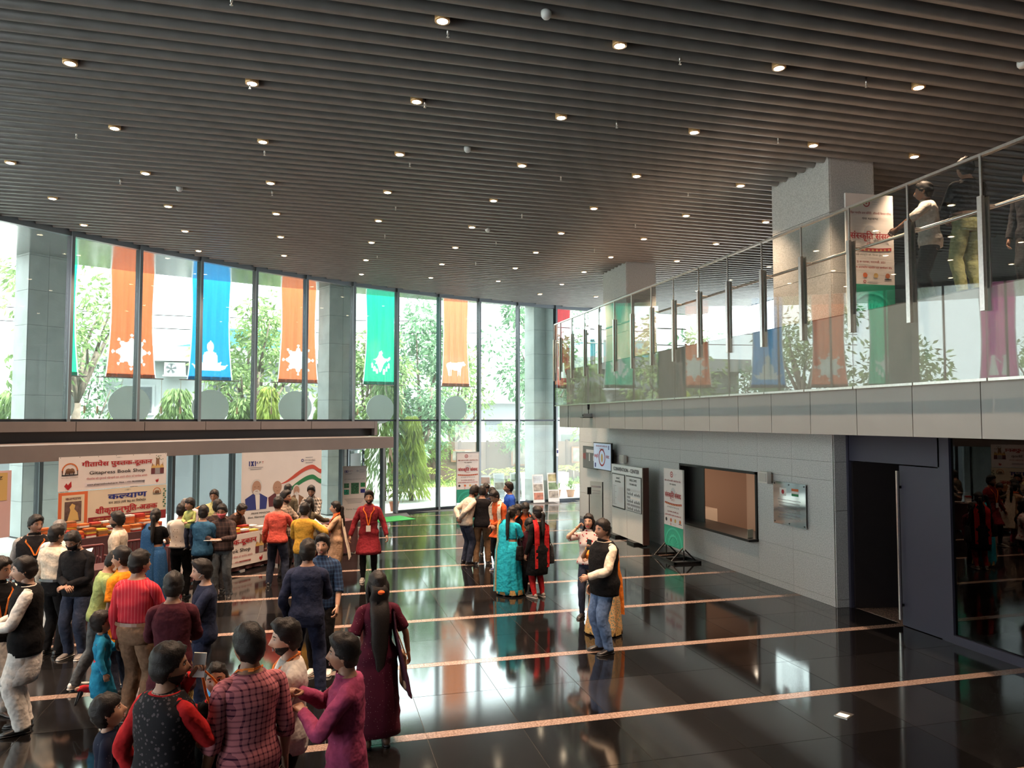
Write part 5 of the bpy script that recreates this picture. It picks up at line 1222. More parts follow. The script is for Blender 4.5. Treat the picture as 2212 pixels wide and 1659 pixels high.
            bgm.add([c + rr * (a * w_) + d_ * (b_ * h_) + nn * (cc * th) for a, b_, cc in ((-1, -1, -1), (1, -1, -1), (1, 1, -1), (-1, 1, -1), (-1, -1, 1), (1, -1, 1), (1, 1, 1), (-1, 1, 1))], [(0, 3, 2, 1), (4, 5, 6, 7), (0, 1, 5, 4), (1, 2, 6, 5), (2, 3, 7, 6), (3, 0, 4, 7)])
            # held things are things of their own
            o = bgm.build({'phone': 'mobile_phone', 'paper': 'paper_sheet', 'book': 'held_books', 'tray': 'held_papers'}[k], e[3] if len(e) > 3 and e[3] else (M_phone if k == 'phone' else M_paper), None)
            o.matrix_world = Matrix.Translation((x, y, z)) @ Matrix.Rotation(math.radians(hd - 90), 4, 'Z')
            tag(o, e[4] if len(e) > 4 else k + ' held in the hand of the ' + label.split(',')[0], {'phone': 'phone', 'paper': 'paper', 'book': 'book', 'tray': 'paper'}[k])
        elif k == 'ribbonhang':                                       # lanyard ribbon hanging from a raised hand
            S, E, Wp, curl = J[e[1]]; c = Wp + (Wp - E).normalized() * .08 * s; rg = Geo()
            for sd in (-1, 1): rg.ribbon([c, c.lerp(HP((sd * .05, .14, -.02)), .6), HP((sd * .055, .14, -.05)), HP((sd * .03, .14, -.15))], [Nr] * 4, .010, .002)
            rg.build('hanging_ribbon', M_lan, t)
        elif k == 'bangle':
            for nm in e[1]: S, E, Wp, curl = J[nm]; Geo().limb([E.lerp(Wp, .88), E.lerp(Wp, .93)], [.036 * s, .036 * s], 14, 1).build('bangle', e[2] if len(e) > 2 else M_gold, t, True)
        elif k == 'glasses':
            gg = Geo()
            for sd in (-1, 1):
                gg.tube([HP((sd * .032 + .021 * math.cos(2 * PI * i / 12), .093, .008 + .016 * math.sin(2 * PI * i / 12))) for i in range(13)], 0.0018, 5); gg.tube([HP((sd * .052, .090, .01)), HP((sd * .080, .0, .006))], 0.0018, 5)
            gg.tube([HP((-.011, .096, .01)), HP((.011, .096, .01))], 0.0018, 5); gg.build('spectacles', M_shoeb, t)
        elif k == 'headscarf':
            def fn(az, p):
                h = head_pt(az, p); a = abs(az); kk = 1.0 if (a > 0.75 or h.z > 0.055) else 0.0; kk = max(smooth01((a - .62) / .2), smooth01((h.z - .045) / .02)); return lerp(h * .92, h + h.normalized() * .034, kk)
            v_, f_ = head_grid(fn, 40, 28); q = Geo().add([HP(v) for v in v_], f_); q.limb([HP((0, -.03, -.07)), N + up * .0, surf(.40, -PI / 2, .02 * s)], [.085 * s, .10 * s, .14 * s], 16, 4, .01, seed, .8, Nr); q.build('head_scarf', e[1], t, True)
        elif k == 'hairclip': Geo().ell(HP((.0, -.118, .03)), .03 * hs, .012 * hs, .014 * hs, 10, 6, HR).build('hair_clip', e[1], t, True)
        elif k == 'hairtie': Geo().ell(HP(e[2] if len(e) > 2 else (0, -.13, -.01)), .034 * hs, .034 * hs, .022 * hs, 12, 8, HR).build('hair_tie', e[1], t, True)
        elif k == 'loosecloth':                                      # free hanging cloth behind
            lg = Geo(); p = [surf(.44, e[2], .03 * s), surf(.25, e[2], .045 * s), surf(.0, e[2], .07 * s)]; q = p[-1]; o_ = Vector((math.cos(e[2]), math.sin(e[2]), 0)); p += [Vector((q.x, q.y, lerp(q.z, e[3] * s, .5))) + o_ * .05, Vector((q.x, q.y, e[3] * s)) + o_ * .08]
            lg.ribbon(p, [Nr] * len(p) if abs(math.sin(e[2])) > .6 else [Nf] * len(p), [.10 * s, .13 * s, .15 * s, .18 * s, .20 * s], 0.006); lg.build('scarf_end', e[1], t, True)
    return t
def finish_bodies():
    """turn every figure's trunk and limbs into one continuous skin and join the head and hands to it"""
    bpy.context.view_layer.update(); dg = bpy.context.evaluated_depsgraph_get()
    for bo, h2, m in BODIES:
        me = bpy.data.meshes.new_from_object(bo.evaluated_get(dg))
        bm = bmesh.new(); bm.from_mesh(me); hm = h2.mesh('head'); bm.from_mesh(hm); bm.to_mesh(me); bm.free(); bpy.data.meshes.remove(hm)
        me.shade_smooth(); bo.modifiers.clear(); old = bo.data; bo.data = me; bpy.data.meshes.remove(old); me.name = 'body'
        if not me.materials: me.materials.append(m)
# ================================================================ the visitors
def fab(n, c, **k): return mat('cloth_' + n, c, 0.9, 0, 0.16, 26, spec=0.12, bump=0.9, bscale=14, **k)
C = {k: fab(k, v) for k, v in dict(black=(.006,.0055,.006), black2=(.010,.009,.010), white=(.55,.51,.47), cream=(.56,.46,.36), cream2=(.50,.42,.34), grey=(.24,.22,.21), navy=(.018,.022,.045), navy2=(.012,.016,.035), jean=(.10,.15,.26), djean=(.025,.03,.05), gjean=(.09,.10,.11), khaki=(.17,.10,.062),
  brown=(.13,.075,.04), orange=(.72,.22,.015), mustard=(.48,.25,.035), coral=(.62,.10,.075), maroon=(.16,.014,.02), maroon2=(.055,.012,.018), dmaroon=(.045,.012,.02), red=(.40,.02,.025), redk=(.42,.018,.02), green=(.24,.30,.12), turq=(.02,.20,.34), teal=(.02,.36,.46), pink=(.27,.045,.105), beige=(.40,.25,.16), hotpink=(.48,.03,.08),
  blue=(.02,.07,.36), lilac=(.34,.29,.31), ygreen=(.38,.36,.16), olive=(.09,.075,.05), orng=(.55,.09,.025), gold=(.40,.23,.08), wine=(.08,.01,.02), saffron=(.72,.20,.03), lime=(.36,.40,.14), charcoal=(.035,.033,.035), tealb=(.03,.09,.16), pantgreen=(.30,.32,.16), sheer=(.30,.14,.06)).items()}
C['pinkcheck'] = pattern('cloth_pinkcheck', (.50,.17,.19), (.05,.012,.03), 'check', 26, .72)
C['redstripe'] = pattern('cloth_redstripe', (.40,.022,.035), (.52,.10,.11), 'stripe', 24, .86)
C['plaid'] = pattern('cloth_plaid', (.30,.26,.23), (.03,.025,.022), 'check', 14, .5)
C['plaid2'] = pattern('cloth_plaid2', (.36,.28,.22), (.08,.06,.05), 'check', 16, .6)
C['dplaid'] = pattern('cloth_dplaid', (.025,.016,.016), (.06,.035,.03), 'check', 14, .7)
C['navycheck'] = pattern('cloth_navycheck', (.012,.02,.045), (.03,.06,.12), 'check', 20, .6)
C['sprig'] = pattern('cloth_sprig', (.56,.49,.43), (.10,.05,.04), 'spot', 20, .16)
C['floral'] = pattern('cloth_floral', (.56,.47,.44), (.34,.03,.035), 'spot', 17, .30)
C['vestflower'] = pattern('cloth_vestflower', (.013,.012,.014), (.075,.06,.065), 'spot', 34, .30)
C['bluesari'] = pattern('cloth_bluesari', (.02,.07,.17), (.05,.12,.22), 'spot', 40, .25)
C['goldsari'] = pattern('cloth_goldsari', (.38,.22,.10), (.08,.14,.11), 'spot', 46, .38)
C['navydot'] = pattern('cloth_navydot', (.012,.014,.03), (.10,.09,.12), 'spot', 26, .14)
C['winedot'] = pattern('cloth_winedot', (.06,.007,.018), (.30,.20,.19), 'spot', 44, .12)
C['goldpant'] = pattern('cloth_goldpant', (.40,.28,.10), (.14,.07,.03), 'spot', 60, .4)
M_goldb = pattern('cloth_goldborder', (.42,.27,.10), (.20,.10,.04), 'spot', 70, .4)
M_mpink = fab('mask_pink', (.62,.13,.15)); M_mblack = fab('mask_black', (.012,.012,.014)); M_mwhite = fab('mask_white', (.6,.58,.56))
person('man in a black flowered waistcoat and red sleeves, seen from behind at the bottom', -0.89, 5.16, 60, 1.70, sk=1, twist=-10, hy=38, beard='full', vol=1.25, top=('shirt', C['redk']), ext=(('vest', C['vestflower']), ('bangle', 'r')), bot=('trousers', C['black']), shoes=M_shoeb, la=((.25, .05, .86), (.6, -1, 0), .5), ra=((.20, .36, 1.20), (.5, -.3, -1), .8))
person('girl in black with red sleeves holding up a card on an orange ribbon', -0.60, 5.42, 266, 1.50, fem=True, sk=1, hair='pony', vol=.4, hp=8, hr=8, top=('kurta', C['redk'], 'long', .5), bot=('slim', C['black']), shoes=M_shoeb, ra=((.14, .24, 1.72), (1, .3, -.6), .8), la=((.0, .24, 1.22), (1, -.2, -1), .8), ext=(('vest', C['black'], -.2), ('ribbonhang', 'r'), ('phone', 'r', 0, M_paper, 'pale card lifted by the girl with red sleeves'), ('bangle', 'r')), hlen=.3)
person('young man in a pink and black checked shirt, seen from behind', -0.39, 5.26, 112, 1.76, sk=1, hy=-18, vol=1.2, top=('shirt', C['pinkcheck'], 'rolled', -.2), bot=('trousers', C['black']), shoes=M_shoeb, ext=(('lanyard', .1, .034),))
person('bearded young man in a plain white T shirt with an orange lanyard', -0.15, 5.76, 186, 1.66, sk=3, hy=0, hp=-4, hair='quiff', beard='full', top=('tee', C['white'], 'half', -.14), bot=('trousers', C['black']), shoes=M_shoeb, ext=(('lanyard', -.05, .03, True),), la='front', ra='front')
person('young man in a magenta pink kurta with raised forearms', 0.24, 5.33, 172, 1.64, sk=1, hy=4, hair='quiff', vol=1.1, top=('kurta', C['pink'], 'long', .5), bot=('slim', C['white']), shoes=M_shoebr, la=((.06, .30, 1.22), (.8, .3, -1), .8), ra=((.10, .34, 1.30), (.8, .3, -1), .8))
person('woman with very long loose black hair in a dark maroon dress', 0.62, 7.44, 96, 1.63, fem=True, sk=2, hair='long', hlen=.62, vol=1.2, top=('kurta', C['winedot'], 'half', .12, .25, .21), bot=('slim', C['wine']), shoes=M_shoebr, la=((.26, .10, .88), (.5, -1, 0), .5), ra=((.34, .08, .86), (1, -.5, 0), .5), ext=(('hairtie', C['orng'], (.01, -.14, -.04)), ('loosecloth', C['dmaroon'], -.6, .55), ('bag', C['beige'], 'r', -.06, .0, (.16, .34, .02))), face=False)
person('child in a dark navy dress looking up, at the bottom left', -1.36, 5.79, 12, 1.18, child=True, fem=True, sk=3, hair='fringe', hp=16, hy=0, top=('kurta', C['navydot'], 'half', .45, .26, .24), bot=('slim', C['navy']), shoes=M_shoeb)
person('small boy in a turquoise kurta reaching up to the red striped man', -2.14, 8.78, 14, 1.06, child=True, sk=1, hair='fringe', hp=18, hy=-4, vol=1.1, top=('kurta', C['turq'], 'long', .44, .24, .2), bot=('slim', C['red']), shoes=M_shoeb, feet=((.10, .06, 8), (-.08, -.34, 0, .30)), la=((.08, .34, 1.30), (.5, -.4, -1), .6))
person('stout man in a red striped shirt and khaki trousers', -1.79, 8.67, 62, 1.74, sk=1, girth=1.16, hy=16, top=('tucked', C['redstripe']), bot=('trousers', C['khaki'], .10, M_shoebr), shoes=M_shoebr, la=((.22, .0, .80), (.4, -1, 0), .5), ra='front', ext=(('bangle', 'l'),))
person('man in an orange kurta with spectacles beside the red striped man', -2.12, 9.58, 150, 1.65, sk=3, hy=-16, hp=-4, top=('kurta', C['orange'], 'half', .62), bot=('trousers', C['djean']), shoes=M_shoeb, ext=(('glasses',),))
person('young man in a light green sweater, bending his head with a white mask', -2.42, 9.82, 18, 1.60, lean=10, sk=1, hp=-26, hy=4, beard='mask', beardm=M_mwhite, top=('sweater', C['green'], 'long', -.06), bot=('trousers', C['gjean']), shoes=M_shoew, la=((.02, .20, 1.16), (1, -.2, 0), .8), ra='front', feet=((.12, .12, 8), (-.10, -.26, -20)), ext=(('paper', 'r', 0, None, 'white paper held by the man in the green sweater'),))
person('man in a plain dark maroon shirt, seen from behind', -1.29, 7.77, 92, 1.66, sk=2, vol=1.15, top=('kurta', C['maroon2'], 'long', .60), bot=('pajama', C['goldpant']), shoes=M_shoebr, la='front', ra='front', face=False)
person('boy in a navy sweater with a black mask under his chin', -1.12, 8.69, 190, 1.62, sk=3, hp=-6, hair='quiff', beard='chinmask', beardm=M_mblack, top=('sweater', C['navy2'], 'long', -.1), bot=('trousers', C['navy']), shoes=M_shoeb, la='hold', ra='pocket', ext=(('phone', 'l', 0, C['red'], 'red phone held by the boy in the navy sweater'),))
person('man in a black waistcoat and long white kurta, facing left', -2.83, 8.73, 192, 1.72, sk=3, hp=-4, top=('kurta', C['white'], 'long', .50, .20, .17), bot=('pajama', C['white']), shoes=M_shoeb, la='front', ra='front', ext=(('vest', C['black']),))
person('man in black with an orange lanyard, cut by the left edge', -3.26, 9.17, 312, 1.66, sk=1, hp=-8, hy=-30, top=('kurta', C['white'], 'long', .3, .22, .2), bot=('skirt', C['white'], .12, .22, .2), shoes='sandal', la='front', ra='front', ext=(('vest', C['black']), ('lanyard', .1, .04, False)))
person('man in a cream shirt tucked into black trousers, seen from behind', -3.38, 11.38, 62, 1.70, sk=2, hy=18, top=('tucked', C['cream']), bot=('trousers', C['black'], .10, M_shoeb), shoes=M_shoeb, ra='read', la='down', ext=(('paper', 'r', 0, None, 'white sheet held by the man in the cream shirt'),))
person('man in a black shirt with a black mask, looking down at his hands', -3.04, 11.20, 250, 1.68, lean=6, sk=1, hp=-28, beard='mask', beardm=M_mblack, girth=1.05, top=('shirt', C['black2'], 'long', -.1), bot=('trousers', C['djean']), shoes=M_shoeg, la='belly', ra='belly')
person('smiling man in a black waistcoat with grey sleeves and orange lanyard', -3.94, 12.36, 292, 1.74, sk=2, girth=1.1, hy=-24, hp=-6, beard='moustache', top=('kurta', C['grey'], 'long', .5), bot=('trousers', C['grey']), shoes=M_shoeb, ext=(('vest', C['black2']), ('lanyard', .25, .045, False)), la='down', ra='downb')
person('man in white with an orange scarf behind the cream shirted man', -3.54, 12.06, 85, 1.68, sk=2, hair='short', hairm=M_hairg, top=('kurta', C['white']), bot=('pajama', C['white']), shoes='sandal', ra='front', la='front', ext=(('stole', C['saffron'], 1.1, .035),), face=False)
person('bearded bookseller in a beige shirt standing among the book piles', -2.97, 13.00, 178, 1.68, sk=2, beard='full', top=('shirt', C['cream2'], 'long', -.1), bot=('trousers', C['charcoal']), shoes=M_shoeb, la='down', ra='down')
person('woman in a blue sari with a ponytail, seen from behind', -2.65, 14.09, 84, 1.58, fem=True, sk=1, hair='pony', hlen=.18, top=('blouse', C['black'], 'short'), bot=('skirt', C['bluesari'], .04, .26, .23), shoes='sandal', la='front', ra='front', ext=(('pallu', C['bluesari'], .4),), face=False)
person('man in a white sprigged short sleeved shirt, seen from behind', -2.28, 14.39, 82, 1.64, sk=1, girth=1.04, top=('shirt', C['sprig'], 'half', .0), bot=('trousers', C['black']), shoes=M_shoeb, la='front', ra='hip', face=False)
person('person in a navy jacket carrying a child on the shoulder', -1.88, 14.10, 75, 1.62, sk=1, top=('shirt', C['tealb'], 'long', -.1), bot=('trousers', C['black']), shoes=M_shoeb, la='chest', ra='front', face=False)
person('small child in a lime green top carried on the shoulder', -2.10, 14.19, 250, 0.80, z=0.88, child=True, sk=1, hair='fringe', hy=20, top=('shirt', C['lime']), bot=('trousers', C['djean']), shoes=M_shoeb, la='front', ra='front')
person('balding man in a lilac grey shirt bending over the book table', -2.41, 16.86, 245, 1.66, lean=35, sk=1, hair='bald', hairm=M_hairg, hp=-14, top=('shirt', C['lilac']), bot=('trousers', C['charcoal']), shoes=M_shoeb, la='table', ra='table')
person('man in a dark brown shirt half hidden behind the pink masked man', -1.71, 14.69, 95, 1.66, sk=2, top=('shirt', C['dplaid']), bot=('trousers', C['charcoal']), shoes=M_shoeb, face=False)
person('man in a dark shirt with a pink mask, reading a paper', -1.56, 14.17, 258, 1.64, sk=2, hp=-12, beard='mask', beardm=M_mpink, top=('shirt', C['dplaid'], 'long', -.05), bot=('trousers', C['gjean']), shoes=M_shoeb, la='hold', ra='hold', feet=((.10, .06, 8), (-.12, -.06, -14)), ext=(('tray', 'r', 0, None, 'white papers held by the pink masked man'),))
person('young man in a yellow green shirt behind the book table', -2.00, 16.67, 262, 1.68, sk=2, hp=-10, top=('shirt', C['ygreen'], 'long'), bot=('trousers', C['charcoal']), shoes=M_shoeb, la='table', ra='table')
person('bearded man in a dark shirt leaning over the table to write', -1.75, 17.33, 322, 1.68, lean=30, sk=1, hp=-22, hair='quiff', beard='full', seat=.25, top=('shirt', C['dplaid']), bot=('trousers', C['charcoal']), shoes=M_shoeb, la='table', ra='table')
person('man in a coral red shirt and dark jeans at the book table', -0.66, 14.92, 78, 1.66, sk=1, hy=14, top=('shirt', C['coral'], 'long', -.08), bot=('trousers', C['djean']), shoes=M_shoeb, ra=((.22, .40, 1.10), (.6, -.6, -.6), .5), la='down', feet=((.16, .0, 10), (-.16, .02, -12)), face=False)
person('bearded man in a checked shirt behind the coral shirted man', -0.57, 15.73, 335, 1.70, sk=1, beard='full', hair='quiff', top=('shirt', C['plaid2']), bot=('trousers', C['charcoal']), shoes=M_shoeb, la='table', ra='front')
person('man in a dark olive jacket facing the white backdrop', -0.58, 17.77, 80, 1.66, sk=1, hair='quiff', hp=-6, top=('shirt', C['olive']), bot=('trousers', C['charcoal']), shoes=M_shoeb, face=False)
person('tall bearded man in a black and white checked shirt', -0.04, 17.54, 258, 1.66, sk=1, hp=-20, hair='quiff', beard='full', top=('shirt', C['plaid']), bot=('trousers', C['charcoal']), shoes=M_shoeb, la='table', ra='hold', ext=(('tray', 'r', 0, None, 'papers held by the tall man in the checked shirt'),))
person('woman with loose hair in an olive kurta by the far table', -0.09, 15.41, 62, 1.58, fem=True, sk=1, hair='long', hlen=.25, top=('kurta', C['olive']), bot=('slim', C['maroon']), shoes=M_shoebr, ra='reach', face=False)
person('man in a mustard yellow shirt, seen from behind', -0.16, 13.91, 80, 1.64, sk=1, hy=12, top=('shirt', C['mustard'], 'long', -.12), bot=('trousers', C['gjean']), shoes=M_shoeb, la='front', ra=((.34, .10, 1.0), (1, -.6, 0), .5), face=False)
person('woman in a beige kurta and pink leggings hugging books', 0.44, 14.98, 172, 1.54, fem=True, sk=3, hair='pony', hlen=.15, top=('kurta', C['beige'], 'long', .42, .22, .17), bot=('slim', C['hotpink']), shoes=M_shoebr, la='clasp', ra='clasp', ext=(('stole', C['orng'], 1.15, .05), ('book', 'r', 0, None, 'white books hugged by the woman in the beige kurta'), ('loosecloth', C['cream'], -1.5, .5)))
person('man in a maroon kurta with an orange lanyard, walking to the camera', 1.07, 15.09, 262, 1.72, sk=1, hair='quiff', vol=1.15, beard='full', top=('kurta', C['maroon'], 'long', .52, .25, .23), bot=('slim', C['black']), shoes=M_shoeg, la='wide', ra='wide', ext=(('lanyard', .14, .034, True),), feet=((.10, .14, 6), (-.10, -.12, -6)))
person('man in a navy shirt with his back to the camera', -0.06, 8.94, 84, 1.74, sk=1, top=('shirt', C['navy'], 'long', -.14), bot=('trousers', C['navy']), shoes=M_shoeb, la='pocket', ra='front', feet=((.16, .0, 8), (-.18, .0, -10)), face=False)
person('smiling young man in a navy checked shirt and white sneakers', 0.12, 9.74, 252, 1.68, sk=3, hy=-6, hair='quiff', vol=1.15, top=('shirt', C['navycheck'], 'rolled', -.12), bot=('trousers', C['black']), shoes=M_shoew, la=((.24, .16, .84), (.6, -1, 0), .5), ra='down', lip=M_lip)
person('man in a pale grey shirt, hands behind, leaning into the group', 3.26, 16.15, 18, 1.72, lean=16, sk=2, hp=-20, beard='full', top=('shirt', C['cream2'], 'long', -.08), bot=('trousers', C['djean']), shoes=M_shoeb, la='behind', ra='behind')
person('man in a black shirt and brown trousers, back to the camera', 3.59, 16.05, 78, 1.68, lean=4, sk=1, hp=-14, top=('shirt', C['black2'], 'long', -.1), bot=('trousers', C['brown']), shoes=M_shoeb, la='front', ra='front', feet=((.13, .0, 10), (-.14, -.08, -14)), face=False)
person('man in dark clothes on the far side of the huddle', 3.93, 17.26, 275, 1.64, sk=2, hp=-22, top=('shirt', C['charcoal']), bot=('trousers', C['gjean']), shoes=M_shoeb, la='belly', ra='belly')
person('man in dark blue on the far side of the huddle', 4.04, 16.96, 255, 1.60, lean=8, sk=2, hp=-24, top=('shirt', C['navy']), bot=('trousers', C['navy']), shoes=M_shoeg, la='belly', ra='belly')
person('man in an orange kurta with a long cream scarf', 3.81, 15.24, 205, 1.70, lean=12, sk=1, hp=-26, beard='moustache', top=('kurta', C['orng'], 'long', .72), bot=('trousers', C['black']), shoes=M_shoeblue, la='belly', ra='belly', ext=(('stole', C['cream'], .92, .06),))
person('man in a bright blue polo shirt behind the huddle', 4.37, 16.63, 178, 1.70, sk=1, top=('tee', C['blue'], 'half'), bot=('trousers', C['charcoal']), shoes=M_shoeb)
person('woman in a turquoise sari with a dark handbag', 3.44, 13.09, 52, 1.56, lean=6, fem=True, sk=1, hair='braid', hlen=.30, hp=-14, hy=6, top=('blouse', C['teal'], 'half'), bot=('skirt', C['teal'], .04, .27, .23, M_goldb), shoes='sandal', la='front', ra='front', ext=(('pallu', C['teal'], .10, M_goldb), ('hairclip', M_paper), ('bag', C['black2'], 'r', .04, .10, (.17, .27, .05))), face=False)
person('woman in a turquoise shawl behind the sari woman', 3.81, 14.28, 300, 1.50, lean=10, fem=True, sk=1, hair='bun', hp=-24, top=('kurta', C['teal'], 'long', .4), bot=('slim', C['black']), shoes=M_shoeb, la='front', ra='front', ext=(('stole', C['teal'], .3, .09),))
person('young man in a dark jacket over an orange shirt, head bowed', 4.02, 14.16, 262, 1.55, lean=8, sk=2, hp=-30, top=('shirt', C['orng']), bot=('trousers', C['charcoal']), shoes=M_shoeb, la='belly', ra='belly', ext=(('stole', C['black2'], .8, .08),))
person('woman in a black kurta with red scarf and red leggings', 3.89, 12.79, 112, 1.58, fem=True, sk=3, hair='pony', hlen=.12, hy=-14, top=('kurta', C['black'], 'long', .44, .22, .18), bot=('slim', C['redk']), shoes=M_shoeg, la='down', ra='down', ext=(('stole', C['redk'], .58, .055, 'back'), ('hairclip', M_paper), ('bag', C['charcoal'], 'r', .0, .0, (.12, .34, .06))), face=False)
person('small child in dark clothes in the middle of the women', 3.79, 13.11, 280, 1.32, child=True, sk=2, hp=-20, top=('shirt', C['maroon2']), bot=('trousers', C['black']), shoes=M_shoeb)
person('woman in a white and red floral blouse talking on a phone', 4.32, 11.39, 238, 1.60, fem=True, sk=3, hair='long', hlen=.12, hp=6, lip=M_lipred, top=('loose', C['floral'], 'half', -.04), bot=('slim', C['djean']), shoes=M_shoeb, ra=((.16, .13, 1.52), (.9, .4, -1), .9), la='front', feet=((.10, .12, 10), (-.04, .0, -8)), ext=(('phone', 'r', 0, None, 'black phone held to the ear of the floral blouse woman'), ('bangle', 'r')))
person('woman in a gold patterned sari standing behind the man in the waistcoat', 4.21, 10.44, 215, 1.52, fem=True, sk=1, hair='bun', hp=4, top=('blouse', C['saffron'], 'half'), bot=('skirt', C['goldsari'], .03, .30, .26, M_goldb), shoes='sandal', ra=((.14, .30, 1.42), (.9, -.2, -1), .9), la='front', ext=(('pallu', C['saffron'], .30), ('phone', 'r', 0, None, 'dark phone held up by the woman in the gold sari'), ('bangle', 'r')))
person('man in a black waistcoat and blue jeans beside the phoning woman', 3.86, 9.59, 190, 1.76, sk=1, girth=1.14, hy=-8, vol=1.15, beard='moustache', top=('shirt', C['cream'], 'long', -.05), bot=('trousers', C['jean']), shoes=M_shoeb, la=((.12, .32, 1.02), (.9, -.8, -.3), .6), ra='down', ext=(('vest', C['black'], -.17),))
person('man in a white shirt leaning on the balcony handrail', 8.05, 8.16, 130, 1.72, z=4.66, lean=4, sk=2, girth=1.05, top=('shirt', C['white'], 'rolled', -.1), bot=('trousers', C['charcoal']), shoes=M_shoeb, la='rail', ra='down', face=False)
person('person in dark top and pale green trousers on the balcony', 7.73, 7.25, 80, 1.70, z=4.66, sk=2, girth=1.08, top=('tucked', C['black']), bot=('trousers', C['pantgreen'], .10, M_shoebr), shoes=M_shoeb, la='front', ra='front', face=False)
person('person at the right edge of the balcony', 8.78, 7.28, 200, 1.68, z=4.66, sk=1, top=('shirt', C['charcoal']), bot=('trousers', C['charcoal']), shoes=M_shoeb)
finish_bodies()
# ================================================================ stands, banners and furniture in the hall
def flat(name, c, r=0.6): return mat('print_' + name, c, r)
K = dict(red=flat('red', (.34, .012, .015)), dred=flat('dred', (.22, .010, .012)), blue=flat('blue', (.012, .02, .16)), black=flat('black', (.010, .009, .010)), orange=flat('orange', (.50, .13, .03)), saff=flat('saff', (.55, .12, .035)), green=flat('green', (.01, .16, .05)), tgreen=flat('tgreen', (.012, .25, .16)), lgreen=flat('lgreen', (.03, .36, .24)), white=flat('white', (.66, .62, .58)), cream=flat('cream', (.60, .52, .36)), gold=flat('gold', (.55, .36, .12)), brown=flat('brown', (.20, .10, .05)), grey=flat('grey', (.25, .24, .25)), lgrey=flat('lgrey', (.48, .47, .47)), skin=flat('skin', (.38, .22, .15)), hairw=flat('hairw', (.55, .53, .51)), navyv=flat('navyv', (.02, .03, .16)), wine=flat('wine', (.10, .02, .025)), dgreen=flat('dgreen', (.03, .12, .06)), pale=flat('pale', (.62, .58, .60)), yellow=flat('yellow', (.62, .42, .06)))
M_flex = mat('flex_sheet', (.66, .61, .58), 0.55, 0, 0.03, 2)
def circ(x, z, r, n=20, rz=None, a0=0, a1=2 * PI): rz = rz or r; return [(x + r * math.cos(a0 + (a1 - a0) * i / n), z + rz * math.sin(a0 + (a1 - a0) * i / n)) for i in range(n if abs(a1 - a0) > 6 else n + 1)]
def pr(par, name, m, polys, y=-0.006):
    """flat print lying on a sheet"""
    mb = MB()
    for p in polys: mb.plate(p, y - 0.001, y)
    return mb.build(name, m, par)
def rect(x0, x1, z0, z1): return [(x0, z0), (x1, z0), (x1, z1), (x0, z1)]
def ring(x, z, r, t, n=24): return [[(x + q * math.cos(2 * PI * k / n), z + q * math.sin(2 * PI * k / n)) for q, k in ((r, i), (r, i + 1), (r - t, i + 1), (r - t, i))] for i in range(n)]
def emblem(par, x, z, r):
    pr(par, 'emblem_arch', K['orange'], ring(x, z, r, r * .16)[:13]); pr(par, 'emblem_figures', K['brown'], [circ(x - r * .2, z, r * .35), circ(x + r * .25, z + r * .05, r * .3), rect(x - r * .5, x + r * .6, z - r * .3, z)], -0.008)
    pr(par, 'emblem_base', K['black'], [rect(x - r, x + r, z - r * .55, z - r * .42), rect(x - r * .98, x - r * .88, z - r * .5, z + r * .1), rect(x + r * .88, x + r * .98, z - r * .5, z + r * .1), rect(x - r * .6, x - r * .5, z - r * .45, z - r * .15), rect(x - r * .1, x, z - r * .45, z - r * .2), rect(x + r * .4, x + r * .5, z - r * .45, z - r * .15)], -0.009)
def temple(par, x, z, w):
    pr(par, 'temple_tower', K['brown'], [[(x - w * .16, z + w * .55), (x + w * .16, z + w * .55), (x + w * .12, z + w * 1.05), (x + w * .16, z + w * 1.2), (x, z + w * 1.08), (x - w * .16, z + w * 1.2), (x - w * .12, z + w * 1.05)], [(x - w * .45, z + w * .55), (x - w * .35, z + w * .55), (x - w * .40, z + w * .85)], [(x + w * .35, z + w * .55), (x + w * .45, z + w * .55), (x + w * .40, z + w * .85)]])
    pr(par, 'temple_arches', K['gold'], [rect(x - w * .48, x + w * .48, z + w * .42, z + w * .58)] + [circ(x + q * w, z + w * .62, w * .07, 10) for q in (-.3, 0, .3)], -0.008)
    pr(par, 'temple_wall', K['wine'], [rect(x - w * .5, x - w * .2, z, z + w * .42), rect(x + w * .2, x + w * .5, z, z + w * .42)], -0.008); pr(par, 'temple_door', K['grey'], [rect(x - w * .18, x + w * .18, z, z + w * .40)], -0.008)
def leafs(par, x, z, r): pr(par, 'leaf_print', K['red'], [[(x - r, z), (x - .1 * r, z - r), (x + .1 * r, z - .1 * r), (x - .5 * r, z + .7 * r)], [(x - .1 * r, z - r), (x + r * .7, z - .2 * r), (x + r * .6, z + 1.1 * r), (x - .1 * r, z + .3 * r)]])
def sheet(label, cat, a, b, z0, z1, name='hanging_sheet', m=None, th=0.006):
    a = Vector(a); b = Vector(b); mid = (a + b) / 2; w_ = (b - a).length; t = thing(name, label, cat, (mid.x, mid.y, z0), math.atan2(b.y - a.y, b.x - a.x))
    MB().box(-w_ / 2, w_ / 2, -th / 2, th / 2, 0, z1 - z0).build('sheet', m or M_flex, t); return t, w_, z1 - z0
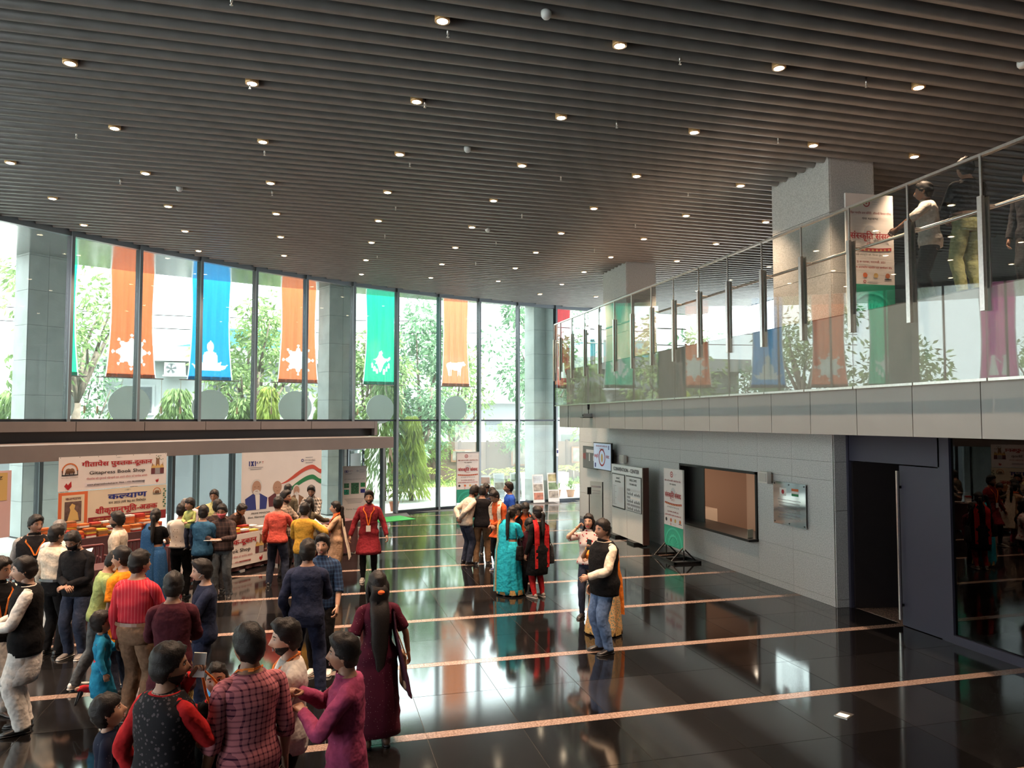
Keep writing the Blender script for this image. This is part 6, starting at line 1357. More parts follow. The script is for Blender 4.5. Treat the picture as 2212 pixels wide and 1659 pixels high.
# ---- book shop banners
t, W, Hh = sheet('wide white book shop banner on the canopy, red lettering on top', 'banner', (-5.13, 17.36), (-3.37, 19.08), 1.66, 2.38, 'shop_banner')
lettering('shop_name_hindi', 'गीताप्रेस पुस्तक-दूकान', K['red'], t, .05, .50, .10, width=1.62, bold=.035)
lettering('shop_name', 'Gitapress Book Shop', K['black'], t, .05, .325, .075, width=1.28, bold=.018)
lettering('slogan', 'गीताप्रेस की पुस्तकें पढ़ें पढ़ायें एवं अपने जीवन को सार्थक बनायें।', K['red'], t, .05, .21, .042, width=1.40, bold=.01)
pr(t, 'web_strip', K['pale'], [rect(-.68, .70, .075, .15)], -0.004)
lettering('web_address', 'www.gitapressbookshop.in  Mob. : +91-9839900748', K['black'], t, .02, .095, .034, width=1.32, bold=.012, y=-.007)
lettering('invocation', '।। श्रीहरिः ।।', K['black'], t, .06, .655, .018, width=.13)
emblem(t, -1.0, .42, .17); lettering('emblem_caption', 'GITA PRESS, GORAKHPUR', K['black'], t, -1.0, .275, .018, width=.34); temple(t, 1.0, .25, .32); leafs(t, -1.02, .11, .09); leafs(t, 1.0, .09, .045)
pr(t, 'leaf_sprig', K['dgreen'], [circ(.98 + .06 * math.cos(i * 2.1) + i * .015, .62 + .05 * math.sin(i * 1.7), .012, 6) for i in range(9)])
for i in range(7): MB().cyl((-1.2 + i * .4, -.006, .705), (-1.2 + i * .4, .0, .705), .008, n=8).build('eyelet', M_frame, t)
t, W, Hh = sheet('cream book shop banner with a framed magazine cover, below the white one', 'banner', (-5.125, 17.37), (-3.365, 19.09), 0.86, 1.645, 'shop_banner', mat('flex_cream', (.62, .54, .40), .55, 0, .04, 2))
pr(t, 'red_band', K['dred'], [rect(-.6, 1.228, 0, .20)]); pr(t, 'frame_print', K['saff'], [rect(-1.228, -.62, 0, .775)])
pr(t, 'frame_inner', K['cream'], [rect(-1.16, -.69, .06, .715)], -.008); pr(t, 'cover_picture', mat('cover_art', (.10, .06, .05), .6, 0, .5, 9), [rect(-1.10, -.75, .15, .58)], -.010)
pr(t, 'cover_figure', K['gold'], [[(-1.04, .18), (-.80, .18), (-.83, .34), (-.90, .42), (-.88, .50), (-.95, .54), (-1.0, .47), (-.98, .40)]], -.012)
lettering('cover_title', 'कल्याण', K['wine'], t, -.925, .615, .055, width=.33, bold=.02, y=-.012); lettering('cover_caption', 'कृपानुभूति-अङ्क', K['black'], t, -.925, .085, .03, width=.25, y=-.012)
lettering('title_blue', 'कल्याण', K['blue'], t, .28, .555, .12, width=.92, bold=.035); lettering('subtitle', 'सन् 2022 (वर्ष 96) का विशेषांक', K['black'], t, .28, .455, .05, width=.88, bold=.015)
lettering('title_red', 'श्रीकृपानुभूति-अङ्क', K['red'], t, .28, .265, .12, width=1.45, bold=.035); lettering('band_line', 'वार्षिक शुल्क : 250 / डाक द्वारा मँगाने हेतु', K['gold'], t, .25, .125, .035, width=1.5, y=-.012); lettering('band_line', 'सभी बहिनों सहित के लिये अतिरिक्त', K['white'], t, .2, .045, .035, width=1.3, y=-.012)
lettering('invocation', '।। श्रीहरिः ।।', K['black'], t, .28, .725, .018, width=.13); emblem(t, .99, .63, .10)
pr(t, 'leaf_border', K['dgreen'], [circ(1.18 + .025 * math.sin(i * 2), .28 + i * .05, .028, 6, .02) for i in range(9)])
# ---- banner at the left edge
t, W, Hh = sheet('yellow and pink banner cut by the left edge of the picture', 'banner', (-6.75, 15.55), (-5.75, 16.68), 0.87, 2.17, 'shop_banner', mat('flex_pink', (.60, .40, .38), .55, 0, .04, 2))
pr(t, 'yellow_field', K['gold'], [rect(-.70, .68, .72, 1.26)]); pr(t, 'printed_label', K['white'], [rect(-.1, .42, .82, 1.02)], -.008); pr(t, 'red_bar', K['red'], [rect(-.1, .42, 1.0, 1.03), rect(.36, .42, .80, .92), rect(-.2, .46, .73, .76)], -.009)
lettering('heading', 'राष्ट्र', K['black'], t, .47, 1.13, .07, width=.24, bold=.02, y=-.01); lettering('letters_red', 'की', K['red'], t, .28, .36, .2, width=.24, bold=.04, y=-.01); pr(t, 'underline', K['blue'], [rect(.1, .45, .30, .315)])
# ---- backdrop of the pipe stall
t, W, Hh = sheet('large white stall backdrop with a red and green ribbon print', 'backdrop', (-1.81, 20.39), (0.2, 21.82), 0.35, 2.31, 'stall_backdrop')
def kpt(par, x, z, s):
    pr(par, 'logo_mark', K['blue'], [rect(x - .20 * s, x - .17 * s, z, z + .13 * s), [(x - .15 * s, z), (x - .11 * s, z), (x - .05 * s, z + .13 * s), (x - .09 * s, z + .13 * s)], [(x - .05 * s, z), (x - .09 * s, z), (x - .15 * s, z + .13 * s), (x - .11 * s, z + .13 * s)], rect(x - .03 * s, x, z, z + .13 * s)])
    lettering('logo_letter', 'K', K['blue'], par, x + .05 * s, z + .06 * s, .06 * s, width=.05 * s, bold=.02); lettering('logo_letter', 'P', K['black'], par, x + .125 * s, z + .06 * s, .06 * s, width=.05 * s, bold=.03); lettering('logo_letter', 'T', K['red'], par, x + .20 * s, z + .06 * s, .06 * s, width=.055 * s, bold=.03)
    for k, w_ in enumerate((.42, .32)): pr(par, 'small_print', K['grey'], [rect(x - w_ / 2 * s, x + w_ / 2 * s, z - (.045 + .045 * k) * s, z - (.030 + .045 * k) * s)])
def hyo(par, x, z, s):
    pr(par, 'roundel', K['blue'], ring(x - .20 * s, z + .03 * s, .04 * s, .014 * s, 16)); lettering('maker_name', 'HYOSUNG', K['grey'], par, x + .04 * s, z, .055 * s, width=.36 * s, bold=.004)
    for q in (.1, -.045): pr(par, 'small_print', K['grey'], [rect(x - .1 * s, x + .14 * s, z + q * s, z + (q + .014) * s)])
kpt(t, -.83, 1.60, 1.0); hyo(t, .80, 1.66, 1.0)
def wave(z, th, m, nm):
    up, lo = [], []
    for i in range(33):
        u = i / 32; x = -.15 + u * 1.38; c = z + .42 * smooth01(u / .78) - .14 * smooth01((u - .78) / .22) * (u > .78); h = th * min(1, u * 2.6)
        up.append((x, c + h / 2)); lo.append((x, c - h / 2))
    pr(t, nm, m, [[lo[i], lo[i + 1], up[i + 1], up[i]] for i in range(32)])
wave(1.08, .115, K['saff'] if False else flat('ribbon_red', (.45, .06, .03)), 'red_ribbon'); wave(.80, .125, K['green'], 'green_ribbon')
def bust(x, z, s, coat, hair, nm):
    pr(t, nm + '_coat', coat, [[(x - .30 * s, z), (x + .30 * s, z), (x + .33 * s, z + .30 * s), (x + .12 * s, z + .42 * s), (x - .12 * s, z + .42 * s), (x - .33 * s, z + .30 * s)]]); pr(t, nm + '_shirt', K['white'], [[(x, z), (x + .10 * s, z), (x + .10 * s, z + .40 * s), (x - .04 * s, z + .40 * s)]], -.008)
    pr(t, nm + '_hair', hair, [circ(x, z + .62 * s, .165 * s, 20, .20 * s)], -.0075); pr(t, nm + '_face', K['skin'], [circ(x, z + .585 * s, .135 * s, 20, .185 * s)], -.010); pr(t, nm + '_beard', hair, [circ(x, z + .46 * s, .10 * s, 16, .075 * s)], -.012)
    pr(t, nm + '_features', K['brown'], [rect(x - .08 * s, x - .03 * s, z + .60 * s, z + .615 * s), rect(x + .03 * s, x + .08 * s, z + .60 * s, z + .615 * s), rect(x - .04 * s, x + .04 * s, z + .485 * s, z + .50 * s)], -.013)
bust(-.80, .46, .98, K['navyv'], K['hairw'], 'portrait'); bust(-.18, .50, .82, K['wine'], K['skin'], 'second_portrait'); bust(.42, .46, .70, K['brown'], K['hairw'], 'third_portrait')
lettering('caption', 'PRIME MINISTER', K['black'], t, -.66, .345, .045, width=.55, bold=.01); lettering('caption', 'Shri. Narendra Modi', K['black'], t, -.66, .245, .05, width=.75, bold=.01)
# ---- roll up stand of the same stall
t = thing('roll_up_stand', 'narrow roll up stand with green product photos left of the open door', 'stand', (1.2, 23.15, 0), math.radians(8))
MB().box(-.36, .36, -.003, .003, .08, 1.74).build('sheet', M_flex, t); MB().box(-.37, .37, -.07, .07, 0, .08).build('stand_base', M_steel, t); MB().box(-.37, .37, -.012, .012, 1.73, 1.76).build('top_bar', M_steel, t); MB().cyl((0, .03, .05), (0, .02, 1.73), .01).build('rear_pole', M_steel, t)
kpt(t, -.20, 1.56, .55); hyo(t, .20, 1.59, .6); lettering('stall_title', 'KPT PIPING SYSTEM PVT. LTD.', K['grey'], t, 0, 1.34, .04, width=.62)
for (x0, x1, z0, z1, c) in ((-.32, -.17, 1.10, 1.24, 'dgreen'), (-.11, .13, .92, 1.25, 'dgreen'), (.18, .32, 1.12, 1.25, 'green'), (-.32, -.17, .90, 1.05, 'tgreen'), (.18, .32, .94, 1.06, 'blue')): pr(t, 'product_photo', mat('product_' + c, tuple(K[c].diffuse_color[:3]), .6, 0, .8, 26), [rect(x0, x1, z0, z1)])
for k in range(4): pr(t, 'small_print', K['grey'], [rect(-.3 + .03 * k, .3 - .03 * k, .76 - .04 * k, .772 - .04 * k)])
lettering('stall_title', 'Pharma, Food Grade', K['black'], t, 0, .44, .04, width=.5)
# ---- the festival poster, printed on several stands
def poster(t, w_, h_, y=-.006, bold=.03):
    s = w_ / 0.88; g = h_ * .265
    pr(t, 'green_field', K['tgreen'], [rect(-w_ / 2, w_ / 2, 0, g)], y + .002)
    pr(t, 'wheel_print', K['lgreen'], [[(q * math.cos(PI * k / 24) * s, .02 + q * math.sin(PI * k / 24) * s) for q, k in ((.40, i), (.40, i + 1), (.36, i + 1), (.36, i))] for i in range(24)] + [circ(.22 * s * math.cos(a), .02 + .22 * s * math.sin(a), .04 * s, 12, .04 * s) for a in [PI * (i + .5) / 9 for i in range(9)]] + [[(0, .02), (.2 * s * math.cos(a - .12), .02 + .2 * s * math.sin(a - .12)), (.2 * s * math.cos(a + .12), .02 + .2 * s * math.sin(a + .12))] for a in [PI * (i + .5) / 9 for i in range(9)]], y - .002)
    z = lambda f: g + (h_ - g) * f
    pr(t, 'round_seal', K['red'], ring(-.06 * s, z(.90), .065 * s, .02 * s) + [circ(-.06 * s, z(.90), .02 * s, 10)], y); pr(t, 'seal_text', K['lgrey'], [rect(.05 * s, .17 * s, z(.91), z(.918)), rect(.05 * s, .15 * s, z(.885), z(.891))], y)
    lettering('poster_line', 'अखिल भारतीय सन्त समिति - श्रीकाशी विद्वत् परिषद', K['dred'], t, 0, z(.775), .035 * s, width=.78 * s, y=y - .002, bold=.02); lettering('poster_line', 'गंगा महासभा', K['black'], t, 0, z(.715), .035 * s, width=.30 * s, y=y - .002, bold=.02)
    pr(t, 'dome_print', K['lgrey'], [circ(0, z(.56), .12 * s, 14, .14 * s, 0, PI)], y)
    lettering('poster_title', 'संस्कृति संसद', K['red'], t, 0, z(.50), .105 * s, width=.76 * s, y=y - .003, bold=bold); lettering('poster_year', '2021', K['red'], t, 0, z(.44), .045 * s, width=.16 * s, y=y - .003)
    pr(t, 'red_swag', K['red'], [[(x, z(.385) - .03 * s * math.cos(x / s * 3.4)), (x + .078 * s, z(.385) - .03 * s * math.cos((x / s + .078) * 3.4)), (x + .078 * s, z(.42) - .03 * s * math.cos((x / s + .078) * 3.4)), (x, z(.42) - .03 * s * math.cos(x / s * 3.4))] for x in [(-.39 + .078 * i) * s for i in range(10)]], y)
    pr(t, 'swag_figures', K['gold'], [circ((-.34 + .076 * i) * s, z(.398) - .03 * s * math.cos((-.34 + .076 * i) * 3.4), .018 * s, 8) for i in range(10)], y - .002)
    lettering('poster_line', 'सर्व संस्कृति की, विश्वा रूप एक', K['black'], t, 0, z(.315), .03 * s, width=.55 * s, y=y); lettering('poster_line', '12-14 नवम्बर, वाराणसी, 2021', K['dred'], t, 0, z(.235), .035 * s, width=.52 * s, y=y, bold=.02); lettering('poster_line', 'रुद्राक्ष अंतर्राष्ट्रीय सहयोग एवं सम्मेलन केंद्र', K['red'], t, 0, z(.175), .032 * s, width=.76 * s, y=y, bold=.02)
    for x, c in ((-.33, 'black'), (-.11, 'saff'), (.09, 'gold'), (.31, 'orange')): pr(t, 'round_logo', K[c], [circ(x * s, z(.10), .042 * s, 14)], y); 
    pr(t, 'logo_caption', K['black'], [rect(.25 * s, .38 * s, z(.055), z(.065))], y); pr(t, 'round_logo', K['red'], ring(-.12 * s, z(.03), .026 * s, .01 * s, 12), y); pr(t, 'logo_caption', K['lgrey'], [rect(-.06 * s, .12 * s, z(.026), z(.036))], y)
t = thing('poster_stand', 'festival poster stand in front of the far glass, beside the huddle', 'poster stand', (5.32, 26.15, 0), math.radians(12))
MB().box(-.44, .44, -.004, .004, .22, 2.0).build('poster_sheet', M_flex, t); poster_p = empty('poster_print', (0, 0, .22)); poster_p.parent = t; 
def mk_poster(par, w_, h_, z):
    o = MB().box(-w_ / 2, w_ / 2, -.002, .002, 0, h_).build('printed_face', M_flex, par, loc=(0, -.006, z)); poster(o, w_, h_, -.004); return o
bpy.data.objects.remove(poster_p); mk_poster(t, .88, 1.78, .22)
MB().box(-.45, -.43, -.012, .012, 0, 2.0).box(.43, .45, -.012, .012, 0, 2.0).box(-.45, .45, -.012, .012, 1.99, 2.02).build('stand_frame', M_steel, t)
MB().box(-.47, -.41, -.22, .22, 0, .03).box(.41, .47, -.22, .22, 0, .03).build('stand_feet', M_steel, t)
t = thing('poster_stand', 'festival poster on a black frame stand beside the service hatch', 'poster stand', (7.93, 15.48, 0), -PI / 2)
MB().box(-.46, .46, .0, .03, .27, 2.04).build('poster_board', M_board, t); mk_poster(t, .92, 1.77, .27)
f = MB(); f.box(-.62, .62, -.30, -.26, .0, .05).box(-.62, .62, .30, .34, .0, .05).box(-.62, -.57, -.30, .34, 0, .05).box(.57, .62, -.30, .34, 0, .05).box(-.02, .02, -.3, .34, 0, .04)
for sx in (-1, 1): f.tube([(sx * .42, -.28, .04), (sx * .42, .0, .32), (sx * .42, .30, .04)], .018, 8); f.cyl((sx * .42, .02, .03), (sx * .42, .02, .34), .016)
f.build('stand_frame', M_frame, t)
t = thing('poster_stand', 'festival poster standing on the balcony beside the near pillar', 'poster stand', (9.15, 10.55, 4.655), math.radians(-3))
MB().box(-.46, .46, .0, .03, .25, 2.37).build('poster_board', M_board, t); mk_poster(t, .92, 2.12, .25); MB().box(-.46, -.40, -.25, .3, 0, .04).box(.40, .46, -.25, .3, 0, .04).box(-.45, -.41, 0, .03, .03, .26).box(.41, .45, 0, .03, .03, .26).build('stand_frame', M_frame, t)
# ---- information board
t = thing('information_board', 'white information board headed CONVENTION CENTER by the granite wall', 'notice board', (8.0, 18.2, 0), -PI / 2 - 0.02)
MB().box(-1.05, 1.05, -.03, .06, .06, 1.95).build('board_body', mat('board_linen', (.52, .53, .50), .7, 0, .04, 30), t); MB().box(1.03, 1.08, -.04, .12, .04, 1.96).build('end_panel', mat('dark_wood', (.07, .03, .022), .4), t); MB().box(-.006, .006, -.034, -.03, .08, 1.0).build('panel_joint', K['lgrey'], t)
MB().box(-1.05, 1.05, -.038, -.03, 1.72, 1.95).build('header_panel', M_board, t); lettering('header', 'CONVENTION - CENTER', K['black'], t, -.02, 1.785, .10, y=-.041, width=1.75, bold=.03)
for x0, x1 in ((-1.0, -.1), (-.02, .98)):
    o = MB().box(x0, x1, -.045, -.03, .78 if x0 < -.5 else .80, 1.70).build('notice_frame', M_frame, t); MB().box(x0 + .025, x1 - .025, -.049, -.045, .81, 1.68).build('notice_sheet', mat('notice_sheet', (.60, .61, .62), .25), o)
lettering('notice_title', 'जानकारी', K['black'], t, -.55, 1.56, .05, y=-.051, width=.26, bold=.02); lettering('notice_title', 'INFORMATION', K['black'], t, -.55, 1.47, .05, y=-.051, width=.40, bold=.01); lettering('notice_title', 'WELCOME', K['black'], t, .48, 1.57, .06, y=-.051, width=.48, bold=.015); lettering('notice_title', 'YOU ARE HERE', K['black'], t, .48, 1.47, .05, y=-.051, width=.48, bold=.02)
for k in range(16): pr(t, 'list_line', K['grey'], [rect(-.93, -.93 + (.26 if k % 5 == 0 else .17), 1.37 - .033 * k, 1.38 - .033 * k)], -.051)
pr(t, 'map_print', K['lgrey'], [[(-.6, 1.0), (-.5, 1.35), (-.2, 1.38), (-.18, .98), (-.4, .93)]], -.051)
for k in range(3):
    z0 = 1.31 - .19 * k; pr(t, 'floor_tab', K['grey'], [rect(.07, .28, z0, z0 + .06)], -.051); pr(t, 'floor_bar', K[('lgrey', 'white', 'grey')[k]], [rect(.31, .92, z0, z0 + .055)], -.051)
    pr(t, 'pictogram_row', K['black'], [rect(.10 + .055 * i + (.06 if i > 6 else 0), .125 + .055 * i + (.06 if i > 6 else 0), z0 - .10, z0 - .10 + (.05 if i % 3 else .075)) for i in range(14)], -.051)
MB().box(-.9, -.5, -.16, .2, 0, .06).box(.3, .75, -.16, .2, 0, .06).build('board_feet', M_frame, t)
# ---- things on the granite wall
def tv(label, y0, y1, z0, z1, depth, shot):
    w_ = y0 - y1; t = thing('wall_screen', label, 'screen', (XW - .005, (y0 + y1) / 2, z0), -PI / 2); h_ = z1 - z0
    MB().box(-w_ / 2, w_ / 2, -depth, -depth + .05, 0, h_).build('screen_case', M_frame, t); MB().box(-.25, .25, -depth + .05, 0, h_ * .25, h_ * .75).build('wall_mount', M_frame, t)
    o = MB().box(-w_ / 2 + .03, w_ / 2 - .03, -depth - .004, -depth, .03, h_ - .03).build('screen_face', emat('screen_' + shot, (.30, .36, .46) if shot == 'poster' else (.055, .052, .052), .55 if shot == 'poster' else .35), t); y = -depth - .006
    if shot == 'poster':
        pr(o, 'screen_wheel', K['red'], ring(0, h_ * .46, .26, .05), y); pr(o, 'screen_lamp', K['gold'], [circ(0, h_ * .44, .08, 12, .13)], y)
        lettering('screen_title', 'संस्कृति', K['red'], o, -.45, h_ * .45, .09, y=y, width=.34, bold=.03); lettering('screen_title', 'संसद', K['red'], o, .45, h_ * .45, .09, y=y, width=.26, bold=.03); lettering('screen_line', 'अखिल भारतीय सन्त समिति - श्रीकाशी विद्वत् परिषद', K['dred'], o, 0, h_ * .84, .045, y=y, width=.95, bold=.02); lettering('screen_line', 'गंगा महासभा', K['dred'], o, 0, h_ * .74, .04, y=y, width=.36, bold=.02)
        pr(o, 'screen_logo', K['navyv'], [rect(-.58, -.48, .07, .2), rect(.5, .56, h_ - .2, h_ - .08)], y)
    else: pr(o, 'screen_figures', K['dred'], [rect(-.58, -.5, .3, .46), rect(-.45, -.36, .28, .48), rect(.46, .55, .3, .45)], y); pr(o, 'screen_figures_light', K['lgrey'], [rect(-.06, .03, .24, .48), rect(.30, .42, .26, .42), rect(-.3, .4, .50, .60)], y)
tv('dark wall screen showing a crowd, at the end of the granite wall', 22.63, 21.40, 1.63, 2.33, .12, 'crowd'); tv('bright wall screen showing the festival poster', 21.33, 19.93, 1.67, 2.49, .26, 'poster')
for y0, y1, z0, l in ((12.80, 12.50, 1.94, 'white square loudspeaker above the steel plaque'), (19.62, 19.32, 1.95, 'white square loudspeaker beside the bright wall screen')):
    t = thing('wall_speaker', l, 'loudspeaker', (XW - .005, (y0 + y1) / 2, z0), -PI / 2); MB().box(-.15, .15, -.14, -.05, 0, .22).build('speaker_case', mat('speaker_cream', (.58, .54, .48), .5), t); MB().box(-.115, .115, -.147, -.14, .03, .19).build('grille', mat('speaker_grille', (.46, .43, .38), .7), t); MB().box(-.08, .13, -.05, 0, .04, .18).build('wall_bracket', mat('speaker_bracket', (.32, .24, .18), .6), t)
t = thing('steel_plaque', 'polished steel plaque with two small flags on the granite wall', 'plaque', (XW - .005, 11.97, 1.21), -PI / 2)
MB().box(-.48, .48, -.045, -.035, 0, .79).build('plaque_plate', mat('mirror_steel', (.62, .63, .62), .06, 1.0), t)
for x in (-.44, 0, .44):
    for z in (.04, .75): MB().cyl((x, -.052, z), (x, 0, z), .012).build('stud', M_frame, t)
pr(t, 'flag_white', K['white'], [rect(-.28, -.08, .54, .68)], -.0455); pr(t, 'flag_disc', K['red'], [circ(-.18, .61, .042, 16)], -.047); pr(t, 'flag_saffron', K['saff'], [rect(.08, .28, .645, .69)], -.0455); pr(t, 'flag_mid', K['white'], [rect(.08, .28, .60, .645)], -.0455); pr(t, 'flag_green', K['green'], [rect(.08, .28, .555, .60)], -.0455)
for k in range(7): pr(t, 'engraved_line', K['grey'], [rect(-.34 + .02 * (k % 3), .34 - .03 * (k % 2), .46 - .055 * k, .47 - .055 * k)], -.0455)
t = thing('sign_post', 'thin black sign post with a small top plate near the granite wall end', 'sign post', (6.75, 17.75, 0)); MB().lathe([(.14, 0), (.14, .012), (.02, .02), (.001, .02)], 20).build('post_base', M_frame, t, True); MB().cyl((0, 0, .01), (0, 0, 1.42), .014).build('pole', M_frame, t, True); MB().box(-.05, .05, -.015, .015, 1.28, 1.46).build('top_plate', M_frame, t)
t = thing('acrylic_stand', 'clear acrylic notice stand left of the information board', 'stand', (7.72, 19.75, 0), -PI / 2 + .5); MB().box(-.22, .22, -.006, .006, .05, 1.42).build('acrylic_sheet', glass('acrylic', (.86, .88, .87), .06), t); MB().box(-.24, .24, -.12, .12, 0, .04).build('stand_base', M_frame, t); MB().box(.225, .245, -.015, .015, .04, 1.42).build('side_rail', M_frame, t); pr(t, 'small_print', K['grey'], [rect(-.18, .18, 1.25, 1.3), rect(-.15, .15, 1.15, 1.17), rect(-.15, .15, 1.08, 1.10)])
t = thing('security_camera', 'small security camera below the far end of the balcony', 'camera', (XG + .02, 18.75, 3.22)); MB().cyl((.0, 0, .22), (0, 0, .38), .03, .04).build('camera_mount', M_frame, t, True); MB().cyl((0, 0, .08), (0, 0, .24), .012).build('camera_arm', M_frame, t); MB().box(-.16, .10, -.045, .045, .02, .11).build('camera_body', M_alu_side, t); MB().cyl((-.17, 0, .065), (-.15, 0, .065), .03).build('camera_lens', M_frame, t); MB().box(-.2, .16, -.10, .10, -.005, .015).build('camera_shelf', M_frame, t)
t = thing('floor_socket', 'small steel floor socket in the black tiles at the right', 'floor socket', (5.51, 6.90, 0.0), .5); MB().box(-.09, .09, -.07, .07, 0, .006).build('socket_frame', M_steel, t); MB().box(-.07, .02, -.055, .055, .006, .009).build('socket_lid', M_board, t)
tag(MB().prism([(2.0, 23.25), (3.15, 23.8), (2.75, 24.75), (1.75, 24.25)], 0.002, 0.014).build('door_mat', mat('green_mat', (.03, .30, .07), .9, 0, .15, 30, bump=.5, bscale=90)), 'bright green door mat at the end of the lobby', 'mat')
t = thing('mullion_notice', 'small white notice taped to the mullion by the balcony end', 'notice', (*arc(AR - .20, 102.35)[:2], 1.75), math.radians(12)); MB().box(-.05, .05, -.004, .004, 0, .30).build('notice_paper', M_board, t); pr(t, 'blue_print', K['navyv'], [rect(-.035, .035, .12, .24)])
# ---- stalls: tables, books, chairs
M_cloth = mat('maroon_table_cloth', (.055, .016, .018), .85, 0, .15, 12)
def table(label, a, b, depth, h=.77, m=None):
    a = Vector(a); b = Vector(b); mid = (a + b) / 2; w_ = (b - a).length; t = thing('stall_table', label, 'table', (mid.x, mid.y, 0), math.atan2(b.y - a.y, b.x - a.x))
    MB().box(-w_ / 2, w_ / 2, 0, depth, h - .03, h).build('table_top', K['brown'], t)
    cl = MB(); n = int(w_ / .06); vs = []; fs = []
    for i in range(n + 1):
        x = -w_ / 2 + w_ * i / n; o = .018 * math.sin(i * 1.3) + .01 * math.sin(i * 2.9)
        vs += [(x, -.012, h + .003), (x, -.02 + o * .4, h * .5), (x, -.03 + o, .03)]
    for i in range(n):
        for k in range(2): fs.append((3 * i + k, 3 * i + k + 1, 3 * i + k + 4, 3 * i + k + 3))
    cl.add(vs, fs); cl.build('table_cloth', m or M_cloth, t, True); MB().box(-w_ / 2 - .01, w_ / 2 + .01, -.012, depth + .01, h, h + .006).build('cloth_top', m or M_cloth, t)
    for sx in (-1, 1):
        MB().box(sx * w_ / 2 - .012, sx * w_ / 2 + .012, 0, depth, .05, h).build('cloth_side', m or M_cloth, t)
        for yy in (.06, depth - .06): MB().box(sx * (w_ / 2 - .06) - .02, sx * (w_ / 2 - .06) + .02, yy - .02, yy + .02, 0, h - .03).build('leg', M_frame, t)
    return t, w_, h + .006
t0, W0, h0 = table('book stall table under the book shop banners', (-4.95, 16.2), (-3.15, 17.95), .72)
t1, W1, h1 = table('long book stall table with a white banner on its front', (-2.62, 15.25), (-.93, 17.22), .66)
t2, W2, h2 = table('maroon covered stall table in front of the white backdrop', (-.72, 16.95), (1.02, 18.25), .6)
t3, W3, h3 = table('low table in the middle of the left crowd, nearest the camera', (-4.1, 13.6), (-3.0, 14.4), .6, .62)
# banner on the front of the second table
t = thing('table_banner', 'white book shop banner hung on the front of the long table', 'banner', (t1.location.x + .055 * math.sin(t1.rotation_euler[2]), t1.location.y - .055 * math.cos(t1.rotation_euler[2]), .12), t1.rotation_euler[2])
MB().box(-1.24, 1.24, -.004, .004, 0, .66).build('sheet', M_flex, t)
lettering('shop_name_hindi', 'गीताप्रेस पुस्तक-दूकान', K['red'], t, .05, .46, .10, width=1.62, bold=.035); lettering('shop_name', 'Gitapress Book Shop', K['black'], t, .05, .295, .075, width=1.28, bold=.018); lettering('slogan', 'गीताप्रेस की पुस्तकें पढ़ें पढ़ायें एवं अपने जीवन को सार्थक बनायें।', K['red'], t, .05, .18, .042, width=1.40, bold=.01); lettering('web_address', 'www.gitapressbookshop.in  Mob. : +91-9839900748', K['red'], t, .02, .075, .036, width=1.36, bold=.012)
emblem(t, -1.0, .38, .17); temple(t, 1.0, .20, .34); leafs(t, 1.0, .08, .06); leafs(t, -1.02, .08, .08)
# books: one mesh per colour, every book its own object
BC = dict(orange=(.50, .12, .025), yellow=(.58, .36, .04), red=(.36, .03, .02), white=(.60, .55, .50), blue=(.05, .08, .2), brown=(.24, .10, .04))
BM = {}
for k, c in BC.items():
    mb = MB().box(-.10, .10, -.075, .075, 0, .004).box(-.10, .10, -.075, .075, .032, .036).box(-.10, -.094, -.075, .075, 0, .036).box(-.10, .10, -.075, -.072, .0, .036); me = mb.mesh('book_cover'); me.materials.append(mat('cover_' + k, c, .5, 0, .15, 9)); pg = MB().box(-.094, .097, -.071, .072, .004, .032).mesh('book_pages'); pg.materials.append(K['white']); BM[k] = (me, pg)
def book(k, world, rz, label, group, show_pages=False):
    o = link('book', BM[k][0], None, None, world, rz); tag(o, label, 'book', group); 
    link('book_pages', BM[k][1], None, o); return o
onum = ['first', 'second', 'third', 'fourth', 'fifth', 'sixth', 'seventh', 'eighth', 'ninth', 'tenth']
ca, sa = math.cos(t0.rotation_euler[2]), math.sin(t0.rotation_euler[2])
for i in range(10):
    for row in (0, 1):
        z = h0
        for k in range((9 if i in (2, 7, 8) else 7) if row else rnd.choice((4, 5, 6))):
            lx = -W0 / 2 + .14 + i * .245 + rnd.uniform(-.008, .008); ly = .12 + .26 * row + rnd.uniform(-.01, .01); c = rnd.choice(('orange', 'orange', 'orange', 'yellow', 'red', 'white', 'brown') if i < 6 else ('orange', 'orange', 'red', 'orange', 'orange', 'white'))
            if rnd.random() < .03: c = 'blue'
            book(c, (t0.location.x + lx * ca - ly * sa, t0.location.y + lx * sa + ly * ca, z), t0.rotation_euler[2] + rnd.uniform(-.05, .05), '%s book, %s from the bottom of the %s pile, %s row, under the banners' % (c, onum[k], onum[i], ('front', 'back')[row]), 'books piled under the shop banners'); z += .0365
ca, sa = math.cos(t1.rotation_euler[2]), math.sin(t1.rotation_euler[2])
for i in range(10):
    for row in (0, 1):
        z = h1
        for k in range(rnd.choice((1, 2, 2, 3))):
            lx = -W1 / 2 + .15 + i * .255; ly = .10 + .27 * row; c = rnd.choice(('white', 'yellow', 'orange', 'red', 'white', 'yellow'))
            book(c, (t1.location.x + lx * ca - ly * sa, t1.location.y + lx * sa + ly * ca, z), t1.rotation_euler[2] + rnd.uniform(-.2, .2), '%s book, %s from the bottom of the %s pile, %s row, long table' % (c, onum[k], onum[i], ('front', 'back')[row]), 'books laid out on the long table'); z += .0365
ca, sa = math.cos(t2.rotation_euler[2]), math.sin(t2.rotation_euler[2])
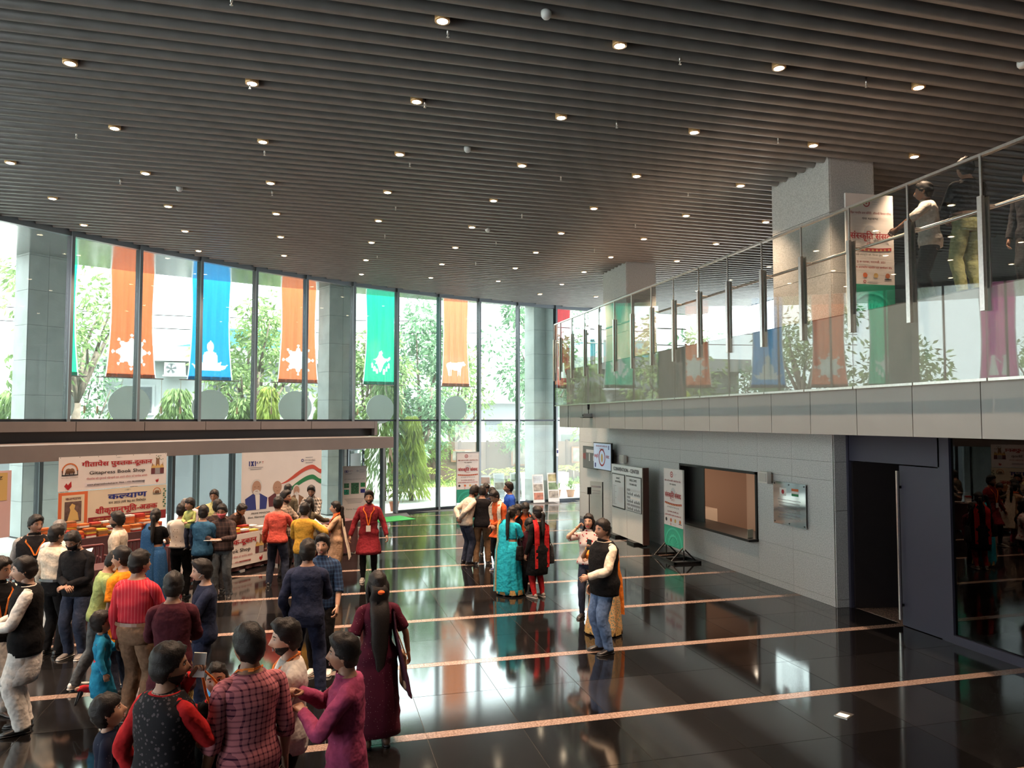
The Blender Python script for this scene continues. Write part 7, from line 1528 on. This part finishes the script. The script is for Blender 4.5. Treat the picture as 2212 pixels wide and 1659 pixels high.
for i in range(6):
    lx = -W2 / 2 + .3 + i * .3; c = ('white', 'white', 'yellow', 'white', 'blue', 'white')[i]; book(c, (t2.location.x + lx * ca - .2 * sa, t2.location.y + lx * sa + .2 * ca, h2), t2.rotation_euler[2] + rnd.uniform(-.4, .4), '%s booklet lying %s from the left on the maroon table' % (c, onum[i]), 'booklets on the maroon table')
t = thing('paper_cup_stack', 'red and white box standing on the maroon table', 'box', (t2.location.x - .75 * ca - .3 * sa, t2.location.y - .75 * sa + .3 * ca, h2), .4); MB().box(-.07, .07, -.05, .05, 0, .16).build('box_body', K['white'], t); MB().box(-.075, .075, -.055, .055, .16, .20).build('box_lid', K['red'], t)
def chair(label, x, y, hd, m, wood=False):
    t = thing('stall_chair', label, 'chair', (x, y, 0), math.radians(hd - 90)); hb = .92 if not wood else 1.22
    MB().box(-.22, .22, -.22, .22, .42, .455).build('seat', m, t)
    for sx in (-1, 1):
        for sy in (-1, 1): MB().cyl((sx * .2, sy * .2, 0), (sx * .19, sy * .19, .42), .018, .022).build('leg', m, t)
        MB().tube([(sx * .2, -.21, .44), (sx * .2, -.26, hb)], .02).build('back_post', m, t); MB().tube([(sx * .23, -.22, .66), (sx * .23, .16, .66), (sx * .21, .18, .44)], .016).build('armrest', m, t)
    if wood:
        for k in range(3): MB().plate([(-.2, .62 + k * .2), (.2, .62 + k * .2), (.2, .76 + k * .2 + (.0 if k < 2 else .02)), (0, .76 + k * .2 + (.0 if k < 2 else .08)), (-.2, .76 + k * .2)], -.26, -.23).build('back_panel', m, t)
    else:
        for k in range(5): MB().tube([(-.14 + .07 * k, -.22, .46), (-.14 + .07 * k, -.255, hb - .02)], .012).build('back_slat', m, t)
        MB().tube([(-.2, -.26, hb), (.2, -.26, hb)], .022).build('top_bar', m, t)
M_pl = mat('maroon_plastic', (.10, .02, .02), .4); M_wd = mat('carved_wood', (.30, .13, .05), .45, 0, .2, 8)
chair('maroon slatted chair beside the woman in the blue sari', -3.45, 15.35, 130, M_pl); chair('maroon slatted chair behind the man in the black shirt', -3.95, 15.0, 120, M_pl); chair('carved wooden chair behind the long table', -2.25, 17.85, 320, M_wd, True)
